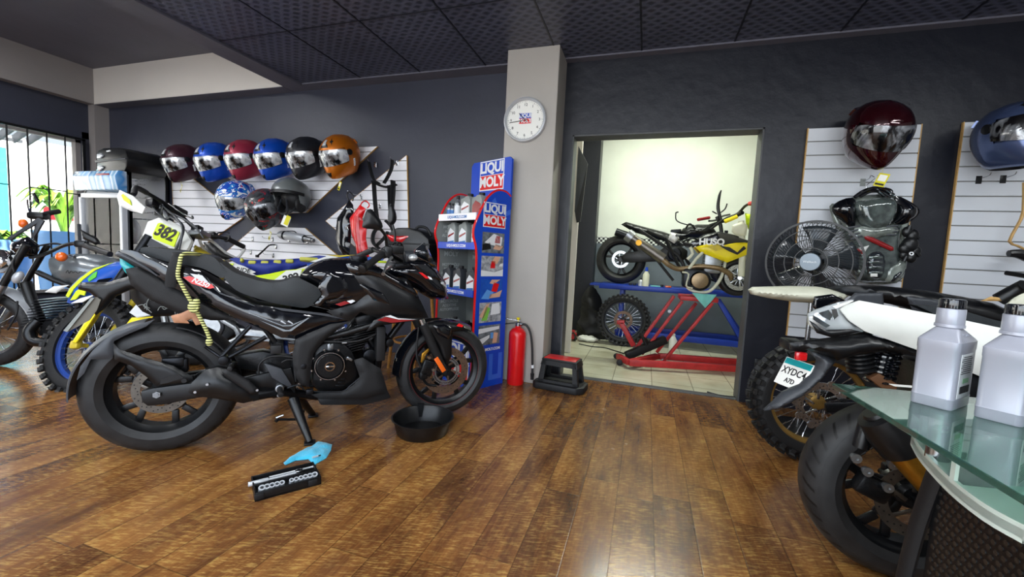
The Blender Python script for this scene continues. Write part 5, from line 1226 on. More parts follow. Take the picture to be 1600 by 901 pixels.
mk('bag_plastic', '#eef1f4', .25, trans=.35, coat=.4, bump=.5, bs=20)
for (x, z, s) in ((.12, 1.0, .12), (-.12, 1.26, .09)):
    bm = B(); ball(bm, (xl+wd/2+x, fy+.22, z+.095 if s > .1 else z+.07), (s, .07, s*1.25)); o = obj('plastic_bag', bm, M['bag_plastic']); tag(o, 'larger white bundle on a middle shelf inside the display fridge' if s > .1 else 'small white bundle on an upper shelf inside the display fridge', 'bag')
# luggage case on the fridge
cpos = V(((xl+xr)/2+.05, fy+.28, zt)); t = thing('top_case', 'black motorcycle top case lying on top of the display fridge', 'case', cpos, math.radians(-8))
bm = B(); prism(bm, [(-.32, .03), (-.29, .0), (.30, 0), (.36, .06), (.38, .14), (.33, .225), (.18, .265), (-.16, .28), (-.29, .26), (-.32, .21)], -.19, .19, bev=.05); obj('shell', bm, M['black_satin'], t)
bm = B(); prism(bm, [(-.325, .12), (-.30, .125), (.36, .125), (.36, .140), (-.30, .150), (-.325, .15)], -.20, .20, bev=.004); obj('seam_band', bm, M['grey_plastic'], t)
for z in (.19, .06):
    bm = B(); box(bm, (-.22, -.197, z), (.09, .02, .05), .006); box(bm, (-.16, -.2, z), (.05, .014, .02), .004); obj('latch', bm, M['silver_paint'], t)
bm = B(); cyl(bm, (-.27, -.19, .03), (-.27, -.205, .03), .016); obj('indicator_dot', bm, M['teal'], t)
bm = B(); cyl(bm, (-.22, -.19, .02), (-.22, -.205, .02), .016); obj('indicator_dot', bm, M['red_lens'], t)
bm = B(); box(bm, (-.02, -.192, .235), (.09, .01, .016), .003); obj('maker_plate', bm, M['silver_paint'], t)
# whiteboard
yw = 3.56; q0 = ony(189, 267, yw); q1 = ony(258, 275, yw); t = thing('whiteboard', 'grey whiteboard with faint handwriting standing between the fridge and the helmets', 'whiteboard', ((q0.x+q1.x)/2, yw, 0)); w_ = q1.x-q0.x; zt_ = q1.z
bm = B(); wbox(bm, (-w_/2, 0, .25), (w_/2, .02, zt_), .003); obj('board', bm, M['slat_grey'] if False else mk('whiteboard_grey', '#a9acb6', .35, var=.05), t)
bm = B(); wbox(bm, (-w_/2-.012, -.006, .24), (-w_/2, .024, zt_+.01)); wbox(bm, (w_/2, -.006, .24), (w_/2+.012, .024, zt_+.01)); wbox(bm, (-w_/2, -.006, zt_), (w_/2, .024, zt_+.012)); wbox(bm, (-w_/2, -.006, .24), (w_/2, .024, .255)); obj('board_frame', bm, M['dark_metal'], t)
bm = B(); random.seed(11)
for ln, (yy, n) in enumerate([(.05, 18), (.10, 8), (.2, 4), (.26, 14), (.36, 16), (.44, 12)]):
    x = -w_/2+.18
    for k in range(n):
        a = .012; pts = [V((x+i*.008, -.001, zt_-yy+random.uniform(-a, a))) for i in range(4)]; tube(bm, pts, .0012, 4, 2); x += .034
        if x > w_/2-.05: break
obj('handwriting', bm, M['grey_plastic'], t)
bm = B(); wbox(bm, (w_/2-.13, -.004, .80), (w_/2-.03, 0, 1.02)); o = obj('yellow_note', bm, M['yellow']); o.location = ((q0.x+q1.x)/2-.05, yw, 0); tag(o, 'yellow paper note stuck low on the grey whiteboard', 'note')
# ------------------------------------------------------------------ oil display stand beside the pillar
SA = math.atan2(-.463, .886); SF = Frame((-1.045, 3.155, 0), yaw(SA)); SW, SD = .50, .33
t = st = thing('oil_display_stand', 'blue and red oil display stand with stocked shelves, leaning against the grey pillar', 'display stand', SF.o, SA)
fb = -SD
def side_outline():
    pts = [(0, 0), (0, 1.53)]
    top = SF.trx(797, 303, 0); 
    return [(0, 0.0), (0, 1.50), (-.06, 1.53), (-.15, 1.525), (-.24, 1.46), (-.31, 1.34), (-.355, 1.24), (-.36, 1.17), (-.33, 1.08), (-.32, .9), (-.325, .3), (-.33, 0)]
OUT = side_outline()
OS = [(p.x, p.z) for p in smooth_pts([V((a, 0, b)) for a, b in OUT[1:]], 4)]+[(0, 0)]
def stand_side(x0, x1, m, nm):
    bm = B(); prism(bm, OS, x0, x1, 'x'); return obj(nm, bm, M[m], t, flat=True)
M['stand_grey'] = wall_paint('grey_printed_board', '#848885', .04, .5, .05)
right_panel = stand_side(-.012, 0, 'blue_sign', 'side_panel'); left_panel = stand_side(-SW, -SW+.012, 'stand_grey', 'side_panel')
for x in (-.006, -SW+.006):
    bm = B(); tube(bm, [V((x, a-.003, b)) for a, b in OS[:-2]]+[V((x, -.333, 0))], .009, 8, 0); obj('edge_trim', bm, M['red_bright'], t)
bm = B(); wbox(bm, (-SW+.01, -.02, 0), (-.01, -.008, 1.5)); back = obj('back_panel', bm, M['stand_grey'], t, flat=True)
# header board
bm = B(); prism(bm, [(-SW-.0, 1.40), (-.005, 1.40), (-.005, 1.79), (-.03, 1.81), (-SW+.03, 1.81), (-SW, 1.78)], -.008, .012, bev=.002); hd = obj('header_board', bm, M['blue_sign'], t, flat=True)
logo(hd, face_mat(V((-.235, -.0095, 1.685)), V((1, 0, 0)), V((0, 0, 1))), .28)
# side printing (on the right panel, facing +x)
def side_rect(y0, y1, z0, z1, m, off=.001, nm='print'):
    bm = B(); wbox(bm, (0, y0, z0), (off, y1, z1)); return obj(nm, bm, M[m] if isinstance(m, str) else m, right_panel, flat=True)
logo(right_panel, face_mat(V((.0015, -.165, 1.335)), V((0, 1, 0)), V((0, 0, 1))), .215)
mk('photo_dark', '#3c4046', .4, var=.8, vs=22, dark='#c9ccd0'); mk('photo_grey', '#8f979e', .4, dark='#23272c', vs=16); mk('photo_blue', '#1c5fc8', .4, dark='#123f9a', vs=12); mk('skin_print', '#d9a98c', .5); mk('green_print', '#7fc24a', .45); mk('lightblue_print', '#5d9be0', .4)
zz = [1.205-.178*i for i in range(5)]
for i, z in enumerate(zz):
    pm = ['photo_grey', 'photo_dark', 'photo_blue', 'photo_dark', 'photo_grey'][i]
    pr = side_rect(-.28, -.055, z-.155, z, pm, .0012, 'advert_photo')
    bm = B()
    def poly(pts, mi): prism(bm, [(-.28+a*.225, z-.155+b*.155) for a, b in pts], .0013, .002, 'x', mi=mi)
    if i == 0: poly([(.1, .5), (.5, .95), (.9, .8), (.85, .3), (.4, .4)], 3); poly([(.5, .2), (.8, .15), (.95, .35), (.6, .45)], 1); poly([(.55, .5), (.8, .5), (.8, .85), (.6, .85)], 4); poly([(.0, .1), (.4, .2), (.35, .5), (.02, .4)], 0)
    if i == 1: poly([(.0, .0), (1, .0), (1, .35), (.6, .2), (.0, .3)], 3); poly([(.45, .7), (.6, 1), (.85, .95), (.7, .6)], 1); poly([(.4, .4), (.62, .4), (.62, .75), (.45, .75)], 4); poly([(.8, .5), (.98, .5), (.98, .65), (.85, .62)], 3)
    if i == 2: poly([(.05, .05), (.3, .5), (.6, .35), (.4, .0)], 5); poly([(.4, .05), (.9, .1), (1, .45), (.7, .3), (.45, .25)], 1); poly([(.4, .8), (.5, .98), (.9, .98), (.6, .75)], 1); poly([(.5, .4), (.75, .35), (.85, .75), (.6, .85)], 4)
    if i == 3: poly([(.0, .3), (.3, .9), (.45, .95), (.2, .2)], 1); poly([(.1, .1), (.35, .1), (.48, .7), (.3, .8)], 2); poly([(.5, .35), (.95, .4), (.9, .95), (.55, .9)], 3)
    if i == 4: poly([(.0, .6), (.95, .75), (.95, .9), (.0, .85)], 3); poly([(.1, .0), (.5, .35), (.5, .5), (.0, .3)], 3); poly([(.65, .05), (.85, .05), (.9, .55), (.7, .6)], 1); poly([(.55, .3), (.68, .3), (.68, .6), (.55, .6)], 5)
    obj('advert_shape', bm, [M['ink_black'], M['skin_print'], M['green_print'], M['label_white'], M['red_bright'], M['lightblue_print']], pr, flat=True)
bm = B(); text_bm(bm, 'LIQUI-MOLY.COM', .030, face_mat(V((.0012, -.17, .30)), V((0, 1, 0)), V((0, 0, 1))), .0004, bold=.0012); obj('web_lettering', bm, M['label_white'], right_panel, flat=True)
for (a, b_, c_, d_) in ((-.16, -.02, .05, .09), (-.16, -.12, .09, .26), (-.06, -.02, .09, .26)): side_rect(a, b_, c_, d_, mk('blue_sign_pale', '#3a6ad6', .35) if 'blue_sign_pale' not in M else 'blue_sign_pale')
bm = B(); prism(bm, [(-.17, 1.47), (-.13, 1.40), (-.06, 1.37), (0, 1.40), (0, 1.36), (-.05, 1.34), (-.14, 1.37), (-.2, 1.44)], .0, .0008, 'x'); obj('print', bm, M['blue_sign_pale'], right_panel, flat=True)
# printing inside the left panel and back (faint white words)
mk('print_grey', '#b9bdbb', .5)
lx = -SW+.0125
for z in (1.36, 1.05, .74, .43):
    bm = B(); Mx = face_mat(V((lx, -.17, z)), V((0, -1, 0)), V((0, 0, 1))) @ Matrix.Identity(4)
    Mx = face_mat(V((lx, -.17, z)), V((0, 1, 0)), V((0, 0, 1)))
    text_bm(bm, 'LIQUI', .055, Mx @ Matrix.Translation((-.03, .03, 0)), .0004, bold=.001); text_bm(bm, 'MOLY', .055, Mx @ Matrix.Translation((-.03, -.025, 0)), .0004, bold=.001)
    text_bm(bm, 'MOTORÖLE', .033, Mx @ Matrix.Translation((-.03, -.115, 0)), .0004, bold=.0012); text_bm(bm, 'ADDITIVE', .033, Mx @ Matrix.Translation((-.03, -.15, 0)), .0004, bold=.0012); text_bm(bm, 'AUTOPFLEGE', .033, Mx @ Matrix.Translation((-.03, -.185, 0)), .0004, bold=.0012)
    obj('panel_lettering', bm, M['print_grey'], left_panel, flat=True)
    bm = B(); Mx = face_mat(V((-.25, -.0212, z-.02)), V((1, 0, 0)), V((0, 0, 1)))
    text_bm(bm, 'LIQUI', .055, Mx @ Matrix.Translation((-.1, .03, 0)), .0004, bold=.001); text_bm(bm, 'MOLY', .055, Mx @ Matrix.Translation((-.1, -.025, 0)), .0004, bold=.001); text_bm(bm, 'MOTORÖLE', .03, Mx @ Matrix.Translation((.1, .03, 0)), .0004, bold=.001); text_bm(bm, 'AUTOPFLEGE', .03, Mx @ Matrix.Translation((.1, -.01, 0)), .0004, bold=.001)
    obj('panel_lettering', bm, M['print_grey'], back, flat=True)
# shelves
def canister(label, x, y, z, h=.16, w=.095, d=.055, lab='label_white', body='display_grey', parent_frame=SF, rz=0.0, group='oil bottles on the display stand', stripe='red_dark'):
    p = parent_frame.o+parent_frame.R @ V((x, y, z)); tt = thing('oil_bottle', label, 'bottle', p, SA+rz, group)
    bm = B(); prism(bm, [(-w/2, .0), (w/2, 0), (w/2, h*.72), (w*.36, h*.86), (w*.30, h*.9), (-w*.02, h*.9), (-w*.05, h*.86), (-w/2, h*.80)], -d/2, d/2, bev=min(.008, d*.2)); obj('body', bm, M[body], tt)
    bm = B(); cyl(bm, (w*.12, 0, h*.88), (w*.12, 0, h), d*.30, seg=16, bev=.001); obj('cap', bm, M['ink_black'], tt)
    bm = B(); prism(bm, [(-w*.40, h*.08), (w*.42, h*.08), (w*.42, h*.56), (-w*.1, h*.70), (-w*.40, h*.5)], -d/2-.0012, -d/2+.001); lo = obj('label', bm, M[lab], tt, flat=True)
    bm = B(); prism(bm, [(-w*.36, h*.34), (w*.38, h*.48), (w*.38, h*.54), (-w*.36, h*.42)], -d/2-.002, -d/2-.001); obj('label_stripe', bm, M[stripe], lo, flat=True)
    bm = B(); prism(bm, [(-w*.36, h*.12), (w*.38, h*.12), (w*.38, h*.24), (-w*.36, h*.2)], -d/2-.002, -d/2-.001); obj('label_block', bm, M['label_blue'], lo, flat=True)
def slimb(label, x, y, z, h=.15, r=.022, lab='label_blue'):
    p = SF.o+SF.R @ V((x, y, z)); tt = thing('additive_bottle', label, 'bottle', p, SA, 'oil bottles on the display stand')
    bm = B(); lathe(bm, [(0, 0), (r*.9, 0), (r, .006), (r, h*.66), (r*.8, h*.74), (r*.42, h*.82), (r*.42, h*.86), (0, h*.86)], (0, 0, 0), seg=20); obj('body', bm, M['aluminium'], tt)
    bm = B(); cyl(bm, (0, 0, h*.84), (0, 0, h), r*.5, seg=14); obj('cap', bm, M['ink_black'], tt)
    bm = B(); lathe(bm, [(r+.0008, h*.12), (r+.0008, h*.58)], (0, 0, 0), seg=20, arc=(0, 2*PI*.999)); obj('label', bm, M[lab], tt)
zs_ = []
for k, (pl, pr_, lm) in enumerate((((700, 347), (748, 339), 'slat_white'), ((698, 388), (748, 389), 'blue_sign'), ((693, 456), (742, 465), 'blue_sign'), ((690, 525), (738, 537), 'blue_sign'))):
    zl = SF.tr(*pl, -SD).z; zr = SF.tr(*pr_, -SD).z; z = (zl+zr)/2; zs_.append(z)
    bm = B(); wbox(bm, (-SW+.012, -SD+.01, z), (-.012, -.02, z+.012)); s = obj('shelf', bm, M['dark_metal'], t, flat=True)
    bm = B(); wbox(bm, (-SW+.012, -SD-.012, z-.004), (-.012, -SD+.0, z+.050), .003); l = obj('shelf_lip', bm, M[lm], s, flat=True)
    bm = B(); text_bm(bm, 'LIQUI-MOLY.COM', .030, face_mat(V((-.24, -SD-.0128, z+.022)), V((1, 0, 0)), V((0, 0, 1))), .0004, bold=.001); obj('lip_lettering', bm, M['label_white' if k else 'label_blue'], l, flat=True)
print('STAND shelves', [round(z, 3) for z in zs_])
sh = zs_
z = sh[0]+.0125
slimb('slim silver additive bottle, leftmost on the top shelf of the oil stand', -.455, -.26, z, .14, .020); slimb('slim silver additive bottle, second from the left on the top shelf of the oil stand', -.41, -.26, z, .13, .020); slimb('taller silver bottle left of the can on the top shelf of the oil stand', -.355, -.25, z, .19, .028, 'label_white')
canister('grey oil can with a red stripe in the middle of the top shelf', -.25, -.22, z, .20, .12, .08); canister('grey oil can at the right end of the top shelf of the oil stand', -.11, -.22, z, .20, .12, .08, 'red_dark')
z = sh[1]+.0125
for x, lb in ((-.40, 'grey oil can, leftmost on the second shelf of the oil stand'), (-.25, 'grey oil can in the middle of the second shelf of the oil stand'), (-.09, 'grey oil can, rightmost on the second shelf of the oil stand')): canister(lb, x, -.24, z, .22, .105, .07)
z = sh[2]+.0125
for x, lb in ((-.43, 'grey oil can, leftmost on the third shelf of the oil stand'), (-.29, 'grey oil can in the middle of the third shelf of the oil stand'), (-.12, 'grey oil can, rightmost on the third shelf of the oil stand')): canister(lb, x, -.25, z, .21, .105, .07, body='grey_plastic')
z = sh[3]+.0125
canister('pale lilac bottle on the lowest shelf of the oil stand', -.33, -.26, z, .15, .09, .06, body='silver_paint'); canister('small box with a red label on the lowest shelf of the oil stand', -.17, -.26, z, .14, .08, .07, 'red_bright', 'black_satin')
for (x, y, lb) in ((-.41, -.2, 'grey can at the left end of the lowest shelf of the oil stand'),): canister(lb, x, y, z, .12, .08, .06, 'label_white', 'black_satin')
bm = B(); wbox(bm, (-SW+.012, -SD, 0), (-.012, -SD+.012, sh[3]-.03)); pn = obj('base_panel', bm, M['blue_sign'], t, flat=True)
logo(pn, face_mat(V((-.22, -SD-.001, .20)), V((1, 0, 0)), V((0, 0, 1))), .34)
# ------------------------------------------------------------------ fire extinguisher
p = onz(802, 601); r_e = .07; t = thing('fire_extinguisher', 'red fire extinguisher with a black hose standing against the grey pillar', 'fire extinguisher', (p.x, p.y+.05, 0))
bm = B(); lathe(bm, [(0, 0), (.066, 0), (r_e, .008), (r_e, .40), (.066, .425), (.045, .452), (.022, .462), (.022, .475), (0, .475)], (0, 0, 0), seg=40); obj('cylinder', bm, M['red_bright'], t)
bm = B(); cyl(bm, (0, 0, .465), (0, 0, .50), .02); cyl(bm, (-.01, 0, .49), (.035, 0, .49), .014); obj('valve', bm, M['steel'], t)
bm = B(); bar(bm, (.01, 0, .505), (-.12, -.02, .48), .018, .008, .003); obj('lower_handle', bm, M['black_satin'], t)
bm = B(); bar(bm, (.02, 0, .515), (-.11, -.02, .53), .018, .005, .002); obj('upper_handle', bm, M['steel'], t)
bm = B(); cyl(bm, (.0, 0, .51), (.0, 0, .54), .008); cyl(bm, (-.012, 0, .535), (.012, 0, .535), .008); obj('pressure_gauge', bm, M['yellow'], t)
bm = B(); tube(bm, [(.03, 0, .49), (.07, 0, .485), (.105, 0, .43), (.125, 0, .33), (.135, .0, .2), (.14, 0, .10)], .009, 10); obj('hose', bm, M['rubber'], t)
bm = B(); cyl(bm, (.138, 0, .17), (.1405, 0, .145), .0115); obj('hose_band', bm, M['label_white'], t)
bm = B(); lathe(bm, [(.012, 0), (.016, .04)], (.14, 0, .06), seg=12); cyl(bm, (.14, 0, .05), (.14, 0, .10), .013, .010); obj('nozzle', bm, M['black_matte'], t)
# ------------------------------------------------------------------ step stool on a mechanic creeper base
c0, c1, c2, c3 = onz(826, 607), onz(906, 622), onz(920, 605), onz(845, 590)
ctr = (c0+c1+c2+c3)/4+V((.012, 0, 0)); ax = (c1-c0); a_ = math.atan2(ax.y, ax.x); t = thing('tray_base', 'flat black plastic tray base with handle slots on the floor by the doorway', 'tray', (ctr.x, ctr.y, 0), a_)
Lx = ax.length; Ly = .25
bm = B(); prism(bm, [(-Lx/2, -Ly/2+.03), (-Lx/2+.03, -Ly/2), (Lx/2-.05, -Ly/2), (Lx/2, -Ly/2+.05), (Lx/2, Ly/2-.05), (Lx/2-.05, Ly/2), (-Lx/2+.03, Ly/2), (-Lx/2, Ly/2-.03)], 0, .055, 'z', bev=.012); obj('base', bm, M['black_matte'], t)
bm = B(); wbox(bm, (Lx/2-.045, -.07, .0545), (Lx/2-.022, .07, .0565)); wbox(bm, (-Lx/2+.022, -.07, .0545), (-Lx/2+.045, .07, .0565)); obj('handle_slot', bm, M['ink_black'], t)
sx, sy, sh_ = .165, .095, .185
t2 = thing('step_stool', 'small black step stool with a red top standing on the black tray base', 'step stool', (ctr.x, ctr.y+.0, .0565), a_)
bm = B()
def frustum(bm, x, y, z0, z1, tx, ty, th):
    for s in (-1, 1):
        P = [(-x, z0), (x, z0), (tx, z1), (-tx, z1)]
        # side walls with window openings, built as four slabs each
        for a, b_ in (((-x, z0), (-tx, z1)), ((x, z0), (tx, z1))):
            sg = 1 if a[0] < 0 else -1
            v = [V((a[0], s*y, a[1])), V((a[0]+sg*.045, s*y, a[1])), V((b_[0]+sg*.035, s*ty, b_[1])), V((b_[0], s*ty, b_[1]))]
            t_ = bmesh.new(); lo = [t_.verts.new(q) for q in v]; hi = [t_.verts.new(q-V((0, s*th, 0))) for q in v]; t_.faces.new(lo); t_.faces.new(hi[::-1])
            for i in range(4): t_.faces.new((lo[i], lo[(i+1) % 4], hi[(i+1) % 4], hi[i]))
            merge(bm, t_)
        for (za, zb) in ((z0, z0+.02), (z1-.05, z1)):
            fa_ = (za-z0)/(z1-z0); fb_ = (zb-z0)/(z1-z0); xa = x+(tx-x)*fa_; xb = x+(tx-x)*fb_; ya = y+(ty-y)*fa_; yb_ = y+(ty-y)*fb_
            t_ = bmesh.new(); v = [V((-xa, s*ya, za)), V((xa, s*ya, za)), V((xb, s*yb_, zb)), V((-xb, s*yb_, zb))]; lo = [t_.verts.new(q) for q in v]; hi = [t_.verts.new(q-V((0, s*th, 0))) for q in v]; t_.faces.new(lo); t_.faces.new(hi[::-1])
            for i in range(4): t_.faces.new((lo[i], lo[(i+1) % 4], hi[(i+1) % 4], hi[i]))
            merge(bm, t_)
        for (ya0, ya1) in ((-y, -y+.035), (y-.035, y)):
            k = ty/y
            v = [V((s*x, ya0, z0)), V((s*x, ya1, z0)), V((s*tx, ya1*k, z1)), V((s*tx, ya0*k, z1))]; t_ = bmesh.new(); lo = [t_.verts.new(q) for q in v]; hi = [t_.verts.new(q-V((s*th, 0, 0))) for q in v]; t_.faces.new(lo); t_.faces.new(hi[::-1])
            for i in range(4): t_.faces.new((lo[i], lo[(i+1) % 4], hi[(i+1) % 4], hi[i]))
            merge(bm, t_)
        v = [V((s*(tx+.012), -ty-.01, z1-.05)), V((s*(tx+.012), ty+.01, z1-.05)), V((s*tx, ty, z1)), V((s*tx, -ty, z1))]; t_ = bmesh.new(); lo = [t_.verts.new(q) for q in v]; hi = [t_.verts.new(q-V((s*th, 0, 0))) for q in v]; t_.faces.new(lo); t_.faces.new(hi[::-1])
        for i in range(4): t_.faces.new((lo[i], lo[(i+1) % 4], hi[(i+1) % 4], hi[i]))
        merge(bm, t_)
    box(bm, (0, 0, z1-.006), (2*tx+.01, 2*ty+.01, .016), .006)
frustum(bm, sx, sy, 0, sh_, sx*.84, sy*.82, .008); obj('legs_frame', bm, M['black_matte'], t2)
bm = B(); box(bm, (0, 0, sh_+.004), (sx*1.55, sy*1.5, .004), .0015); obj('top_pad', bm, M['red_paint'], t2)
# ------------------------------------------------------------------ drip pan
c = (onz(660, 690)+onz(660, 650))/2; rp = (onz(712, 668)-onz(608, 668)).length/2; ctrp = onz(660, 672)
t = thing('drip_pan', 'round black plastic oil drip pan on the floor in front of the motorcycle wheel', 'pan', (ctrp.x+.012, ctrp.y-.02, 0)); rp = .172; hp = .095
bm = B(); lathe(bm, [(0, 0), (rp*.80, 0), (rp*.84, .006), (rp*.97, hp-.008), (rp*1.03, hp-.004), (rp*1.035, hp), (rp*.985, hp), (rp*.95, hp-.01), (rp*.82, .008), (0, .006)], (0, 0, 0), seg=56); obj('bowl', bm, M['black_satin'], t)
bm = B(); u = Matrix.Rotation(math.radians(125), 3, 'Z') @ V((1, 0, 0)); 
prism(bm, [(-.020, hp+.02), (.020, hp+.02), (.010, .03), (-.010, .03)], -.004, .004); bmesh.ops.transform(bm, matrix=Matrix.Translation(u*rp*.88) @ Matrix.Rotation(math.radians(35), 4, 'Z'), verts=bm.verts[:]); obj('pour_spout', bm, M['black_satin'], t)
# ------------------------------------------------------------------ socket set, rag
q0, q1 = onz(398, 784), onz(502, 756); a_ = math.atan2((q1-q0).y, (q1-q0).x); L = (q1-q0).length; nrm = V((-math.sin(a_), math.cos(a_), 0)); D1 = .075
# lower tray (front) with sockets, rear tray is the open lid
org = q0+(q1-q0)*.5
def tray(name, label, off, y0, d, h):
    tt = thing(name, label, 'tool case', org+nrm*off, a_)
    return tt
tt = thing('socket_set_case', 'open black socket set case lying on the floor beside the blue rag', 'tool case', org, a_)
bm = B(); h = .036
for (y0, y1, hh) in ((0, D1, h), (D1+.004, D1*2+.012, h*.9)):
    wbox(bm, (-L/2, y0, 0), (L/2, y1, .008)); wbox(bm, (-L/2, y0, 0), (L/2, y0+.006, hh), .002); wbox(bm, (-L/2, y1-.006, 0), (L/2, y1, hh), .002); wbox(bm, (-L/2, y0, 0), (-L/2+.006, y1, hh), .002); wbox(bm, (L/2-.006, y0, 0), (L/2, y1, hh), .002)
    wbox(bm, (-L/2+.005, y0+.005, .006), (L/2-.005, y1-.005, hh*.4))
obj('tray', bm, M['black_satin'], tt)
for x in (-.11, .09):
    bm = B(); box(bm, (x, -.003, .02), (.035, .010, .024), .003); obj('latch', bm, M['black_matte'], tt)
n = 0
for i in range(12):
    if i == 5: continue
    x = -L/2+.028+i*(L-.05)/11; r = .0095+.0006*abs(6-i)
    s = thing('socket', ['chrome socket at the left end of the socket set', 'chrome socket in the front row of the socket set', 'chrome socket at the right end of the socket set'][0 if i == 0 else (2 if i == 11 else 1)], 'socket', org+Matrix.Rotation(a_, 3, 'Z') @ V((x, .038, h*.42+.0005)), a_, 'chrome sockets in the tool case')
    bm = B(); lathe(bm, [(r*.55, .028), (r, .028), (r, .004), (r*.8, 0), (0, 0), (0, .010), (r*.55, .010)], (0, 0, 0), (0, -.45, .9), 18); obj('socket_body', bm, M['silver_paint'], s)
Ra = Matrix.Rotation(a_, 3, 'Z')
s = thing('ratchet_handle', 'chrome ratchet handle in the rear tray of the socket set', 'wrench', org+Ra @ V((-.02, D1+.035, .024)), a_)
bm = B(); cyl(bm, (-.12, 0, .0), (-.045, 0, .0), .010, bev=.002); cyl(bm, (-.045, 0, 0), (.06, 0, .0), .005); obj('shaft', bm, M['silver_paint'], s)
bm = B(); cyl(bm, (.075, 0, -.008), (.075, 0, .012), .016, bev=.003); obj('ratchet_head', bm, M['chrome'], s)
s = thing('extension_bar', 'thin chrome extension bar behind the ratchet in the socket set', 'tool', org+Ra @ V((.03, D1+.058, .022)), a_)
bm = B(); cyl(bm, (-.09, 0, 0), (.09, 0, 0), .004); obj('rod', bm, M['silver_paint'], s); bm = B(); box(bm, (.095, 0, 0), (.014, .010, .010), .001); obj('square_drive', bm, M['steel'], s)
# rag
RP = [onz(*q) for q in ((443, 724), (452, 716), (468, 706), (488, 697), (497, 690), (519, 695), (517, 704), (510, 716), (491, 727), (482, 718), (462, 720), (446, 727))]
o0 = sum(RP, V())/len(RP); bm = B()
t_ = bmesh.new(); P2 = [(p.x-o0.x, p.y-o0.y) for p in RP]; inflate(t_, P2, .016, .05, 0, .008, None, .12, 'near')
for v in t_.verts:
    x, y, z = v.co.x, -v.co.y, v.co.z; nz = noise.noise(V((x*22, z*22, 3)))*.5+.5
    v.co = V((x, z, max(.0015, y*(.5+nz*1.3)+.002)))
merge(bm, t_); o = obj('cleaning_rag', bm, M['cyan_cloth']); o.location = (o0.x, o0.y, 0); tag(o, 'bright blue cleaning rag lying on the floor under the centre stand', 'cloth')
p = onz(493, 713, .025); s = thing('hex_bit', 'small chrome bit lying on the blue rag', 'tool', p, math.radians(60)); bm = B(); cyl(bm, (-.015, 0, 0), (.012, 0, 0), .0045, seg=6); obj('bit_body', bm, M['silver_paint'], s); bm = B(); cyl(bm, (.012, 0, 0), (.024, 0, 0), .003, seg=6); obj('bit_tip', bm, M['dark_metal'], s)
# ------------------------------------------------------------------ wooden stool carrying a top case with red reflector, behind the black motorcycle
cs = ony(650, 400, 3.22); zs0 = cs.z-.055; t = thing('wooden_stool', 'wooden bar stool with splayed legs behind the black motorcycle', 'stool', (cs.x, 3.22, 0))
bm = B(); cyl(bm, (0, 0, zs0-.03), (0, 0, zs0), .17, bev=.008, seg=32); obj('seat', bm, M['wood_stool'], t)
for a in range(4):
    u = V((math.cos(a*PI/2+.6), math.sin(a*PI/2+.6), 0)); bm = B(); cyl(bm, u*.12+V((0, 0, zs0-.03)), u*.21, .016, .013); obj('leg', bm, M['wood_stool'], t)
bm = B(); lathe(bm, [(.165, -.008), (.18, -.008), (.18, .008), (.165, .008)], (0, 0, .25), seg=32, closed_prof=True); obj('foot_ring', bm, M['wood_stool'], t)
t = thing('top_case', 'black top case with red reflectors on the wooden stool', 'case', (cs.x, 3.22, zs0+.001), math.radians(4))
bm = B(); prism(bm, [(-.18, .02), (-.15, 0), (.15, 0), (.19, .04), (.205, .14), (.19, .205), (.12, .265), (0, .29), (-.11, .285), (-.18, .24), (-.205, .16)], -.17, .17, bev=.04); obj('shell', bm, M['black_satin'], t)
bm = B(); prism(bm, [(-.208, .150), (.208, .150), (.206, .164), (-.206, .164)], -.172, .172, bev=.003); obj('seam_band', bm, M['black_matte'], t)
bm = B(); inflate(bm, [(-.195, .225), (-.08, .215), (.03, .225), (.07, .238), (-.01, .20), (-.045, .165), (-.145, .168)], .012, .02, -.168, sides='near'); obj('reflector', bm, M['red_lens'], t)
bm = B(); tube(bm, [(.02, -.06, .28), (.05, -.06, .305), (.12, -.06, .295), (.165, -.06, .23)], .012, 10); obj('carry_handle', bm, M['black_matte'], t)
# ------------------------------------------------------------------ generic engine bits
def fins(bm, a, b, n, sx, sy, th=.005, rot=0):
    a = V(a); b = V(b)
    for i in range(n): box(bm, a+(b-a)*(i/(n-1)), (sx, sy, th), .0015, rot=Matrix.Rotation(rot, 3, 'Y'), seg=1)
def moto_engine(root, c, s=1.0, m='engine_black', tilt=.2, mfin='dark_metal', badge=None):
    c = V(c)
    bm = B(); prism(bm, [(c.x+x*s, c.z+z*s) for x, z in ((-.17, .0), (-.15, -.09), (-.05, -.12), (.10, -.12), (.17, -.06), (.17, .03), (.08, .08), (-.08, .08))], -.11*s+c.y, .11*s+c.y, bev=.015); obj('crankcase', bm, M[m], root)
    bm = B(); lathe(bm, [(0, -.03), (.065*s, -.03), (.08*s, -.015), (.084*s, .02)], c+V((.02*s, -.115*s, -.02*s)), (0, 1, 0), 36); obj('clutch_cover', bm, M[mfin], root)
    bm = B(); p = c+V((.04*s, 0, .07*s)); d = V((math.sin(tilt), 0, math.cos(tilt)))
    fins(bm, p, p+d*.15*s, 9, .15*s, .17*s, rot=tilt); cyl(bm, p-d*.02, p+d*.17*s, .06*s); box(bm, p+d*.19*s, (.12*s, .13*s, .05*s), .01, rot=Matrix.Rotation(tilt, 3, 'Y')); obj('cylinder', bm, M[mfin], root)
# ------------------------------------------------------------------ dirt bike with number 382
DF = Frame(onz(97, 621), yaw(math.radians(35)) @ Matrix.Rotation(math.radians(-21), 3, 'X'))
db = thing('dirt_bike', 'leaning blue, white and neon yellow dirt bike with number 382 behind the black motorcycle', 'motorcycle', DF.o, mat3=DF.R)
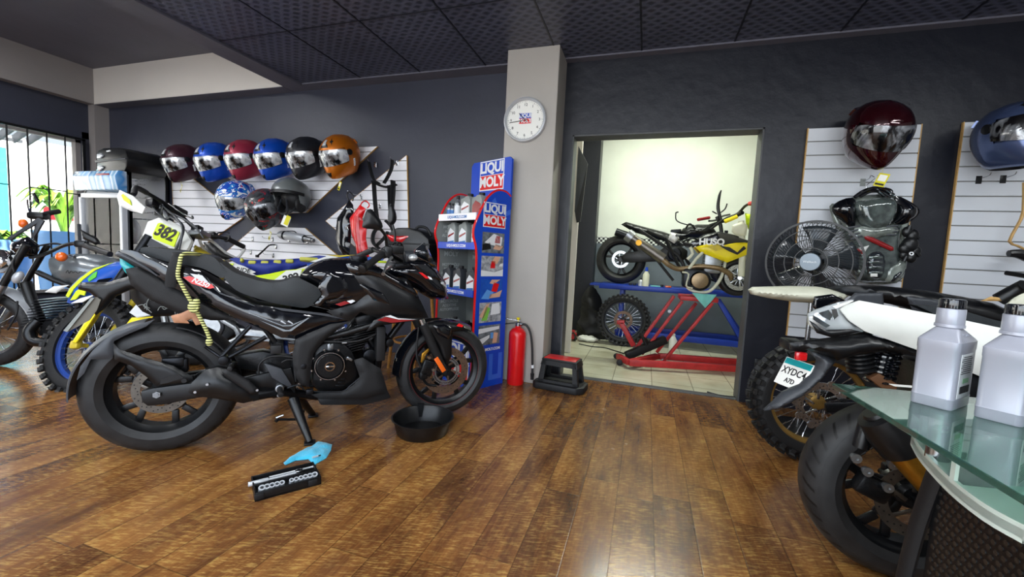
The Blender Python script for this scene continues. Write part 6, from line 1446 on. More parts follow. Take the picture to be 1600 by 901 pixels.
# steering assembly: own turned frame
def rel(F, F2): # matrix taking F2-local coordinates to F-local
    A = (F.R.transposed() @ F2.R).to_4x4(); A.translation = F.R.transposed() @ (F2.o-F.o); return A
class Sub:
    """build parts in a turned sub-frame of a bike"""
    def __init__(s, F, pivot, rz): s.F = F; s.G = Frame(F.o+F.R @ V(pivot), F.R @ yaw(rz)); s.G = Frame(s.G.o-s.G.R @ V(pivot), s.G.R); s.M = rel(F, s.G)
    def __enter__(s): s.n0 = set(bpy.data.objects); return s.G
    def __exit__(s, *a):
        for o in bpy.data.objects:
            if o not in s.n0 and o.type == 'MESH' and o.parent is not None: o.data.transform(s.M); o.data.update()
mk('rim_blue', '#1b3c86', .35, coat=.2)
sub = Sub(DF, (.36, 0, 0), math.radians(-22))
with sub as G:
    w = wheel(db, G, (0, 0, .345), .345, .11, .236, 'wire', 'knobby', 'rim_blue', (.13, .05, 0), nsp=32, hubr=.03, discmat='steel')
    ax = V((0, 0, .345)); fd = V((.47, 0, .88)).normalized()
    for s in (-1, 1):
        q = V((0, s*.09, 0))
        bm = B(); tube(bm, [ax+q, ax+q+fd*.04+V((-.02, 0, 0)), ax+q+fd*.5+V((-.02, 0, 0))], [.022, .022, .022], 14, 0); obj('fork_leg', bm, M['yellow_dirty'], db)
        bm = B(); tube(bm, [ax+q+fd*.45+V((-.02, 0, 0)), ax+q+fd*.85+V((-.02, 0, 0))], .03, 14, 0); obj('fork_tube', bm, M['dark_metal'], db)
        bm = B(); prism(bm, [(.0, .36), (.03, .35), (.09, .46), (.17, .62), (.15, .63), (.06, .49)], s*.122-.006, s*.122+.006, bev=.004); obj('fork_guard', bm, M['yellow'], db)
    bm = B(); cyl(bm, ax+V((0, -.11, 0)), ax+V((0, .11, 0)), .014); box(bm, ax+V((0, -.10, .0)), (.06, .04, .06), .015); obj('front_axle', bm, M['yellow_dirty'], db)
    # fender: long blade seen from the side
    P = G.P([(102, 472), (110, 450), (126, 433), (147, 418), (180, 408), (205, 406), (240, 412), (240, 432), (205, 430), (178, 440), (152, 459), (127, 473), (113, 475)], -.03)
    bm = B(); inflate(bm, P, .085, .05, 0, None, None, .25, 'both'); obj('front_fender', bm, M['blue_moto'], db, 40)
    Lf = -.083
    for pts, m_, nm in (([(104, 462), (111, 450), (127, 434), (147, 420), (178, 410), (150, 422), (131, 437), (116, 452), (108, 465)], 'neon', 'fender_stripe'), ([(111, 469), (120, 455), (127, 450), (136, 451), (133, 462), (126, 460), (119, 468)], 'neon', 'fender_graphic'), ([(138, 436), (147, 427), (153, 424), (151, 433), (140, 440)], 'green_print2', 'fender_graphic'), ([(112, 474), (127, 466), (150, 460), (130, 472)], 'white_gloss', 'fender_stripe'), ([(155, 437), (176, 434), (160, 446), (150, 443)], 'black_gloss', 'fender_graphic')):
        if m_ not in M: mk(m_, '#58b83c', .4)
        decal(db, nm, G, pts, Lf, m_, .006)
    # number plate
    P = G.P([(225, 368), (233, 347), (250, 341), (268, 345), (289, 358), (301, 377), (294, 391), (273, 393), (238, 390), (227, 382)], -.06)
    bm = B(); inflate(bm, P, .035, .04, -.06, None, None, .3, 'both'); np_ = obj('number_plate', bm, M['white_plastic'], db, 40)
    decal(db, 'number_field', G, [(239, 366), (247, 349), (252, 348), (281, 363), (272, 386), (268, 384), (240, 373)], -.097, 'neon', .003)
    p = G.tr(258, 364, -.101); r_ = G.tr(276, 371.5, -.101)-G.tr(240, 356.5, -.101)
    bm = B(); text_bm(bm, '382', .118, face_mat(p, r_, V((0, 0, 1)) if True else None), .001, bold=.004, xscale=.95, shear=.1); obj('number', bm, M['ink_black'], np_)
    decal(db, 'plate_lower_patch', G, [(230, 383), (236, 372), (262, 386), (258, 391), (238, 389)], -.096, 'grey_plastic', .003)  # grey patch across the lower part of the number plate
    # bars
    l0, l1 = G.tr(208, 303, -.34), G.tr(232, 308, -.22); r1, r0 = G.tr(352, 372, .20), G.tr(381, 385, .36)
    bm = B(); tube(bm, [G.tr(209, 305, -.36), G.tr(214, 293, -.34), G.tr(229, 301, -.25), G.tr(258, 318, -.12), G.tr(284, 338, .0), G.tr(316, 366, .10), G.tr(340, 370, .17), G.tr(356, 373, .22)], .0125, 12); obj('handlebar', bm, M['black_satin'], db)
    bm = B(); tube(bm, [G.tr(355, 372.5, .22), G.tr(381, 385.5, .36)], .019, 14, 0); cyl(bm, G.tr(354, 372, .215), G.tr(356, 373, .225), .03); obj('grip', bm, M['rubber'], db)
    bm = B(); tube(bm, [G.tr(229, 301, -.25), G.tr(213, 293, -.345), G.tr(209, 303, -.36)], .017, 12, 3); obj('grip', bm, M['rubber'], db)
    bm = B(); inflate(bm, G.P([(184, 306), (188, 297), (208, 306), (228, 324), (223, 334), (203, 329), (187, 321)], -.40), .03, .03, -.40, smooth=1); obj('hand_guard', bm, M['white_gloss'], db)
    decal(db, 'guard_graphic', G, [(190, 305), (193, 303), (204, 313), (206, 321), (194, 313)], -.431, 'neon', .004)
    bm = B(); tube(bm, [G.tr(*q) for q in ((311, 374, .16), (318, 388, .2), (331, 401, .27), (352, 408, .33), (371, 402, .38), (381, 391, .38), (381.5, 386, .37))], .011, 10); tube(bm, [G.tr(311, 374, .16), G.tr(330, 376, .22), G.tr(352, 394, .3), G.tr(367, 402, .36)], .010, 10); obj('guard_frame', bm, M['white_gloss'], db)
    bm = B(); inflate(bm, G.P([(318, 378), (330, 379), (351, 396), (366, 403), (352, 406), (334, 400), (322, 390)], .28), .012, .02, .28); obj('hand_guard', bm, M['black_satin'], db)
    bm = B(); box(bm, G.tr(240, 318, -.15), (.06, .08, .06), .012); box(bm, G.tr(253, 330, -.1), (.07, .06, .08), .012); box(bm, G.tr(275, 330, .0), (.09, .12, .05), .01); box(bm, G.tr(308, 358, .1), (.06, .06, .05), .01); box(bm, G.tr(333, 368, .18), (.05, .05, .05), .01); obj('switch_gear', bm, M['black_satin'], db)
    bm = B(); tube(bm, [G.tr(263, 318, -.05), G.tr(278, 329, -.08), G.tr(290, 336, -.12), G.tr(301, 341, -.14), G.tr(300, 337, -.15)], .006, 8); tube(bm, [G.tr(340, 364, .18), G.tr(352, 362, .24), G.tr(358, 364, .3)], .005, 8); obj('lever', bm, M['black_satin'], db)
    bm = B()
    for a, b_, c_ in (((232, 314), (246, 332), (262, 345)), ((255, 322), (284, 352), (280, 390)), ((262, 330), (300, 350), (318, 372))): tube(bm, [G.tr(*a, -.13), G.tr(*b_, -.16), G.tr(*c_, -.12)], .006, 8)
    tube(bm, [G.tr(266, 338, -.1), G.tr(284, 350, -.14), G.tr(285, 366, -.13), G.tr(273, 393, -.1)], .009, 8); obj('control_cable', bm, M['grey_plastic'], db)
    bm = B(); tube(bm, [G.tr(250, 322, -.12), G.tr(262, 340, -.1)], .016, 10, 0); box(bm, G.tr(312, 366, .0), (.1, .1, .04), .01); obj('bar_clamp', bm, M['aluminium'], db)
    bm = B(); tube(bm, [G.tr(300, 365, .0), G.tr(290, 390, .0)], .03, 12, 0); obj('steering_stem', bm, M['black_satin'], db)
D = DF
solid(db, 'seat', D, [(355, 401), (366, 399), (380, 402), (410, 403), (443, 402), (470, 400), (497, 396), (508, 397), (500, 402), (478, 410), (443, 421), (414, 430), (402, 428), (380, 417), (364, 406)], -.06, .085, 'blue_seat', E=.06)
for q in ((372, 399.5, 379, 406), (384, 402, 400, 411), (404, 403, 420, 411), (424, 402, 440, 410), (443, 401, 459, 408), (463, 399, 500, 404)):
    x0, y0, x1, y1 = q; bm = B()
    a = D.tr((x0+x1)/2, (y0+y1)/2, -.088); L = (D.tr(x1, y1, -.088)-D.tr(x0, y1, -.088)).length; sl = -.02*(x0 > 440)
    box(bm, a+V((0, .088, -.004)), (L*.8, .125, .030), .010); obj('gripper_rib', bm, mk('olive_rib', '#b9b64a', .6) if 'olive_rib' not in M else M['olive_rib'], db)
panel(db, 'side_panel', D, [(349, 411), (367, 411), (382, 416), (400, 425), (383, 431), (367, 429), (358, 421)], -.11, .012, 'white_gloss', E=.02)
decal(db, 'side_graphic', D, [(350, 411), (366, 411.5), (359, 420)], -.124, 'neon', .003)
p = D.tr(380, 422, -.124); bm = B(); text_bm(bm, 'RIDE', .045, face_mat(p, D.tr(392, 424, -.124)-D.tr(368, 420, -.124), V((0, 0, 1))), .0006, bold=.0008); obj('side_lettering', bm, M['ink_black'], db)
panel(db, 'number_side_panel', D, [(390, 432), (419, 428), (447, 422), (472, 420), (490, 418), (486, 436), (458, 440), (436, 446), (408, 446)], -.12, .014, 'neon', E=.02)
decal(db, 'side_graphic', D, [(447, 423), (472, 421), (468, 433), (440, 441), (424, 441)], -.135, 'white_gloss', .003)
bm = B(); p = D.tr(455, 434, -.139); text_bm(bm, '382', .075, face_mat(p, D.tr(470, 430, -.139)-D.tr(440, 438, -.139), V((0, 0, 1))), .0006, bold=.003); obj('number', bm, M['ink_black'], db)
solid(db, 'rear_fender', D, [(478, 410), (500, 402), (520, 399), (558, 397.5), (580, 399), (600, 400), (596, 404), (560, 403), (520, 407), (497, 410), (482, 416)], -.06, .08, 'blue_moto', E=.04)
decal(db, 'fender_graphic', D, [(484, 409), (512, 400), (540, 399), (500, 409)], -.083, 'white_gloss', .004); decal(db, 'fender_graphic', D, [(510, 398), (530, 399), (556, 398), (530, 402)], -.084, 'yellow_dirty', .004)
# body below: tank, frame, engine, rear wheel (seen in glimpses)
solid(db, 'fuel_tank', D, [(302, 380), (330, 396), (352, 406), (360, 420), (340, 440), (310, 440), (292, 420)], -.05, .12, 'yellow_dirty', E=.05)
panel(db, 'radiator_shroud', D, [(290, 396), (320, 398), (350, 414), (330, 450), (300, 452)], -.15, .02, 'white_gloss', E=.03)
bm = B()
for s in (-1, 1): tube(bm, [(.42, s*.05, .86), (.62, s*.11, .62), (.95, s*.12, .42), (.92, s*.11, .32), (.6, s*.09, .30), (.42, s*.04, .75)], .018, 10, 3)
tube(bm, [(.45, 0, .85), (1.2, 0, .80), (1.75, 0, .86)], .018, 10); obj('frame', bm, M['aluminium'], db)
moto_engine(db, (.78, 0, .44), 1.0, 'engine_black', -.15, 'aluminium')
wheel(db, D, (1.48, 0, .33), .33, .11, .235, 'wire', 'knobby', 'rim_blue', (.11, .05, 0), nsp=32, hubr=.035)
bm = B()
for s in (-1, 1): bar(bm, (.95, s*.10, .40), (1.48, s*.10, .33), .03, .05, .008)
obj('swingarm', bm, M['aluminium'], db)
# clear plastic sheet and yellow piece by the fork
panel(db, 'lower_shroud', D, [(202, 488), (218, 470), (245, 482), (238, 492), (214, 496)], -.10, .006, 'bag_plastic' if 'bag_plastic' in M else 'white_plastic', E=.01)
panel(db, 'yellow_guard', D, [(196, 508), (206, 496), (240, 494), (232, 502), (204, 512)], -.08, .01, 'yellow', E=.01)
# licence plate holder of the black motorcycle (behind its tail)
pa = [(118, 446), (128, 440), (165, 441), (205, 432), (250, 446), (215, 454), (182, 462), (165, 482), (140, 500), (132, 496), (150, 468), (136, 458)]
panel(hb, 'plate_holder', HF, [(122, 447), (128, 441), (170, 440), (206, 430), (250, 440), (246, 450), (205, 452), (182, 462), (166, 480), (150, 492), (146, 484), (152, 466), (140, 456), (124, 452)], -.02, .03, 'black_satin', E=.015, both=True)
bm = B(); prism(bm, HF.P([(101, 516), (107, 518), (140, 500), (152, 484), (158, 468), (152, 464), (144, 465)], -.06), -.064, -.060); obj('licence_plate', bm, mk('plate_grey', '#67645b', .5), hb, flat=True)
bm = B(); prism(bm, HF.P([(100, 516), (143, 465), (148, 465), (106, 518)], -.066), -.072, -.058); obj('plate_edge', bm, M['display_grey'], hb, flat=True)

# ------------------------------------------------------------------ grey cruiser at the far left
CF = Frame(onz(-14, 572), yaw(math.radians(30)))
cb = thing('cruiser_motorcycle', 'grey and black classic motorcycle with an orange indicator by the window', 'motorcycle', CF.o, math.radians(30))
C_ = CF.tr
w = wheel(cb, CF, (0, 0, .30), .30, .10, .215, 'wire', 'road', 'steel', (.12, -.06, 0), nsp=24, hubr=.04)
wheel(cb, CF, (1.36, 0, .31), .31, .13, .20, 'cast', 'road', 'black_satin', (.11, .06, 0))
bm = B(); arc_blade(bm, V((0, 0, .30)), .335, math.radians(8), math.radians(95), .13); obj('front_fender', bm, M['silver_paint'], cb)
ax = V((0, 0, .3)); fd = V((.45, 0, .89)).normalized()
for s in (-1, 1):
    bm = B(); tube(bm, [ax+V((0, s*.09, 0)), ax+V((0, s*.09, 0))+fd*.38], .026, 12, 0); obj('fork_leg', bm, M['aluminium'], cb)
    bm = B(); tube(bm, [ax+V((0, s*.09, 0))+fd*.34, ax+V((0, s*.09, 0))+fd*.72], .020 if s > 0 else .024, 12, 0); obj('fork_tube', bm, M['black_satin'], cb)
solid(cb, 'fuel_tank', CF, [(66, 405), (76, 400), (100, 397), (130, 397), (160, 404), (192, 416), (182, 440), (142, 452), (108, 447), (89, 441), (74, 433), (66, 419)], -.10, .14, 'grey_tank', E=.12, smooth=2, rim=.3)
p = C_(118, 426, -.145); bm = B(); text_bm(bm, 'Huntsman', .055, face_mat(p, C_(130, 426, -.145)-C_(104, 424, -.145), V((0, 0, 1))), .0006, shear=.4); bm.free()
bm = B(); pts = [C_(x, y, -.143) for x, y in ((103, 426), (106, 422), (108, 427), (111, 423), (114, 426), (118, 424), (122, 427), (126, 424), (130, 426), (134, 425))]; tube(bm, pts, .0022, 6, 4); obj('tank_script', bm, M['ink_black'], cb)
solid(cb, 'seat', CF, [(180, 420), (215, 430), (260, 436), (300, 432), (300, 448), (240, 452), (190, 444)], -.08, .12, 'seat_vinyl', E=.06)
bm = B(); tube(bm, [C_(40, 440, 0), C_(50, 470, 0), C_(72, 522, 0)], .035, 12, 2); tube(bm, [C_(58, 425, -.05), C_(120, 450, -.05), C_(190, 455, -.05)], .02, 10, 2); tube(bm, [C_(72, 522, -.09), C_(140, 530, -.09), C_(190, 500, -.09)], .018, 10, 2); obj('frame', bm, M['black_satin'], cb)
bm = B(); a = C_(80, 505, 0); b_ = C_(100, 465, 0); fins(bm, a, b_, 10, .24, .22, .006, -.1); obj('cylinder', bm, M['dark_metal'], cb)
bm = B(); prism(bm, CF.P([(70, 500), (130, 495), (140, 530), (80, 540), (62, 520)], -.1), -.12, .12, bev=.02); obj('crankcase', bm, M['engine_black'], cb)
panel(cb, 'side_cover', CF, [(70, 456), (84, 447), (108, 445), (96, 452), (88, 458)], -.12, .01, 'white_gloss', E=.01)
bm = B(); lathe(bm, [(0, .05), (.05, .045), (.085, .0), (.09, -.03), (.085, -.035)], C_(4, 408, 0)+V((.02, 0, 0)), (-1, -.15, 0) if False else (1, 0, 0), 32); obj('headlight_shell', bm, M['chrome'], cb)
bm = B(); c_ = C_(4, 408, 0)+V((-.015, 0, 0)); lathe(bm, [(0, -.02), (.05, -.016), (.082, 0)], c_, (1, 0, 0), 32); obj('headlight_lens', bm, M['lamp_glass'], cb)
bm = B(); tube(bm, [C_(48, 402, 0), C_(70, 397, -.06), C_(98, 384, -.16), C_(118, 380, -.2), C_(128, 381, -.24)], .013, 12); tube(bm, [C_(48, 402, 0), C_(54, 385, .14), C_(58, 350, .26), C_(66, 335, .32), C_(84, 330, .42)], .013, 12); obj('handlebar', bm, M['black_satin'], cb)
bm = B(); tube(bm, [C_(132, 383, -.25), C_(172, 397, -.36)], .02, 14, 0); obj('grip', bm, M['rubber'], cb)
bm = B(); tube(bm, [C_(72, 334, .34), C_(92, 330, .44)], .02, 14, 0); obj('grip', bm, M['rubber'], cb)
bm = B(); box(bm, C_(128, 381, -.24), (.07, .06, .05), .012); box(bm, C_(60, 337, .3), (.12, .08, .06), .02); obj('switch_gear', bm, M['black_satin'], cb)
for s, pts, stem in ((0, [(126, 358), (131, 361), (152, 372), (157, 380), (150, 382), (130, 373)], [(131, 370, -.26), (134, 378, -.25)]), (1, [(50, 302), (54, 301), (61, 312), (61.5, 319), (56, 315)], [(52, 318, .34), (43, 312, .34), (46, 330, .32), (52, 335, .31)])):
    lat = -.27 if s == 0 else .33
    o = panel(cb, 'mirror', CF, pts, lat, .018, 'black_satin', E=.012, both=True); 
    bm = B(); tube(bm, [C_(*q) for q in stem], .006, 8); obj('mirror_stem', bm, M['chrome'], o)
bm = B(); prism(bm, CF.P([(12, 372), (60, 340), (66, 343), (70, 345), (60, 362), (54, 372), (50, 370), (58, 350), (30, 366), (18, 376)], .10), .09, .11, bev=.004); obj('windscreen_bracket', bm, M['grey_plastic'], cb)
bm = B(); ball(bm, C_(36, 349, .16), (.03, .025, .035)); obj('indicator', bm, M['orange_lens'], cb)
bm = B(); ball(bm, C_(96, 401, -.16), (.035, .03, .035)); obj('indicator', bm, M['orange_lens'], cb)
bm = B(); tube(bm, [C_(100, 400, -.15), C_(112, 400, -.10), C_(120, 398, 0)], .01, 8); obj('indicator_stalk', bm, M['chrome'], cb)
bm = B(); inflate(bm, CF.P([(20, 378), (44, 370), (60, 384), (56, 398), (36, 402), (18, 396)], -.0), .09, .05, 0); obj('instrument_cluster', bm, M['black_gloss'], cb)
bm = B()
for q in ([(24, 404, -.05), (18, 425, -.08), (24, 430, -.06), (30, 450, -.03)], [(60, 384, -.05), (85, 380, -.1), (104, 384, -.14)], [(28, 395, -.1), (20, 410, -.12), (22, 424, -.12)], [(27, 470, -.1), (26, 490, -.12), (12, 515, -.12)]): tube(bm, [C_(*k) for k in q], .006, 8)
obj('cable', bm, M['black_matte'], cb)
bm = B(); ball(bm, C_(28, 433, -.08), (.03, .03, .05), rot=Matrix.Rotation(.5, 3, 'Y')); obj('brake_reservoir', bm, M['silver_paint'], cb)
bm = B(); tube(bm, [C_(60, 500, -.1), C_(45, 520, -.13), C_(70, 535, -.14), C_(190, 520, -.14)], .035, 12); obj('exhaust_pipe', bm, M['black_satin'], cb)
# ------------------------------------------------------------------ right side: road bike with white tail (B)
BF = Frame(onz(1392, 893), yaw(math.radians(3))); T = BF.tr
bb = thing('sport_motorcycle', 'white tailed sport motorcycle with a wide rear tyre behind the glass table', 'motorcycle', BF.o, math.radians(3))
wheel(bb, BF, (0, 0, .31), .31, .16, .205, 'cast', 'road', 'black_satin', (.125, -.09, 0), 5, .1, discmat='disc_steel')
wheel(bb, BF, (1.38, 0, .30), .30, .11, .205, 'cast', 'road', 'black_satin', (.14, -.07, 0), 5, .3)
bm = B(); c_ = V((0, 0, .31)); cyl(bm, c_+V((0, -.14, 0)), c_+V((0, .12, 0)), .012); cyl(bm, c_+V((0, -.145, 0)), c_+V((0, -.13, 0)), .022, seg=6); obj('axle', bm, M['dark_metal'], bb)
bm = B(); bar(bm, (0, -.115, .31), (.55, -.115, .38), .035, .07, .012); bar(bm, (0, .115, .31), (.55, .115, .38), .035, .07, .012); obj('swingarm', bm, M['black_matte'], bb)
bm = B(); box(bm, T(1362, 760, -.11), (.10, .05, .07), .014, rot=Matrix.Rotation(.4, 3, 'Y')); obj('rear_caliper', bm, M['engine_black'], bb)
for q in ((1338, 716), (1396, 726), (1388, 762), (1356, 737)):
    bm = B(); p = T(*q, -.15); cyl(bm, p, p+V((0, .02, 0)), .011, bev=.002); lathe(bm, [(.006, -.004), (.015, -.004), (.015, .004), (.006, .004)], p, (0, 1, 0), 20, closed_prof=True); obj('bolt', bm, M['aluminium'], bb)
a = T(1385, 664, -.19); b_ = T(1480, 768, -.19); d_ = (b_-a).normalized(); L = (b_-a).length
bm = B(); lathe(bm, [(.0, .0), (.050, .0), (.060, .05), (.060, L-.03), (.045, L+.12), (.03, L+.3)], a+d_*.05, d_, 36); obj('exhaust_silencer', bm, M['gold'], bb)
bm = B(); lathe(bm, [(.0, -.02), (.030, -.02), (.036, -.012), (.034, -.004)], a-d_*.035, d_, 36); lathe(bm, [(.034, -.045), (.056, -.04), (.070, .02), (.072, .075), (.060, .078)], a, d_, 36); obj('silencer_end_cap', bm, M['black_satin'], bb)
bm = B(); tube(bm, [T(1344, 698, -.12), T(1352, 668, -.12), T(1362, 640, -.1)], .022, 12, 0); obj('damper', bm, M['black_satin'], bb)
panel(bb, 'tail_panel', BF, [(1311, 483), (1320, 476), (1342, 469), (1483, 495), (1600, 520), (1680, 535), (1690, 640), (1560, 600), (1437, 548), (1350, 517), (1325, 500)], -.12, .03, 'white_plastic', E=.06)
bm = B(); prism(bm, BF.P([(1330, 474), (1483, 497), (1680, 540), (1680, 620), (1437, 545), (1350, 514)], .0), -.10, .12, bev=.01); obj('tail_core', bm, M['black_matte'], bb)
panel(bb, 'tail_lamp', BF, [(1262, 490), (1275, 483), (1307, 473), (1333, 468), (1313, 483), (1325, 500), (1348, 517), (1330, 521), (1296, 526), (1278, 520), (1263, 506)], -.10, .03, 'lens_clear', both=True, E=.025)
panel(bb, 'lamp_shell', BF, [(1264, 500), (1290, 515), (1330, 514), (1346, 518), (1300, 527), (1276, 520)], -.135, .01, 'black_satin', E=.01)
for pts in ([(1278, 489), (1294, 484), (1300, 492), (1296, 500), (1284, 494)], [(1298, 483), (1306, 482), (1309, 493), (1302, 499)], [(1270, 492), (1296, 508), (1290, 512), (1270, 499)]): decal(bb, 'lamp_reflector', BF, pts, -.134, 'chrome', .004)
decal(bb, 'lamp_edge', BF, [(1300, 478), (1330, 468.5), (1333, 470), (1305, 482)], -.134, 'white_gloss', .004)
panel(bb, 'tail_undertray', BF, [(1232, 535), (1253, 532), (1295, 527), (1352, 520), (1437, 547), (1500, 562), (1500, 575), (1440, 556), (1380, 548), (1330, 555), (1306, 562), (1296, 556), (1262, 546), (1235, 544)], -.10, .05, 'black_satin', E=.02)
panel(bb, 'plate_holder', BF, [(1262, 546), (1296, 556), (1306, 562), (1296, 574), (1280, 594), (1252, 618), (1215, 638), (1193, 640), (1206, 628), (1222, 612), (1250, 600), (1272, 578), (1276, 562)], -.075, .035, 'grey_plastic', E=.015, both=True)
bm = B(); box(bm, T(1239, 538, -.02), (.06, .10, .035), .008); obj('plate_lamp', bm, M['black_satin'], bb)
# plate facing backwards and to the near side
pc = T(1240, 584, -.02); wv = V((.36, -.93, .0)).normalized(); uv = (T(1249, 567, -.02)-T(1229, 600, -.02)); uv = V((.42, .16, 1)).normalized(); 
Mp = face_mat(pc, wv, uv)
bm = B(); t_ = bmesh.new(); box(t_, (0, 0, 0), (.125, .105, .004), .0015); merge(bm, t_, 0, Mp); t_ = bmesh.new(); box(t_, (0, .039, .0022), (.118, .022, .001)); merge(bm, t_, 1, Mp); pl_ = obj('licence_plate', bm, [M['paper_white'], M['teal']], bb, flat=True)
bm = B(); text_bm(bm, 'XYDC4', .036, Mp @ Matrix.Translation((0, .004, .0024)), .0004, bold=.0006, xscale=.9); text_bm(bm, 'A7D', .024, Mp @ Matrix.Translation((.0, -.030, .0024)), .0004, bold=.0006, xscale=.95); obj('plate_lettering', bm, M['ink_black'], pl_, flat=True)
bm = B(); p = T(1251, 556, -.09); box(bm, p, (.035, .02, .03), .005); obj('rear_reflector', bm, M['red_lens'], bb)
bm = B(); prism(bm, BF.P([(1420, 560), (1520, 575), (1600, 590), (1600, 760), (1500, 760), (1440, 700)], 0), -.11, .11, bev=.02); obj('engine_block', bm, M['engine_black'], bb)
for (a, b_, m_, nm, lt) in (((1338, 520), (1346, 580), 'black_satin', 'shock_spring', -.02), ((1392, 528), (1372, 598), 'steel', 'shock_spring', -.02)):
    bm = B(); coil(bm, T(*a, lt), T(*b, lt) if False else T(*b_, lt), .036, 9, .007); obj(nm, bm, M[m_ if m_ == 'black_satin' else 'black_gloss'], bb)
    bm = B(); cyl(bm, T(*a, lt), T(*b_, lt), .018); obj('shock_body', bm, M['dark_metal'], bb)
bm = B(); prism(bm, BF.P([(1356, 590), (1372, 582), (1402, 600), (1396, 612), (1376, 606)], -.05), -.06, -.03, bev=.004); obj('shock_mount', bm, M['wood_stool'] if False else mk('rust_brown', '#6d4a30', .6, metal=.3), bb)
solid(bb, 'seat', BF, [(1440, 478), (1500, 482), (1560, 500), (1640, 520), (1680, 540), (1600, 530), (1500, 506)], -.05, .12, 'seat_vinyl', E=.06)
solid(bb, 'fuel_tank', BF, [(1640, 520), (1700, 470), (1800, 460), (1900, 500), (1880, 560), (1760, 590), (1660, 560)], -.05, .15, 'white_plastic', E=.1)
for s in (-1, 1):
    bm = B(); tube(bm, [V((1.38, s*.1, .30)), V((1.12, s*.1, .92))], .024, 12, 0); obj('fork_leg', bm, M['black_satin'], bb)
bm = B(); tube(bm, [(1.02, -.36, .93), (1.08, -.1, .92), (1.08, .1, .92), (1.02, .36, .93)], .013, 10); obj('handlebar', bm, M['black_satin'], bb)
bm = B(); inflate(bm, [(1.1, .6), (1.0, .85), (1.15, 1.0), (1.38, .82), (1.3, .66)], .12, .08); obj('front_fairing', bm, M['white_plastic'], bb)
# ------------------------------------------------------------------ right side: dirt bike with gold rim and cream fender (C)
KF = Frame(V((.93, 2.62, 0)), yaw(math.radians(4))); T = KF.tr
kb = thing('dirt_bike', 'dirt bike with knobby tyres on gold rims and a cream rear fender by the doorway', 'motorcycle', KF.o, math.radians(4))
wheel(kb, KF, (0, 0, .335), .335, .12, .235, 'wire', 'knobby', 'gold_rim', (.12, -.06, 0), nsp=32, hubr=.04, discmat='steel')
wheel(kb, KF, (1.46, 0, .345), .345, .09, .262, 'wire', 'knobby', 'gold_rim', None, nsp=28, hubr=.03)
bm = B(); c0_ = V((0, -.062, .335)); bb_ = basis((0, 1, 0))
for k in range(10):
    a = 2*PI*k/10; bm_c = c0_+bb_ @ V((.118*math.cos(a), .118*math.sin(a), 0)); cyl(bm, bm_c-V((0, .003, 0)), bm_c+V((0, .003, 0)), .020, seg=12)
obj('wave_disc_edge', bm, M['steel'], kb)
solid(kb, 'rear_fender', KF, [(1176, 454), (1183, 449.5), (1244, 448), (1287, 449), (1332, 460), (1320, 470), (1270, 473), (1244, 472), (1202, 466), (1180, 461)], -.05, .11, 'cream_plastic', E=.03, rim=.3)
panel(kb, 'fender_extension', KF, [(1269, 478), (1272, 463), (1300, 459), (1322, 470), (1300, 476), (1278, 490)], -.115, .012, 'black_gloss', E=.01)
solid(kb, 'seat', KF, [(1308, 452), (1330, 448), (1384, 447), (1447, 453), (1511, 464), (1560, 474), (1600, 492), (1660, 515), (1600, 530), (1500, 505), (1420, 480), (1330, 462)], -.08, .12, 'black_satin', E=.05, rim=.4)
panel(kb, 'side_panel', KF, [(1322, 470), (1336, 457), (1379, 457), (1381, 480), (1350, 480)], -.14, .012, 'grey_plastic', E=.01); panel(kb, 'side_panel', KF, [(1416, 463), (1450, 466), (1490, 474), (1488, 500), (1425, 485)], -.14, .012, 'grey_plastic', E=.01)
panel(kb, 'radiator_shroud', KF, [(1570, 478), (1592, 455), (1620, 440), (1680, 450), (1680, 520), (1610, 500)], -.13, .03, 'cream_plastic', E=.03); panel(kb, 'shroud_accent', KF, [(1532, 470), (1548, 463), (1572, 466), (1574, 470)], -.12, .008, 'tan_wood', E=.008)
bm = B(); tube(bm, [T(1560, 468, -.1), T(1590, 452, -.12), T(1602, 446, -.14)], .03, 12, 2); obj('black_hose', bm, M['black_satin'], kb)
bm = B(); bar(bm, (0, -.105, .335), (.6, -.09, .42), .03, .05, .008); bar(bm, (0, .105, .335), (.6, .09, .42), .03, .05, .008); obj('swingarm', bm, M['dark_metal'], kb)
bm = B(); tube(bm, [(.6, .05, .42), (.4, .05, .75), (.0, .0, .86)], .016, 10, 2); tube(bm, [(.6, 0, .35), (1.0, 0, .32), (1.15, 0, .8), (.5, 0, .88)], .02, 10, 2); obj('frame', bm, M['black_satin'], kb)
moto_engine(kb, (.82, 0, .45), 1.0, 'engine_black', .1)
for s in (-1, 1):
    bm = B(); tube(bm, [V((1.46, s*.09, .345)), V((1.14, s*.09, 1.0))], .026, 12, 0); obj('fork_leg', bm, M['aluminium'], kb)
bm = B(); tube(bm, [(1.02, -.38, 1.08), (1.1, -.1, 1.04), (1.1, .1, 1.04), (1.02, .38, 1.08)], .013, 10); obj('handlebar', bm, M['black_satin'], kb)
bm = B(); inflate(bm, [(1.15, .74), (1.4, .78), (1.75, .70), (1.74, .73), (1.45, .82), (1.18, .80)], .09, .03); obj('front_fender', bm, M['cream_plastic'], kb)
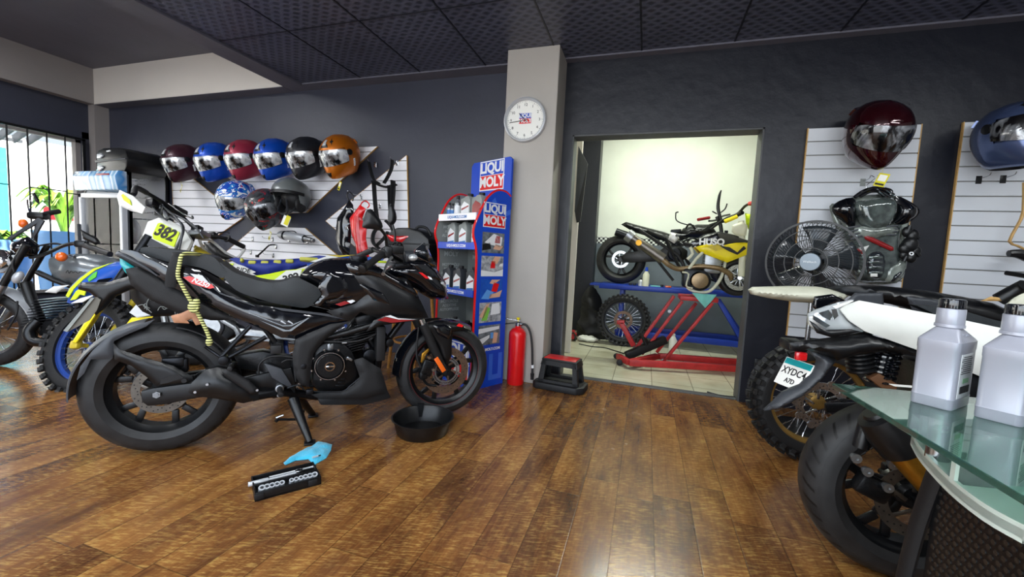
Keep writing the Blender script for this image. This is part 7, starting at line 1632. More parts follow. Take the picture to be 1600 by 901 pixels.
# ------------------------------------------------------------------ fan on a stand
fc = ony(1269, 409, 2.98); fdir = V((-.42, -.90, -.02)).normalized(); fb_ = basis(fdir)
t = thing('pedestal_fan', 'black pedestal fan with a grey hub in front of the slat board', 'fan', (fc.x, fc.y, 0)); o0 = V((fc.x, fc.y, 0)); c_ = fc-o0; Rf = .245
def fp(r, a, h): return c_+fb_ @ V((r*math.cos(a), r*math.sin(a), h))
def fprof(u): return .085*math.cos(u*PI/2)**.8 if u < 1 else 0  # dome height over radius fraction
bm = B()
for r in (Rf, Rf*.985, Rf*.80, Rf*.55, Rf*.34):
    lathe(bm, [(r-.0025, fprof(r/Rf)-.002), (r+.0025, fprof(r/Rf)-.002), (r+.0025, fprof(r/Rf)+.003), (r-.0025, fprof(r/Rf)+.003)], c_, fdir, 64, closed_prof=True)
for k in range(72):
    a = 2*PI*k/72; pts = [fp(Rf*u, a+.55*(1-u), fprof(u)) for u in (.28, .45, .62, .8, .92, 1.0)]; tube(bm, pts, .0016, 5, 2)
obj('front_guard', bm, M['black_satin'], t)
bm = B()
lathe(bm, [(Rf-.004, -.012), (Rf+.006, -.012), (Rf+.006, .004), (Rf-.004, .004)], c_, fdir, 64, closed_prof=True)
for k in range(60):
    a = 2*PI*k/60; tube(bm, [fp(Rf, a, -.01), fp(Rf*.9, a, -.06), fp(Rf*.5, a+.1, -.09), fp(Rf*.25, a+.2, -.09)], .0016, 5, 2)
obj('rear_guard', bm, M['black_satin'], t)
bm = B(); lathe(bm, [(0, .018), (.050, .016), (.053, .010), (.053, .0), (0, .0)], c_+fdir*.078, fdir, 40); hb_ = obj('hub_badge', bm, M['grey_plastic'] if False else mk('fan_grey', '#7f8a94', .4, metal=.3), t)
bm = B(); text_bm(bm, 'Welltech', .018, face_mat(c_+fdir*.0965, -fb_.col[0] if fb_.col[0].x < 0 else fb_.col[0], V((0, 0, 1))), .0003); obj('hub_lettering', bm, M['label_white'], hb_)
for k in range(5):
    bm = B(); a0 = 2*PI*k/5; pts = []; G = []
    for i in range(9):
        u = .2+.70*i/8; row = []
        for j in range(6):
            v = j/5; w = .55+.30*u; a = a0+(v-.5)*w+.25*u; row.append(bm.verts.new(fp(Rf*u, a, -.02+.05*(v-.5)*(1-.3*u))))
        G.append(row)
    for i in range(8):
        for j in range(5): bm.faces.new((G[i][j], G[i+1][j], G[i+1][j+1], G[i][j+1]))
    o = obj('blade', bm, M['dark_glass'] if False else mk('fan_blade', '#30363b', .25, coat=.5) if 'fan_blade' not in M else M['fan_blade'], t); md = o.modifiers.new('s', 'SOLIDIFY'); md.thickness = .003
bm = B(); cyl(bm, c_-fdir*.03, c_+fdir*.04, .05); obj('hub', bm, M['black_satin'], t)
bm = B(); cyl(bm, c_-fdir*.20, c_-fdir*.08, .055, .075, bev=.01); obj('motor_housing', bm, M['black_satin'], t)
bp_ = c_-fdir*.14
bm = B(); cyl(bm, V((bp_.x, bp_.y, .03)), bp_, .014); obj('pole', bm, M['steel'], t)
bm = B(); lathe(bm, [(0, .04), (.04, .04), (.18, .02), (.19, 0), (0, 0)], V((bp_.x, bp_.y, 0)), seg=40); obj('base', bm, M['black_satin'], t)
# ------------------------------------------------------------------ wrapped chest armour on a hanger
ya = 3.40; ac = ony(1365, 440, ya); t = thing('chest_armour', 'black and clear motocross chest armour in plastic on a hanger behind the fan', 'armour', (ac.x, ya, ac.z)); o0 = V((ac.x, ya, ac.z))
def A(pts, dy=0): return [((ony(a, b, ya+dy)-o0).x, (ony(a, b, ya+dy)-o0).z) for a, b in pts]
mk('clear_wrap', '#6f7a76', .08, coat=1, metal=.3, dark='#161b1e', vs=11, bump=.5, bs=14); mk('wrap_light', '#a9b2a9', .1, coat=1, metal=.2, dark='#2c3330', vs=9, bump=.5, bs=16); mk('wrap_dark', '#252b30', .08, coat=1, bump=.5, bs=14)
def ap(nm, pts, T_, m_, dy=0, E=.03, smooth=2):
    bm = B(); inflate(bm, A(pts, dy), T_, E, dy, None, None, .2, 'near', smooth=smooth); return obj(nm, bm, M[m_], t, 45)
ap('back_plate', [(1302, 322), (1340, 306), (1400, 306), (1418, 330), (1412, 380), (1414, 420), (1400, 442), (1340, 440), (1322, 400), (1316, 350)], .03, 'wrap_light', .05, .03)
ap('shoulder_pad', [(1299, 324), (1310, 314), (1330, 309), (1338, 322), (1336, 344), (1332, 358), (1314, 344), (1303, 336)], .07, 'black_gloss', 0, .05)
ap('shoulder_pad', [(1398, 307), (1416, 313), (1430, 322), (1435, 332), (1424, 344), (1408, 351), (1395, 348), (1398, 330)], .07, 'black_gloss', 0, .05)
ap('chest_plate', [(1336, 316), (1350, 313), (1385, 308), (1400, 314), (1400, 330), (1392, 350), (1382, 358), (1362, 360), (1344, 350), (1338, 334)], .05, 'clear_wrap', -.03, .03)
ap('side_plate', [(1318, 362), (1342, 352), (1362, 362), (1388, 358), (1408, 352), (1404, 376), (1406, 398), (1412, 420), (1398, 438), (1372, 440), (1340, 438), (1334, 410), (1328, 388)], .05, 'clear_wrap', 0, .03)
ap('collar_panel', [(1340, 352), (1362, 356), (1392, 352), (1404, 360), (1390, 368), (1356, 372), (1334, 364)], .02, 'wrap_light', -.05, .02)
bm = B()
for k in range(4):
    for q in (((1322+2*k, 356+6*k), (1344+k, 353+5*k)), ((1384, 354+4*k), (1404-k, 352+5*k))): bar(bm, *(V((A([p], -.06)[0][0], -.062, A([p], -.06)[0][1])) for p in q), .012, .008, .003, upv=(0, 1, 0))
obj('vent_rib', bm, M['grey_plastic'], t)
ap('red_stripe', [(1350, 370), (1354, 366), (1396, 386), (1396, 391), (1392, 392), (1352, 374)], .012, 'red_dark', -.055, .01, 0); ap('red_stripe', [(1337, 388), (1342, 387), (1351, 394), (1347, 397)], .01, 'red_dark', -.05, .01, 0); ap('white_flash', [(1340, 388), (1358, 383), (1351, 394), (1344, 391)], .01, 'white_gloss', -.052, .01, 0)
bm = B(); q = A([(1385, 378)], -.07)[0]; text_bm(bm, 'ALPINE', .022, face_mat(V((q[0], -.072, q[1])), V((1, 0, -.42)), V((0, 0, 1))), .0004); bm.free()
ap('belly_plate', [(1353, 400), (1360, 393), (1372, 392), (1381, 398), (1383, 415), (1378, 432), (1366, 436), (1354, 428), (1350, 414)], .035, 'wrap_dark', -.035, .02)
bm = B()
for k in range(4):
    a, b_ = A([(1357, 402+8*k)], -.07)[0], A([(1379, 402+8*k)], -.07)[0]; bar(bm, V((a[0], -.072, a[1])), V((b_[0], -.072, b_[1])), .018, .010, .004, upv=(0, 1, 0))
obj('belly_rib', bm, M['clear_wrap'], t)
ap('belly_tag', [(1360, 427), (1371, 427), (1371, 432), (1360, 432)], .004, 'paper_white', -.085, .004, 0)
for q in ((1339, 409), (1342, 425)): ap('side_vent', [(q[0]-4, q[1]-4), (q[0]+4, q[1]-5), (q[0]+4, q[1]+4), (q[0]-4, q[1]+4)], .012, 'wrap_light', -.045, .006, 1)
ap('waist_guard', [(1380, 422), (1395, 410), (1414, 402), (1416, 418), (1404, 436), (1384, 440)], .025, 'wrap_light', -.03, .02); ap('waist_pad', [(1390, 432), (1400, 424), (1410, 420), (1404, 434), (1392, 440)], .03, 'wrap_dark', -.035, .015)
ap('loose_wrap', [(1296, 322), (1304, 318), (1304, 334), (1312, 346), (1316, 362), (1306, 356), (1300, 340)], .02, 'wrap_light', .01, .01); ap('loose_wrap', [(1402, 352), (1420, 346), (1414, 366), (1408, 374)], .015, 'wrap_light', .01, .01)
bm = B()
for pts in ([(1332, 309), (1345, 300), (1362, 295), (1378, 297), (1392, 306)], [(1340, 308), (1356, 300), (1372, 300), (1386, 308)], [(1366, 296), (1374, 304), (1384, 309), (1388, 300), (1378, 296)]): tube(bm, [V((A([p])[0][0], -.03, A([p])[0][1])) for p in pts], .012, 10)
obj('hanger_loop', bm, M['black_gloss'], t)
bm = B()
for dx in (0, 10): tube(bm, [V((A([p])[0][0], .04, A([p])[0][1])) for p in ((1358+dx, 298), (1359+dx, 288), (1366+dx, 282), (1372+dx, 276), (1366+dx, 272))], .0022, 6)
obj('hanger_hook', bm, M['steel'], t)
q = ony(1424, 384, 3.34); g = thing('riding_gloves', 'black riding gloves hanging to the right of the wrapped chest armour', 'gloves', q); 
bm = B()
for (x, y, s) in ((1418, 362, .03), (1426, 368, .035), (1422, 382, .045), (1414, 388, .035), (1430, 392, .03), (1424, 402, .03), (1412, 398, .025)): ball(bm, ony(x, y, 3.34)-q, (s, s*.7, s*1.2), seg=14)
for (x0, y0, x1, y1) in ((1418, 362, 1422, 352), (1428, 368, 1436, 372), (1430, 392, 1437, 400), (1416, 400, 1412, 408)): tube(bm, [ony(x0, y0, 3.33)-q, ony(x1, y1, 3.33)-q], .011, 10, 0)
obj('glove_body', bm, M['black_satin'], g)
bm = B(); p = ony(1424, 396, 3.29)-q; lathe(bm, [(.006, -.003), (.012, -.003), (.012, .003), (.006, .003)], p, (0, 1, 0), 20, closed_prof=True); obj('cuff_logo', bm, M['label_white'], g)
# wooden hanger arm at the right edge
q = ony(1590, 340, 3.40); t = thing('wooden_hanger', 'thin pale wooden hanger arm hanging under the slate blue helmet at the right edge', 'hanger', q)
bm = B(); P = [ony(*k, 3.40)-q for k in ((1600, 285), (1599, 330), (1590, 352), (1577, 377), (1590, 384), (1606, 392))]; tube(bm, P, .011, 8, 2, flat=.6); obj('arm', bm, M['tan_wood'], t)
bm = B(); P = [ony(*k, 3.38)-q for k in ((1576, 396), (1590, 396), (1606, 400))]; tube(bm, P, [.020, .028, .035], 10, 2); obj('strap_end', bm, M['black_satin'], t)
# ------------------------------------------------------------------ glass counter
gt = thing('glass_counter', 'glass topped counter with a curved white tray at the right edge', 'counter', (1.0, .75, 0)); o0 = V((1.0, .75, 0))
m_, nt_, b_, tc_ = base_mat('green_edge_glass'); b_.inputs['Transmission Weight'].default_value = .92; b_.inputs['Base Color'].default_value = (*lin('#8fc4b2'), 1); b_.inputs['Roughness'].default_value = .02; b_.inputs['IOR'].default_value = 1.45; M['table_glass'] = m_
bm = B(); A0 = V((.474, 1.247)); poly = [(A0.x, A0.y), (.501, .719), (.52, .30), (1.7, .2), (1.7, 1.36), (.70, 1.268)]
prism(bm, [(x-1.0, y-.75) for x, y in poly], .75, .762, 'z', bev=.0015); obj('glass_top', bm, M['table_glass'], gt, flat=True)
mk('counter_white', '#cfd8d0', .3, coat=.3); mk('counter_grey', '#6f7673', .4)
def tw(px, py, z): p = onz(px, py, z); return (p.x-1.0, p.y-.75)
edge = [V((*tw(1424, 680, .66), 0)), V((*tw(1434, 698, .66), 0)), V((*tw(1450, 718, .66), 0)), V((*tw(1487, 755, .66), 0)), V((*tw(1540, 795, .66), 0)), V((*tw(1600, 828, .66), 0))]
E_ = [(p.x, p.y) for p in smooth_pts(edge, 4)]
bm = B(); prism(bm, E_+[(E_[-1][0]+.02, -.45), (.6, -.45), (.6, .47), (E_[0][0]+.2, .50)], .645, .660, 'z'); obj('tray', bm, M['counter_white'], gt, flat=True)
bm = B()
t_ = bmesh.new(); lo = [t_.verts.new((x, y, .638)) for x, y in E_]; hi = [t_.verts.new((x, y, .668)) for x, y in E_]; lo2 = [t_.verts.new((x+.008, y, .638)) for x, y in E_]; hi2 = [t_.verts.new((x+.008, y, .668)) for x, y in E_]
for i in range(len(E_)-1):
    t_.faces.new((lo[i], lo[i+1], hi[i+1], hi[i])); t_.faces.new((lo2[i+1], lo2[i], hi2[i], hi2[i+1])); t_.faces.new((hi[i], hi[i+1], hi2[i+1], hi2[i])); t_.faces.new((lo[i+1], lo[i], lo2[i], lo2[i+1]))
merge(bm, t_); obj('tray_edge', bm, M['counter_white'], gt)
d0 = tw(1487, 755, .66)
bm = B(); bar(bm, V((d0[0]+.003, d0[1], .705)), V((d0[0]+.35, d0[1]+.10, .705)), .088, .008, .001, upv=(0, 0, 1)); bm.free()
bm = B(); prism(bm, [(0, 0), (.34, .06), (.34, .068), (0, .008)], .66, .748, 'z'); bmesh.ops.translate(bm, vec=V((d0[0]+.004, d0[1], 0)), verts=bm.verts[:]); obj('divider', bm, M['counter_grey'], gt, flat=True)
bm = B(); prism(bm, [(0, 0), (.006, 0), (.006, .012), (0, .012)], .66, .75, 'z'); bmesh.ops.translate(bm, vec=V((d0[0], d0[1]-.004, 0)), verts=bm.verts[:]); obj('divider_edge', bm, M['counter_white'], gt, flat=True)
bm = B(); q = tw(1424, 660, .7); prism(bm, [(q[0]+.02, q[1]-.0), (.55, q[1]+.08), (.55, q[1]+.09), (q[0]+.02, q[1]+.01)], .66, .748, 'z'); obj('back_divider', bm, M['counter_grey'], gt, flat=True)
bm = B()
for (x, y) in ((.62, 1.1), (.70, .60)): cyl(bm, (x-1.0, y-.75, .6605), (x-1.0, y-.75, .7495), .020)
obj('glass_standoff', bm, M['steel'], gt)
# curved white leg at the corner
bm = B(); P = [(0, 0), (.07, .22), (.095, .45), (.05, .64), (.35, .64), (.45, .2), (.45, 0)]
prism(bm, [(a, b_) for a, b_ in P], -.02, .02, bev=.01); q = tw(1540, 901, .45); bmesh.ops.transform(bm, matrix=Matrix.Translation(V((q[0]-.03, q[1]-.02, 0))) @ Matrix.Rotation(math.radians(-25), 4, 'Z'), verts=bm.verts[:]); obj('curved_leg', bm, M['white_plastic'], gt)
bm = B(); cyl(bm, (.5, .1, 0), (.5, .1, .645), .12); obj('column', bm, M['counter_white'], gt)
# black mesh side panel below the tray
mt = thing('mesh_panel', 'black perforated mesh panel with a dark frame under the glass counter', 'panel', (.62, 1.02, 0), 0)
a = onz(1466, 750, .60); b_ = onz(1590, 838, .60); o1 = V((.62, 1.02, 0)); a.z = b_.z = 0; dv = (b_-a).normalized(); Lm = .34
Rm = Matrix((dv, V((0, 0, 1)).cross(dv)*1, V((0, 0, 1)))).transposed()
Mm = Matrix.Translation(a-o1) @ Rm.to_4x4()
bm = B(); t_ = bmesh.new(); box(t_, (Lm/2, 0, .32), (Lm, .006, .62)); merge(bm, t_, 0, Mm); obj('mesh_sheet', bm, M['black_satin'], mt, flat=True)
bm = B()
for i in range(21):
    for j in range(38):
        t_ = bmesh.new(); x = .015+i*.0165+(j % 2)*.00825; z = .03+j*.0152
        if x < Lm-.01: bmesh.ops.create_cone(t_, cap_ends=True, segments=8, radius1=.0052, radius2=.0052, depth=.0015); bmesh.ops.transform(t_, matrix=Matrix.Translation((x, -.0035 if True else 0, z)) @ Matrix.Rotation(PI/2, 4, 'X'), verts=t_.verts[:]); merge(bm, t_, 0, Mm)
        else: t_.free()
obj('perforation', bm, mk('hole_dark', '#252422', .3, coat=.4), mt)
bm = B(); pts = [Mm @ V((-.015, -.01, .0)), Mm @ V((-.045, -.012, .25)), Mm @ V((-.03, -.01, .45)), Mm @ V((.0, -.005, .62))]; tube(bm, pts, .022, 12, 5, flat=.6); obj('frame_post', bm, M['black_matte'], mt)
# ------------------------------------------------------------------ silver bottles on the counter
def jug(label, c0, cl, cr, z0):
    """c0 near corner, cl left corner, cr right corner (x,y)"""
    c0 = V((*c0, 0)); L1 = (V((*cl, 0))-c0); L2 = (V((*cr, 0))-c0); ux = L2.normalized(); a = math.atan2(ux.y, ux.x); W_ = L2.length; D_ = L1.length
    ctr = c0+L2*.5+Matrix.Rotation(a, 3, 'Z') @ V((0, D_/2, 0)); t = thing('oil_bottle', label, 'bottle', (ctr.x, ctr.y, z0), a, 'silver oil bottles on the glass counter')
    def rr(w, d, r, z, n=5):
        out = []
        for (sx, sy, a0) in ((1, 1, 0), (-1, 1, 90), (-1, -1, 180), (1, -1, 270)):
            for k in range(n+1):
                a_ = math.radians(a0+90*k/n); out.append(V((sx*(w-r)+r*math.cos(a_), sy*(d-r)+r*math.sin(a_), z)))
        return out
    w, d = W_/2, D_/2
    secs = [(w*.97, d*.97, .010, 0), (w, d, .012, .004), (w, d, .012, .020), (w*1.012, d*1.02, .012, .023), (w*.995, d*.995, .012, .026), (w, d, .012, .126), (w*1.012, d*1.02, .012, .128), (w*1.012, d*1.02, .012, .146), (w*.96, d*.96, .012, .150), (w*.30, d*.50, .014, .176), (.021, .021, .0205, .180), (.021, .021, .0205, .184)]
    bm = B(); R_ = [[bm.verts.new(p) for p in rr(*s)] for s in secs]; n = len(R_[0])
    for i in range(len(R_)-1):
        for k in range(n): bm.faces.new((R_[i][k], R_[i][(k+1) % n], R_[i+1][(k+1) % n], R_[i+1][k]))
    bm.faces.new(R_[0][::-1]); bm.faces.new(R_[-1]); obj('body', bm, M['bottle_silver'], t, 25)
    bm = B(); cyl(bm, (0, 0, .178), (0, 0, .215), .0235, seg=32, bev=.0015); cyl(bm, (0, 0, .174), (0, 0, .180), .025, seg=32); obj('neck_collar', bm, M['bottle_silver'], t)
    bm = B(); cyl(bm, (0, 0, .2155), (0, 0, .236), .0215, seg=32, bev=.002)
    for k in range(30):
        a_ = 2*PI*k/30; box(bm, (.0215*math.cos(a_), .0215*math.sin(a_), .225), (.0012, .0012, .018), rot=Matrix.Rotation(a_, 3, 'Z'))
    obj('cap', bm, M['black_gloss'], t)
    bm = B(); box(bm, (-.005, -d-.0008, .073), (W_*.62, .0012, .096), .0004); lb = obj('label', bm, M['jug_label'], t, flat=True)
    bm = B()
    for k in range(9): box(bm, (-.005-.004*(k % 3 == 2), -d-.0018, .115-k*.0045), (W_*(.5 if k % 3 else .42), .0006, .0014))
    for k in range(16): box(bm, (-.03+k*.0036, -d-.0018, .043), (.0006+.0012*((k*7) % 3 == 0), .0006, .016))
    obj('label_print', bm, M['ink_black'], lb, flat=True); bm = B(); box(bm, (-.002, -d-.0018, .062), (W_*.3, .0006, .010)); obj('label_print', bm, mk('label_green', '#7fae84', .5) if 'label_green' not in M else M['label_green'], lb, flat=True)
    bm = B(); text_bm(bm, 'ZF OIL' if False else '24SEIL', .014, face_mat(V((.0, -d*.78, .161)), V((1, 0, 0)), V((0, .75, .66))), .0004); obj('embossed_lettering', bm, M['bottle_silver'], t)
    return t
mk('bottle_silver', '#9fa1ac', .30, metal=.2, coat=.15, var=.03, vs=3); mk('jug_label', '#c6c9ca', .45)
GZ = .7625
c0 = onz(1486, 643, GZ); cl = onz(1431, 625, GZ); cr = onz(1528, 627, GZ)
ux = (cr-c0).normalized(); cr2 = c0+ux*.115
jug('silver oil bottle with a black cap, left of the two on the glass counter', c0.xy, cl.xy, cr2.xy, GZ)
c0 = onz(1597, 669, GZ); cl = onz(1526, 648, GZ); cr2 = c0+ux*.115
jug('silver oil bottle with a black cap, right of the two, cut by the edge', c0.xy, cl.xy, cr2.xy, GZ)
# paper on the counter corner
p = onz(1420, 602, GZ); bm = B(); box(bm, (0, 0, .0006), (.09, .02, .001), rot=Matrix.Rotation(.2, 3, 'Z')); o = obj('paper_strip', bm, M['paper_white'], flat=True); o.location = (p.x, p.y-.01, .762); tag(o, 'white paper strip on the back edge of the glass counter', 'paper')
# ------------------------------------------------------------------ back room seen through the doorway
# dark corner column, white door leaf
a, b_ = ony(911, 215, 5.95), ony(940, 215, 5.95)
bm = B(); wbox(bm, (a.x, 5.95, 0), (b_.x, YF, 3.1)); struct(obj('trim_7', bm, M['wall_dark'], flat=True))
bm = B(); a = ony(889, 300, 4.5).x; b_ = ony(906, 300, 4.5).x; wbox(bm, (a-.1, 4.5, 0), (b_, 4.54, 2.5), .004); struct(obj('door_1', bm, M['white_wall'], flat=True))
t = thing('folded_screen', 'grey folded sheet leaning beside the white door leaf in the back room', 'screen', ony(905, 290, 4.45))
q = ony(905, 290, 4.45); bm = B(); P = [ony(*k, 4.45)-q for k in ((904, 228), (918.5, 256), (912, 285), (902, 345), (898, 330))]; prism(bm, [(p.x, p.z) for p in P], -.015, .015, bev=.004); obj('sheet', bm, M['grey_plastic'], t)
bm = B(); P = [ony(*k, 4.43)-q for k in ((917, 262), (918, 258), (907, 346), (901, 348), (899, 335))]; prism(bm, [(p.x, p.z) for p in P], -.03, -.016); obj('edge', bm, M['black_satin'], t)
# work bench
Yb = 5.35
def wb(px, py, y=Yb): return ony(px, py, y)
t = thing('lift_table', 'blue steel lift table along the back wall carrying a black motorcycle', 'workbench', (.3, 5.55, 0)); o0 = V((.3, 5.55, 0))
zt = wb(1063, 451).z; x0 = wb(936, 445).x; x1 = wb(1172, 455).x+.25
bm = B(); wbox(bm, (x0-.3, Yb-5.55, zt-.06), (x1-.3, Yb+.55-5.55, zt), .006); obj('table_top', bm, M['blue_steel'], t)
bm = B(); prism(bm, [(x0-.42, Yb-5.52), (x0-.3, Yb-5.52), (x0-.3, Yb+.5-5.55), (x0-.42, Yb+.5-5.55)], zt-.03, zt-.01, 'z'); obj('ramp_flap', bm, M['blue_steel'], t)
for px in (972,):
    for y in (Yb+.06, Yb+.45): bm = B(); p = wb(px, 450); bar(bm, (p.x-.3, y-5.55, 0), (p.x-.3, y-5.55, zt-.05), .05, .05, .004); obj('leg', bm, M['blue_steel'], t)
for y in (Yb+.05, Yb+.48):
    bm = B(); a = wb(1122, 468, y); c_ = wb(1170, 550, y); bar(bm, a-o0, V((c_.x, y, .05))-o0, .05, .07, .004, upv=(0, 1, 0)); obj('diagonal_leg', bm, M['blue_steel'], t)
bm = B(); a = wb(1005, 530); bar(bm, V((a.x-.35, Yb+.05, .13))-o0, V((x1, Yb+.05, .13))-o0, .05, .07, .004); bar(bm, V((a.x-.35, Yb+.48, .13))-o0, V((x1, Yb+.48, .13))-o0, .05, .07, .004); obj('lower_rail', bm, M['blue_steel'], t)
# black naked bike on the bench
wc = ony(970, 405, Yb+.27); NF = Frame(V((wc.x, Yb+.27, zt+.001)), yaw(0)); T = NF.tr
nb = thing('motorcycle', 'stripped black motorcycle standing on the blue lift table in the back room', 'motorcycle', NF.o)
rR = wc.z-zt-.001
wheel(nb, NF, (0, 0, rR), rR, .14, rR*.68, 'cast', 'road', 'black_satin', (.11, -.06, 0), 3, .4, discmat='steel')
wheel(nb, NF, (1.36, 0, rR), rR, .11, rR*.70, 'cast', 'road', 'black_satin', (.14, -.06, 0), 5, .4, discmat='steel')
bm = B(); prism(bm, NF.P([(970, 402), (978, 394), (1020, 390), (1040, 396), (1036, 408), (990, 410), (974, 410)], -.1), -.11, -.08, bev=.006); prism(bm, NF.P([(970, 402), (978, 394), (1020, 390), (1040, 396), (1036, 408), (990, 410), (974, 410)], -.1), .08, .11, bev=.006); obj('swingarm', bm, M['black_satin'], nb)
solid(nb, 'tail_section', NF, [(970, 350), (978, 346), (1000, 352), (1038, 362), (1060, 370), (1056, 380), (1030, 374), (990, 362)], -.06, .08, 'black_satin', E=.04)
bm = B(); tube(bm, [T(962, 362, -.12), T(990, 372, -.12)], .05, 14, 0); obj('exhaust_silencer', bm, M['dark_metal'], nb)
moto_engine(nb, (.62, 0, rR+.12), 1.0, 'engine_black', -.1)
bm = B(); tube(bm, [T(1000, 362, 0), T(1060, 375, 0), T(1110, 352, 0), T(1132, 345, 0)], .02, 10, 2); tube(bm, [T(1060, 375, 0), T(1075, 410, 0), T(1120, 440, 0), T(1135, 360, 0)], .02, 10, 2); obj('frame', bm, M['dark_metal'], nb)
solid(nb, 'fuel_tank', NF, [(1058, 370), (1068, 356), (1090, 350), (1112, 350), (1120, 362), (1100, 372)], -.06, .10, 'black_satin', E=.05)
bm = B(); tube(bm, [T(1132, 400, .0), T(1126, 352, 0), T(1120, 338, 0)], .022, 10, 0); obj('fork', bm, M['black_satin'], nb)
bm = B(); tube(bm, [T(1108, 345, -.3), T(1118, 344, -.1), T(1128, 338, .1), T(1140, 335, .3)], .012, 10); obj('handlebar', bm, M['black_satin'], nb)
bm = B(); tube(bm, [T(1091, 343, -.42), T(1108, 340, -.3)], .018, 10, 0); obj('grip', bm, M['red_dark'], nb)
bm = B(); tube(bm, [T(1056, 332, -.2), T(1057, 344, -.2), T(1070, 350, -.15), T(1084, 352, -.1)], .007, 8); tube(bm, [T(1056, 332, -.2), T(1060, 331, -.2)], .008, 8, 0); obj('brake_lever', bm, M['dark_metal'], nb)
bm = B(); tube(bm, [T(1127, 345, .0), T(1122, 325, .0), T(1124, 306, 0), T(1127, 297, 0)], [.016, .02, .016, .006], 10); tube(bm, [T(1126, 332, .0), T(1133, 326, 0), T(1136, 318, 0)], .008, 8); tube(bm, [T(1120, 334, .0), T(1113, 330, 0)], .008, 8); obj('upright_bar', bm, M['black_satin'], nb)
# dirt bike on the red lift
YL = 4.72
LP = ony(1090, 462, YL); ztop = LP.z
t = thing('motorcycle_lift', 'red scissor motorcycle lift holding the yellow dirt bike on the tiled floor', 'lift', (LP.x, YL, 0)); o0 = V((LP.x, YL, 0))
def l(px, py, y): return ony(px, py, y)-o0
ya_, yb_ = YL-.16, YL+.18
bm = B(); a = l(1063, 463, ya_); c_ = l(1123, 467, ya_); wbox(bm, (a.x, ya_-YL, ztop-.045), (c_.x, yb_-YL, ztop), .006); obj('top_plate', bm, M['red_worn'] if 'red_worn' in M else mk('red_worn', '#b4282a', .45, var=.35, vs=10), t)
for (p, q, y, w_) in (((1053, 462), (985, 556), ya_, .07), ((1066, 470), (1003, 553), ya_+.02, .05), ((1088, 473), (1026, 550), yb_, .05), ((1113, 473), (1035, 566), ya_, .055)):
    bm = B(); bar(bm, l(*p, y), l(*q, y), .03, w_, .004, upv=(0, 1, 0)); obj('scissor_arm', bm, M['red_worn'], t)
bm = B(); yf = 4.25
q0 = onz(983, 566, .06)-o0; q1 = onz(1161, 576, .06)-o0; q2 = onz(1028, 556, .06)-o0; q3 = onz(1165, 566, .06)-o0
bar(bm, q0, q1+(q1-q0)*.1, .05, .06, .004); bar(bm, q2, q3+(q3-q2)*.1, .05, .06, .004); bar(bm, q0, q2, .06, .05, .004); bar(bm, q1, q3, .06, .05, .004); bar(bm, onz(966, 556, .06)-o0, q0, .05, .05, .004); obj('base_frame', bm, M['red_worn'], t)
bm = B(); bar(bm, ony(970, 503, 4.5)-o0, ony(990, 540, 4.5)-o0, .05, .06, .008, upv=(0, 1, 0)); bar(bm, ony(964, 503, 4.5)-o0, ony(976, 503, 4.5)-o0, .06, .04, .006); obj('pedal_arm', bm, M['red_worn'], t)
bm = B(); bar(bm, ony(978, 556, 4.45)-o0, ony(1040, 530, 4.6)-o0, .08, .08, .01); bar(bm, ony(1002, 520, 4.55)-o0, ony(1012, 540, 4.5)-o0, .05, .03, .004); obj('hydraulic_jack', bm, M['black_matte'], t)
for p in ((963, 556), (968, 566)):
    bm = B(); c_ = onz(p[0], p[1], .03)-o0; cyl(bm, c_-V((0, .012, 0)), c_+V((0, .012, 0)), .03, bev=.004); obj('caster', bm, M['black_matte'], t)
for p in ((1046, 486), (1002, 548), (1036, 563)):
    bm = B(); c_ = l(*p, ya_-.02); cyl(bm, c_, c_+V((0, .03, 0)), .018, seg=8); obj('pivot_bolt', bm, M['aluminium'], t)
RF = Frame(V((LP.x, YL, ztop+.002)), yaw(0)); T = RF.tr
rb = thing('dirt_bike', 'muddy yellow and white dirt bike without a rear wheel on the red lift', 'motorcycle', RF.o)
panel(rb, 'radiator_shroud', RF, [(1087, 386), (1100, 380), (1126, 380), (1150, 378), (1177, 380), (1171, 396), (1136, 410), (1120, 404), (1094, 394)], -.12, .03, 'yellow', E=.03, mirror=True)
panel(rb, 'shroud_graphic', RF, [(1080, 380), (1098, 372), (1120, 364), (1142, 367), (1176, 378), (1150, 379), (1124, 384), (1105, 381), (1088, 385)], -.14, .012, 'black_gloss', E=.01)
bm = B(); text_bm(bm, 'HUSQ', .085, face_mat(T(1112, 378, -.158), V((1, 0, .02)), V((0, 0, 1))), .001, bold=.004); obj('shroud_lettering', bm, M['white_gloss'], rb)
decal(rb, 'yellow_flash', RF, [(1106, 385), (1122, 381), (1136, 387), (1118, 392)], -.155, 'yellow_dirty', .004); decal(rb, 'black_flash', RF, [(1124, 384), (1140, 386), (1152, 394), (1162, 384), (1166, 388), (1152, 398), (1138, 392)], -.156, 'ink_black', .004)
solid(rb, 'seat', RF, [(1080, 379), (1100, 366), (1125, 361), (1148, 366), (1165, 372), (1130, 378), (1100, 380)], -.06, .07, 'black_satin', E=.04)
solid(rb, 'fuel_tank', RF, [(1086, 386), (1120, 380), (1126, 392), (1112, 402), (1094, 396)], -.06, .13, 'gold', E=.05)
bm = B(); tube(bm, [T(986, 370, -.15), T(1036, 405, -.14)], [.045, .062, .064, .058], 18, 4); sl = obj('exhaust_silencer', bm, M['disc_steel'], rb)
bm = B(); tube(bm, [T(980, 366, -.15), T(988, 372, -.15)], .066, 18, 0); obj('silencer_cap', bm, M['aluminium'], sl); bm = B(); cyl(bm, T(998, 379, -.215), T(998, 379, -.205), .03); obj('silencer_badge', bm, M['gold'], sl)
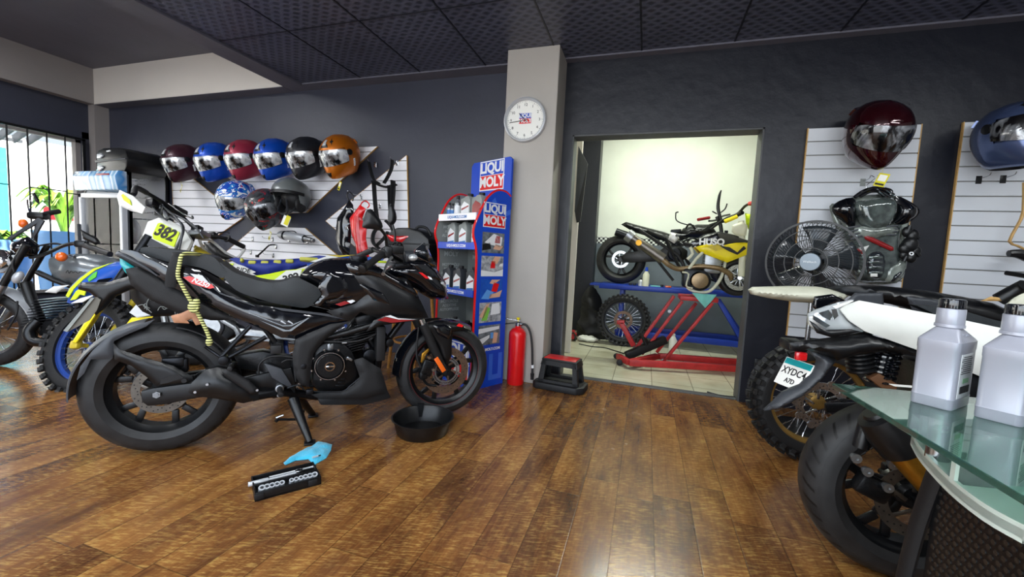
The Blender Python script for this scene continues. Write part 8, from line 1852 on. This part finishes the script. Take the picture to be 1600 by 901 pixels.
bm = B(); tube(bm, [T(1034, 404, -.14), T(1046, 414, -.13), T(1060, 420, -.11), T(1078, 418, -.1), T(1090, 416, -.1), T(1110, 417, -.1), T(1126, 420, -.1), T(1140, 428, -.08), T(1142, 436, -.05)], .026, 14); obj('exhaust_pipe', bm, M['copper'] if False else mk('bronze_pipe', '#8f7a5e', .35, metal=.8, var=.3, vs=14), rb)
bm = B(); tube(bm, [T(1000, 360, -.08), T(1034, 382, -.08), T(1060, 400, -.09), T(1072, 424, -.1)], .018, 10, 3); tube(bm, [T(1010, 360, .08), T(1040, 372, .08), T(1085, 384, .05)], .018, 10, 2); tube(bm, [T(1020, 398, -.1), T(1052, 438, -.1)], .014, 10, 0); tube(bm, [T(1040, 372, -.08), T(1052, 400, -.08), T(1068, 428, -.08)], .03, 10, 0, flat=.6); obj('subframe', bm, M['black_satin'], rb)
bm = B(); tube(bm, [T(1076, 420, -.12), T(1088, 404, -.12), T(1098, 394, -.12)], .022, 12, 0, flat=.7); tube(bm, [T(1074, 405, -.12), T(1082, 396, -.12), T(1078, 386, -.12)], .016, 10, 2); tube(bm, [T(1068, 436, -.1), T(1078, 452, -.1), T(1104, 456, -.1), T(1118, 446, -.1), T(1128, 430, -.08), T(1134, 405, -.04)], .016, 12); obj('frame', bm, M['cream_plastic'], rb)
bm = B(); c_ = T(1093, 438, -.12); cyl(bm, c_+V((0, -.03, 0)), c_+V((0, .2, 0)), .105, bev=.012, seg=28); box(bm, T(1082, 434, -.05), (.2, .2, .2), .03); obj('crankcase', bm, M['dark_metal'], rb)
bm = B(); cyl(bm, c_+V((0, -.045, 0)), c_+V((0, -.03, 0)), .08, bev=.006, seg=28); obj('clutch_cover', bm, M['bronze_pipe'], rb)
bm = B(); tube(bm, [T(1066, 425, -.14), T(1076, 428, -.14), T(1072, 446, -.14), T(1082, 450, -.14)], .02, 8, 3, flat=.5); obj('sprocket_guard', bm, M['cream_plastic'], rb)
bm = B(); box(bm, T(1112, 410, -.02), (.16, .18, .22), .02); fins(bm, T(1110, 420, 0), T(1114, 404, 0), 6, .19, .21); obj('cylinder', bm, M['aluminium'], rb)
fa = T(1156, 434, 0)
bm = B(); cyl(bm, T(1156, 434, -.10), T(1156, 434, .10), .02); obj('front_axle', bm, M['steel'], rb)
wheel(rb, RF, (fa.x+.0, 0, fa.z+.0), .20, .09, .145, 'wire', 'road', 'black_satin', (.12, -.06, 0), nsp=24, hubr=.03, discmat='steel') if False else None
for s in (-1, 1):
    bm = B(); tube(bm, [T(1158, 432, s*.09), T(1160, 400, s*.09), T(1160, 384, s*.09)], .03, 12, 0); obj('fork_guard', bm, M['cream_plastic'], rb); bm = B(); tube(bm, [T(1160, 384, s*.09), T(1158, 345, s*.09)], .028, 12, 0); obj('fork_tube', bm, M['cream_plastic'], rb)
bm = B(); inflate(bm, RF.P([(1144, 352), (1160, 346), (1168, 352), (1166, 368), (1150, 368), (1143, 362)], -.12), .02, .02, -.12); obj('number_plate', bm, M['cream_plastic'], rb)
bm = B(); inflate(bm, RF.P([(1166, 332), (1174, 334), (1183, 350), (1184, 372), (1176, 366), (1168, 350)], -.05), .06, .03, 0); obj('front_fender', bm, M['neon'], rb)
bm = B(); tube(bm, [T(1110, 358, .2), T(1133, 342, .15), T(1152, 334, .0), T(1164, 322, -.15), T(1174, 317, -.25)], .013, 10); tube(bm, [T(1133, 346, .1), T(1148, 338, .0), T(1160, 332, -.1)], .02, 10, 2); obj('handlebar', bm, M['black_satin'], rb)
bm = B(); tube(bm, [T(1172, 318, -.24), T(1184, 316, -.38)], .022, 12, 0); obj('grip', bm, M['red_bright'], rb)
bm = B(); tube(bm, [T(1132, 346, -.05), T(1140, 343, -.05), T(1152, 338, -.05)], .02, 8, 0); obj('bar_pad', bm, M['yellow'], rb)
bm = B(); inflate(bm, RF.P([(1044, 374), (1048, 362), (1058, 364), (1062, 372), (1054, 380)], -.1), .05, .02, -.05); obj('air_filter_bag', bm, M['white_gloss'], rb)
random.seed(5); bm = B()
for k in range(9):
    x = random.uniform(1050, 1110); y = random.uniform(352, 380); tube(bm, [T(x, y, -.06), T(x+random.uniform(5, 18), y+random.uniform(-8, 8), -.10), T(x+random.uniform(14, 30), y+random.uniform(-4, 14), -.06)], .009, 7)
obj('loose_wiring', bm, M['black_satin'], rb)
# wheel of a supermoto behind the fork (on the table)
wf = wheel(rb, RF, (T(1152, 436, .0).x, .0, T(1152, 436, .0).z+.02), .19, .10, .135, 'wire', 'road', 'black_satin', (.13, -.07, 0), nsp=20, hubr=.03, discmat='steel', name='front_wheel')
# teal cloth hanging over the top plate
q = ony(1100, 462, YL-.19); bm = B(); P = [ony(*k, YL-.19)-q for k in ((1081, 457), (1098, 459), (1120, 460), (1112, 470), (1102, 481), (1092, 470))]
inflate(bm, [(p.x, p.z) for p in P], .012, .03); 
for v in bm.verts: v.co.y += .006*math.sin(v.co.x*60)
o = obj('shop_rag', bm, M['teal_cloth']); o.location = q; tag(o, 'teal rag hanging over the edge of the red lift plate', 'cloth')
# loose knobby wheel leaning on the table
wc2 = ony(974, 497, 5.22); t = thing('spare_wheel', 'loose knobby dirt bike wheel standing on the tiled floor under the blue table', 'wheel', (wc2.x, 5.22, 0), 0, None, Matrix.Rotation(math.radians(-5), 3, 'X'))
wheel(t, None, (0, 0, .315), .315, .10, .232, 'wire', 'knobby', 'dark_metal', (.11, -.05, 0), nsp=28, hubr=.035, discmat='disc_rust', name='rim')
# bottles and bits on the table
def small_bottle(px, py, y, h, r, m1, m2, label):
    p = ony(px, py, y); t = thing('bottle', label, 'bottle', p); bm = B(); lathe(bm, [(0, 0), (r, .0), (r, h*.6), (r*.5, h*.75), (r*.45, h*.8), (0, h*.8)], seg=20); obj('body', bm, M[m1], t); bm = B(); cyl(bm, (0, 0, h*.79), (0, 0, h), r*.5, r*.35); obj('cap', bm, M[m2], t)
pz = lambda px, y: 450
def on_table(px, dy, *a):
    y = Yb+dy; d = ray(px, 445); p = ony(px, 445, y); t = thing('bottle', a[-1], 'bottle', (p.x, y, zt+.001)); h, r, m1, m2 = a[:4]
    bm = B(); lathe(bm, [(0, 0), (r, .0), (r, h*.6), (r*.5, h*.75), (r*.45, h*.8), (0, h*.8)], seg=20); obj('body', bm, M[m1], t); bm = B(); cyl(bm, (0, 0, h*.79), (0, 0, h), r*.5, r*.35); obj('cap', bm, M[m2], t)
on_table(1008.5, .04, .235, .04, 'cream_plastic', 'blue_sign', 'cream spray bottle with a blue cap standing on the blue table'); on_table(1001, .05, .10, .03, 'silver_paint', 'ink_black', 'short silver bottle beside the cream spray bottle on the blue table')
p = onz(1051, 542); p = V((ony(1051, 541, 5.2).x, 5.2, 0)); t = thing('bottle', 'white bottle standing on the tiled floor behind the red lift arms', 'bottle', p); bm = B(); lathe(bm, [(0, 0), (.045, 0), (.045, .13), (.02, .18), (0, .18)], seg=20); obj('body', bm, M['white_gloss'], t); bm = B(); cyl(bm, (0, 0, .178), (0, 0, .21), .02); obj('cap', bm, M['white_gloss'], t)
def bit(nm, px, dy, s, m_, lb, cat='rag'):
    p = ony(px, 448, Yb+dy); bm = B(); box(bm, (0, 0, s[2]/2), s, .003); o = obj(nm, bm, M[m_]); o.location = (p.x, Yb+dy, zt+.0005); tag(o, lb, cat)
bit('paper_sheet', 1024, .10, (.12, .10, .012), 'teal_cloth', 'pale teal folded cloth on the blue table beside the spray bottle', 'cloth'); bit('orange_rag', 1044, .10, (.07, .06, .02), 'orange_lens', 'small orange rag on the blue table', 'cloth')
for i, px in enumerate((985, 991, 1034)): bit('socket_bit', px, .05+.02*i, (.035, .03, .03), 'dark_metal', ['small dark part on the table just behind the black tyre', 'small dark part left of the short silver bottle on the table', 'small dark part between the teal cloth and the orange rag'][i], 'part')
# black cloths, jack and cable on the floor by the column
q = onz(925, 525); t = thing('black_cover', 'black fabric cover heaped against the dark column in the back room', 'cloth', (q.x-.02, 5.55, 0))
bm = B(); o0 = V((q.x-.02, 5.55, 0))
P = [(ony(*k, 5.5)-o0) for k in ((900, 530), (906, 490), (912, 455), (925, 448), (936, 462), (944, 500), (948, 530))]
inflate(bm, [(p.x, max(0.0, p.z)) for p in P], .15, .10, 0, smooth=2)
for v in bm.verts: n_ = noise.noise(v.co*9); v.co += V((n_*.03, n_*.05, 0))
obj('cover_cloth', bm, M['black_matte'], t)
q = onz(925, 524); bm = B(); ball(bm, (0, 0, .035), (.13, .09, .035)); 
for v in bm.verts: v.co.z = max(0, v.co.z+noise.noise(v.co*25)*.02)
o = obj('white_bag', bm, M['white_plastic']); o.location = (q.x, 5.25, 0); tag(o, 'crumpled white bag on the tiles beside the black cover', 'bag')
q = onz(893, 530); t = thing('floor_jack', 'small red trolley jack half hidden by the left doorway jamb', 'jack', (q.x, q.y, 0)); bm = B(); box(bm, (0, 0, .05), (.10, .22, .05), .01); box(bm, (0, .03, .09), (.06, .08, .05), .01); obj('jack_body', bm, M['red_worn'], t)
for x in (-.055, .055):
    bm = B(); cyl(bm, (x-.012, -.08, .026), (x+.012, -.08, .026), .025); obj('jack_wheel', bm, M['black_matte'], t)
bm = B(); tube(bm, [(.0, -.02, .08), (.04, -.1, .10), (.09, -.16, .04)], .01, 8); obj('jack_handle', bm, M['black_matte'], t)
bm = B(); P = [onz(*k, .006) for k in ((905, 537), (925, 541), (945, 543), (962, 548), (975, 552))]; tube(bm, P, .006, 8); o = obj('power_cable', bm, M['black_matte']); tag(o, 'thin black cable lying across the tiles towards the red lift', 'cable')
bm = B(); P = [onz(*k, .008) for k in ((1105, 612), (1128, 618), (1150, 620), (1168, 622), (1172, 608))]+[ony(1178, 585, 3.53), ony(1180, 566, 3.53)]; tube(bm, P, .006, 8); o = obj('wall_cable', bm, M['black_matte']); tag(o, 'black cable running along the threshold up to the wall socket', 'cable')
p = ony(1187, 572, YW-.01); t = thing('wall_socket', 'black wall socket low on the dark wall right of the doorway', 'socket', p); bm = B(); box(bm, (0, 0, 0), (.075, .018, .115), .004); obj('cover_plate', bm, M['black_satin'], t)
for z in (-.025, .025):
    bm = B(); box(bm, (0, -.0095, z), (.035, .002, .03), .0005); obj('outlet', bm, M['grey_plastic'], t)
# ------------------------------------------------------------------ separate pieces become parts of their own
SPLIT = {'bracket', 'bar_end', 'handle_slot', 'shield_bolt', 'caliper_bolt', 'bolt', 'cover_bolt', 'glass_standoff', 'cooling_rib', 'fork_guard', 'latch'}
for o in [o for o in bpy.data.objects if o.type == 'MESH' and o.name.split('.')[0] in SPLIT]:
    bm = bmesh.new(); bm.from_mesh(o.data); left = set(bm.verts); isl = []
    while left:
        st = [left.pop()]; cur = set(st)
        while st:
            for e in st.pop().link_edges:
                for v in e.verts:
                    if v in left: left.discard(v); cur.add(v); st.append(v)
        isl.append({v.index for v in cur})
    bm.free()
    if len(isl) < 2: continue
    for k, keep in enumerate(isl):
        b2 = bmesh.new(); b2.from_mesh(o.data); b2.verts.ensure_lookup_table()
        bmesh.ops.delete(b2, geom=[v for v in b2.verts if v.index not in keep], context='VERTS')
        me = bpy.data.meshes.new(o.name.split('.')[0]); b2.to_mesh(me); b2.free()
        for mm in o.data.materials: me.materials.append(mm)
        n = bpy.data.objects.new(o.name.split('.')[0], me); COL.objects.link(n); n.parent = o.parent; n.matrix_local = o.matrix_local.copy()
    bpy.data.objects.remove(o)
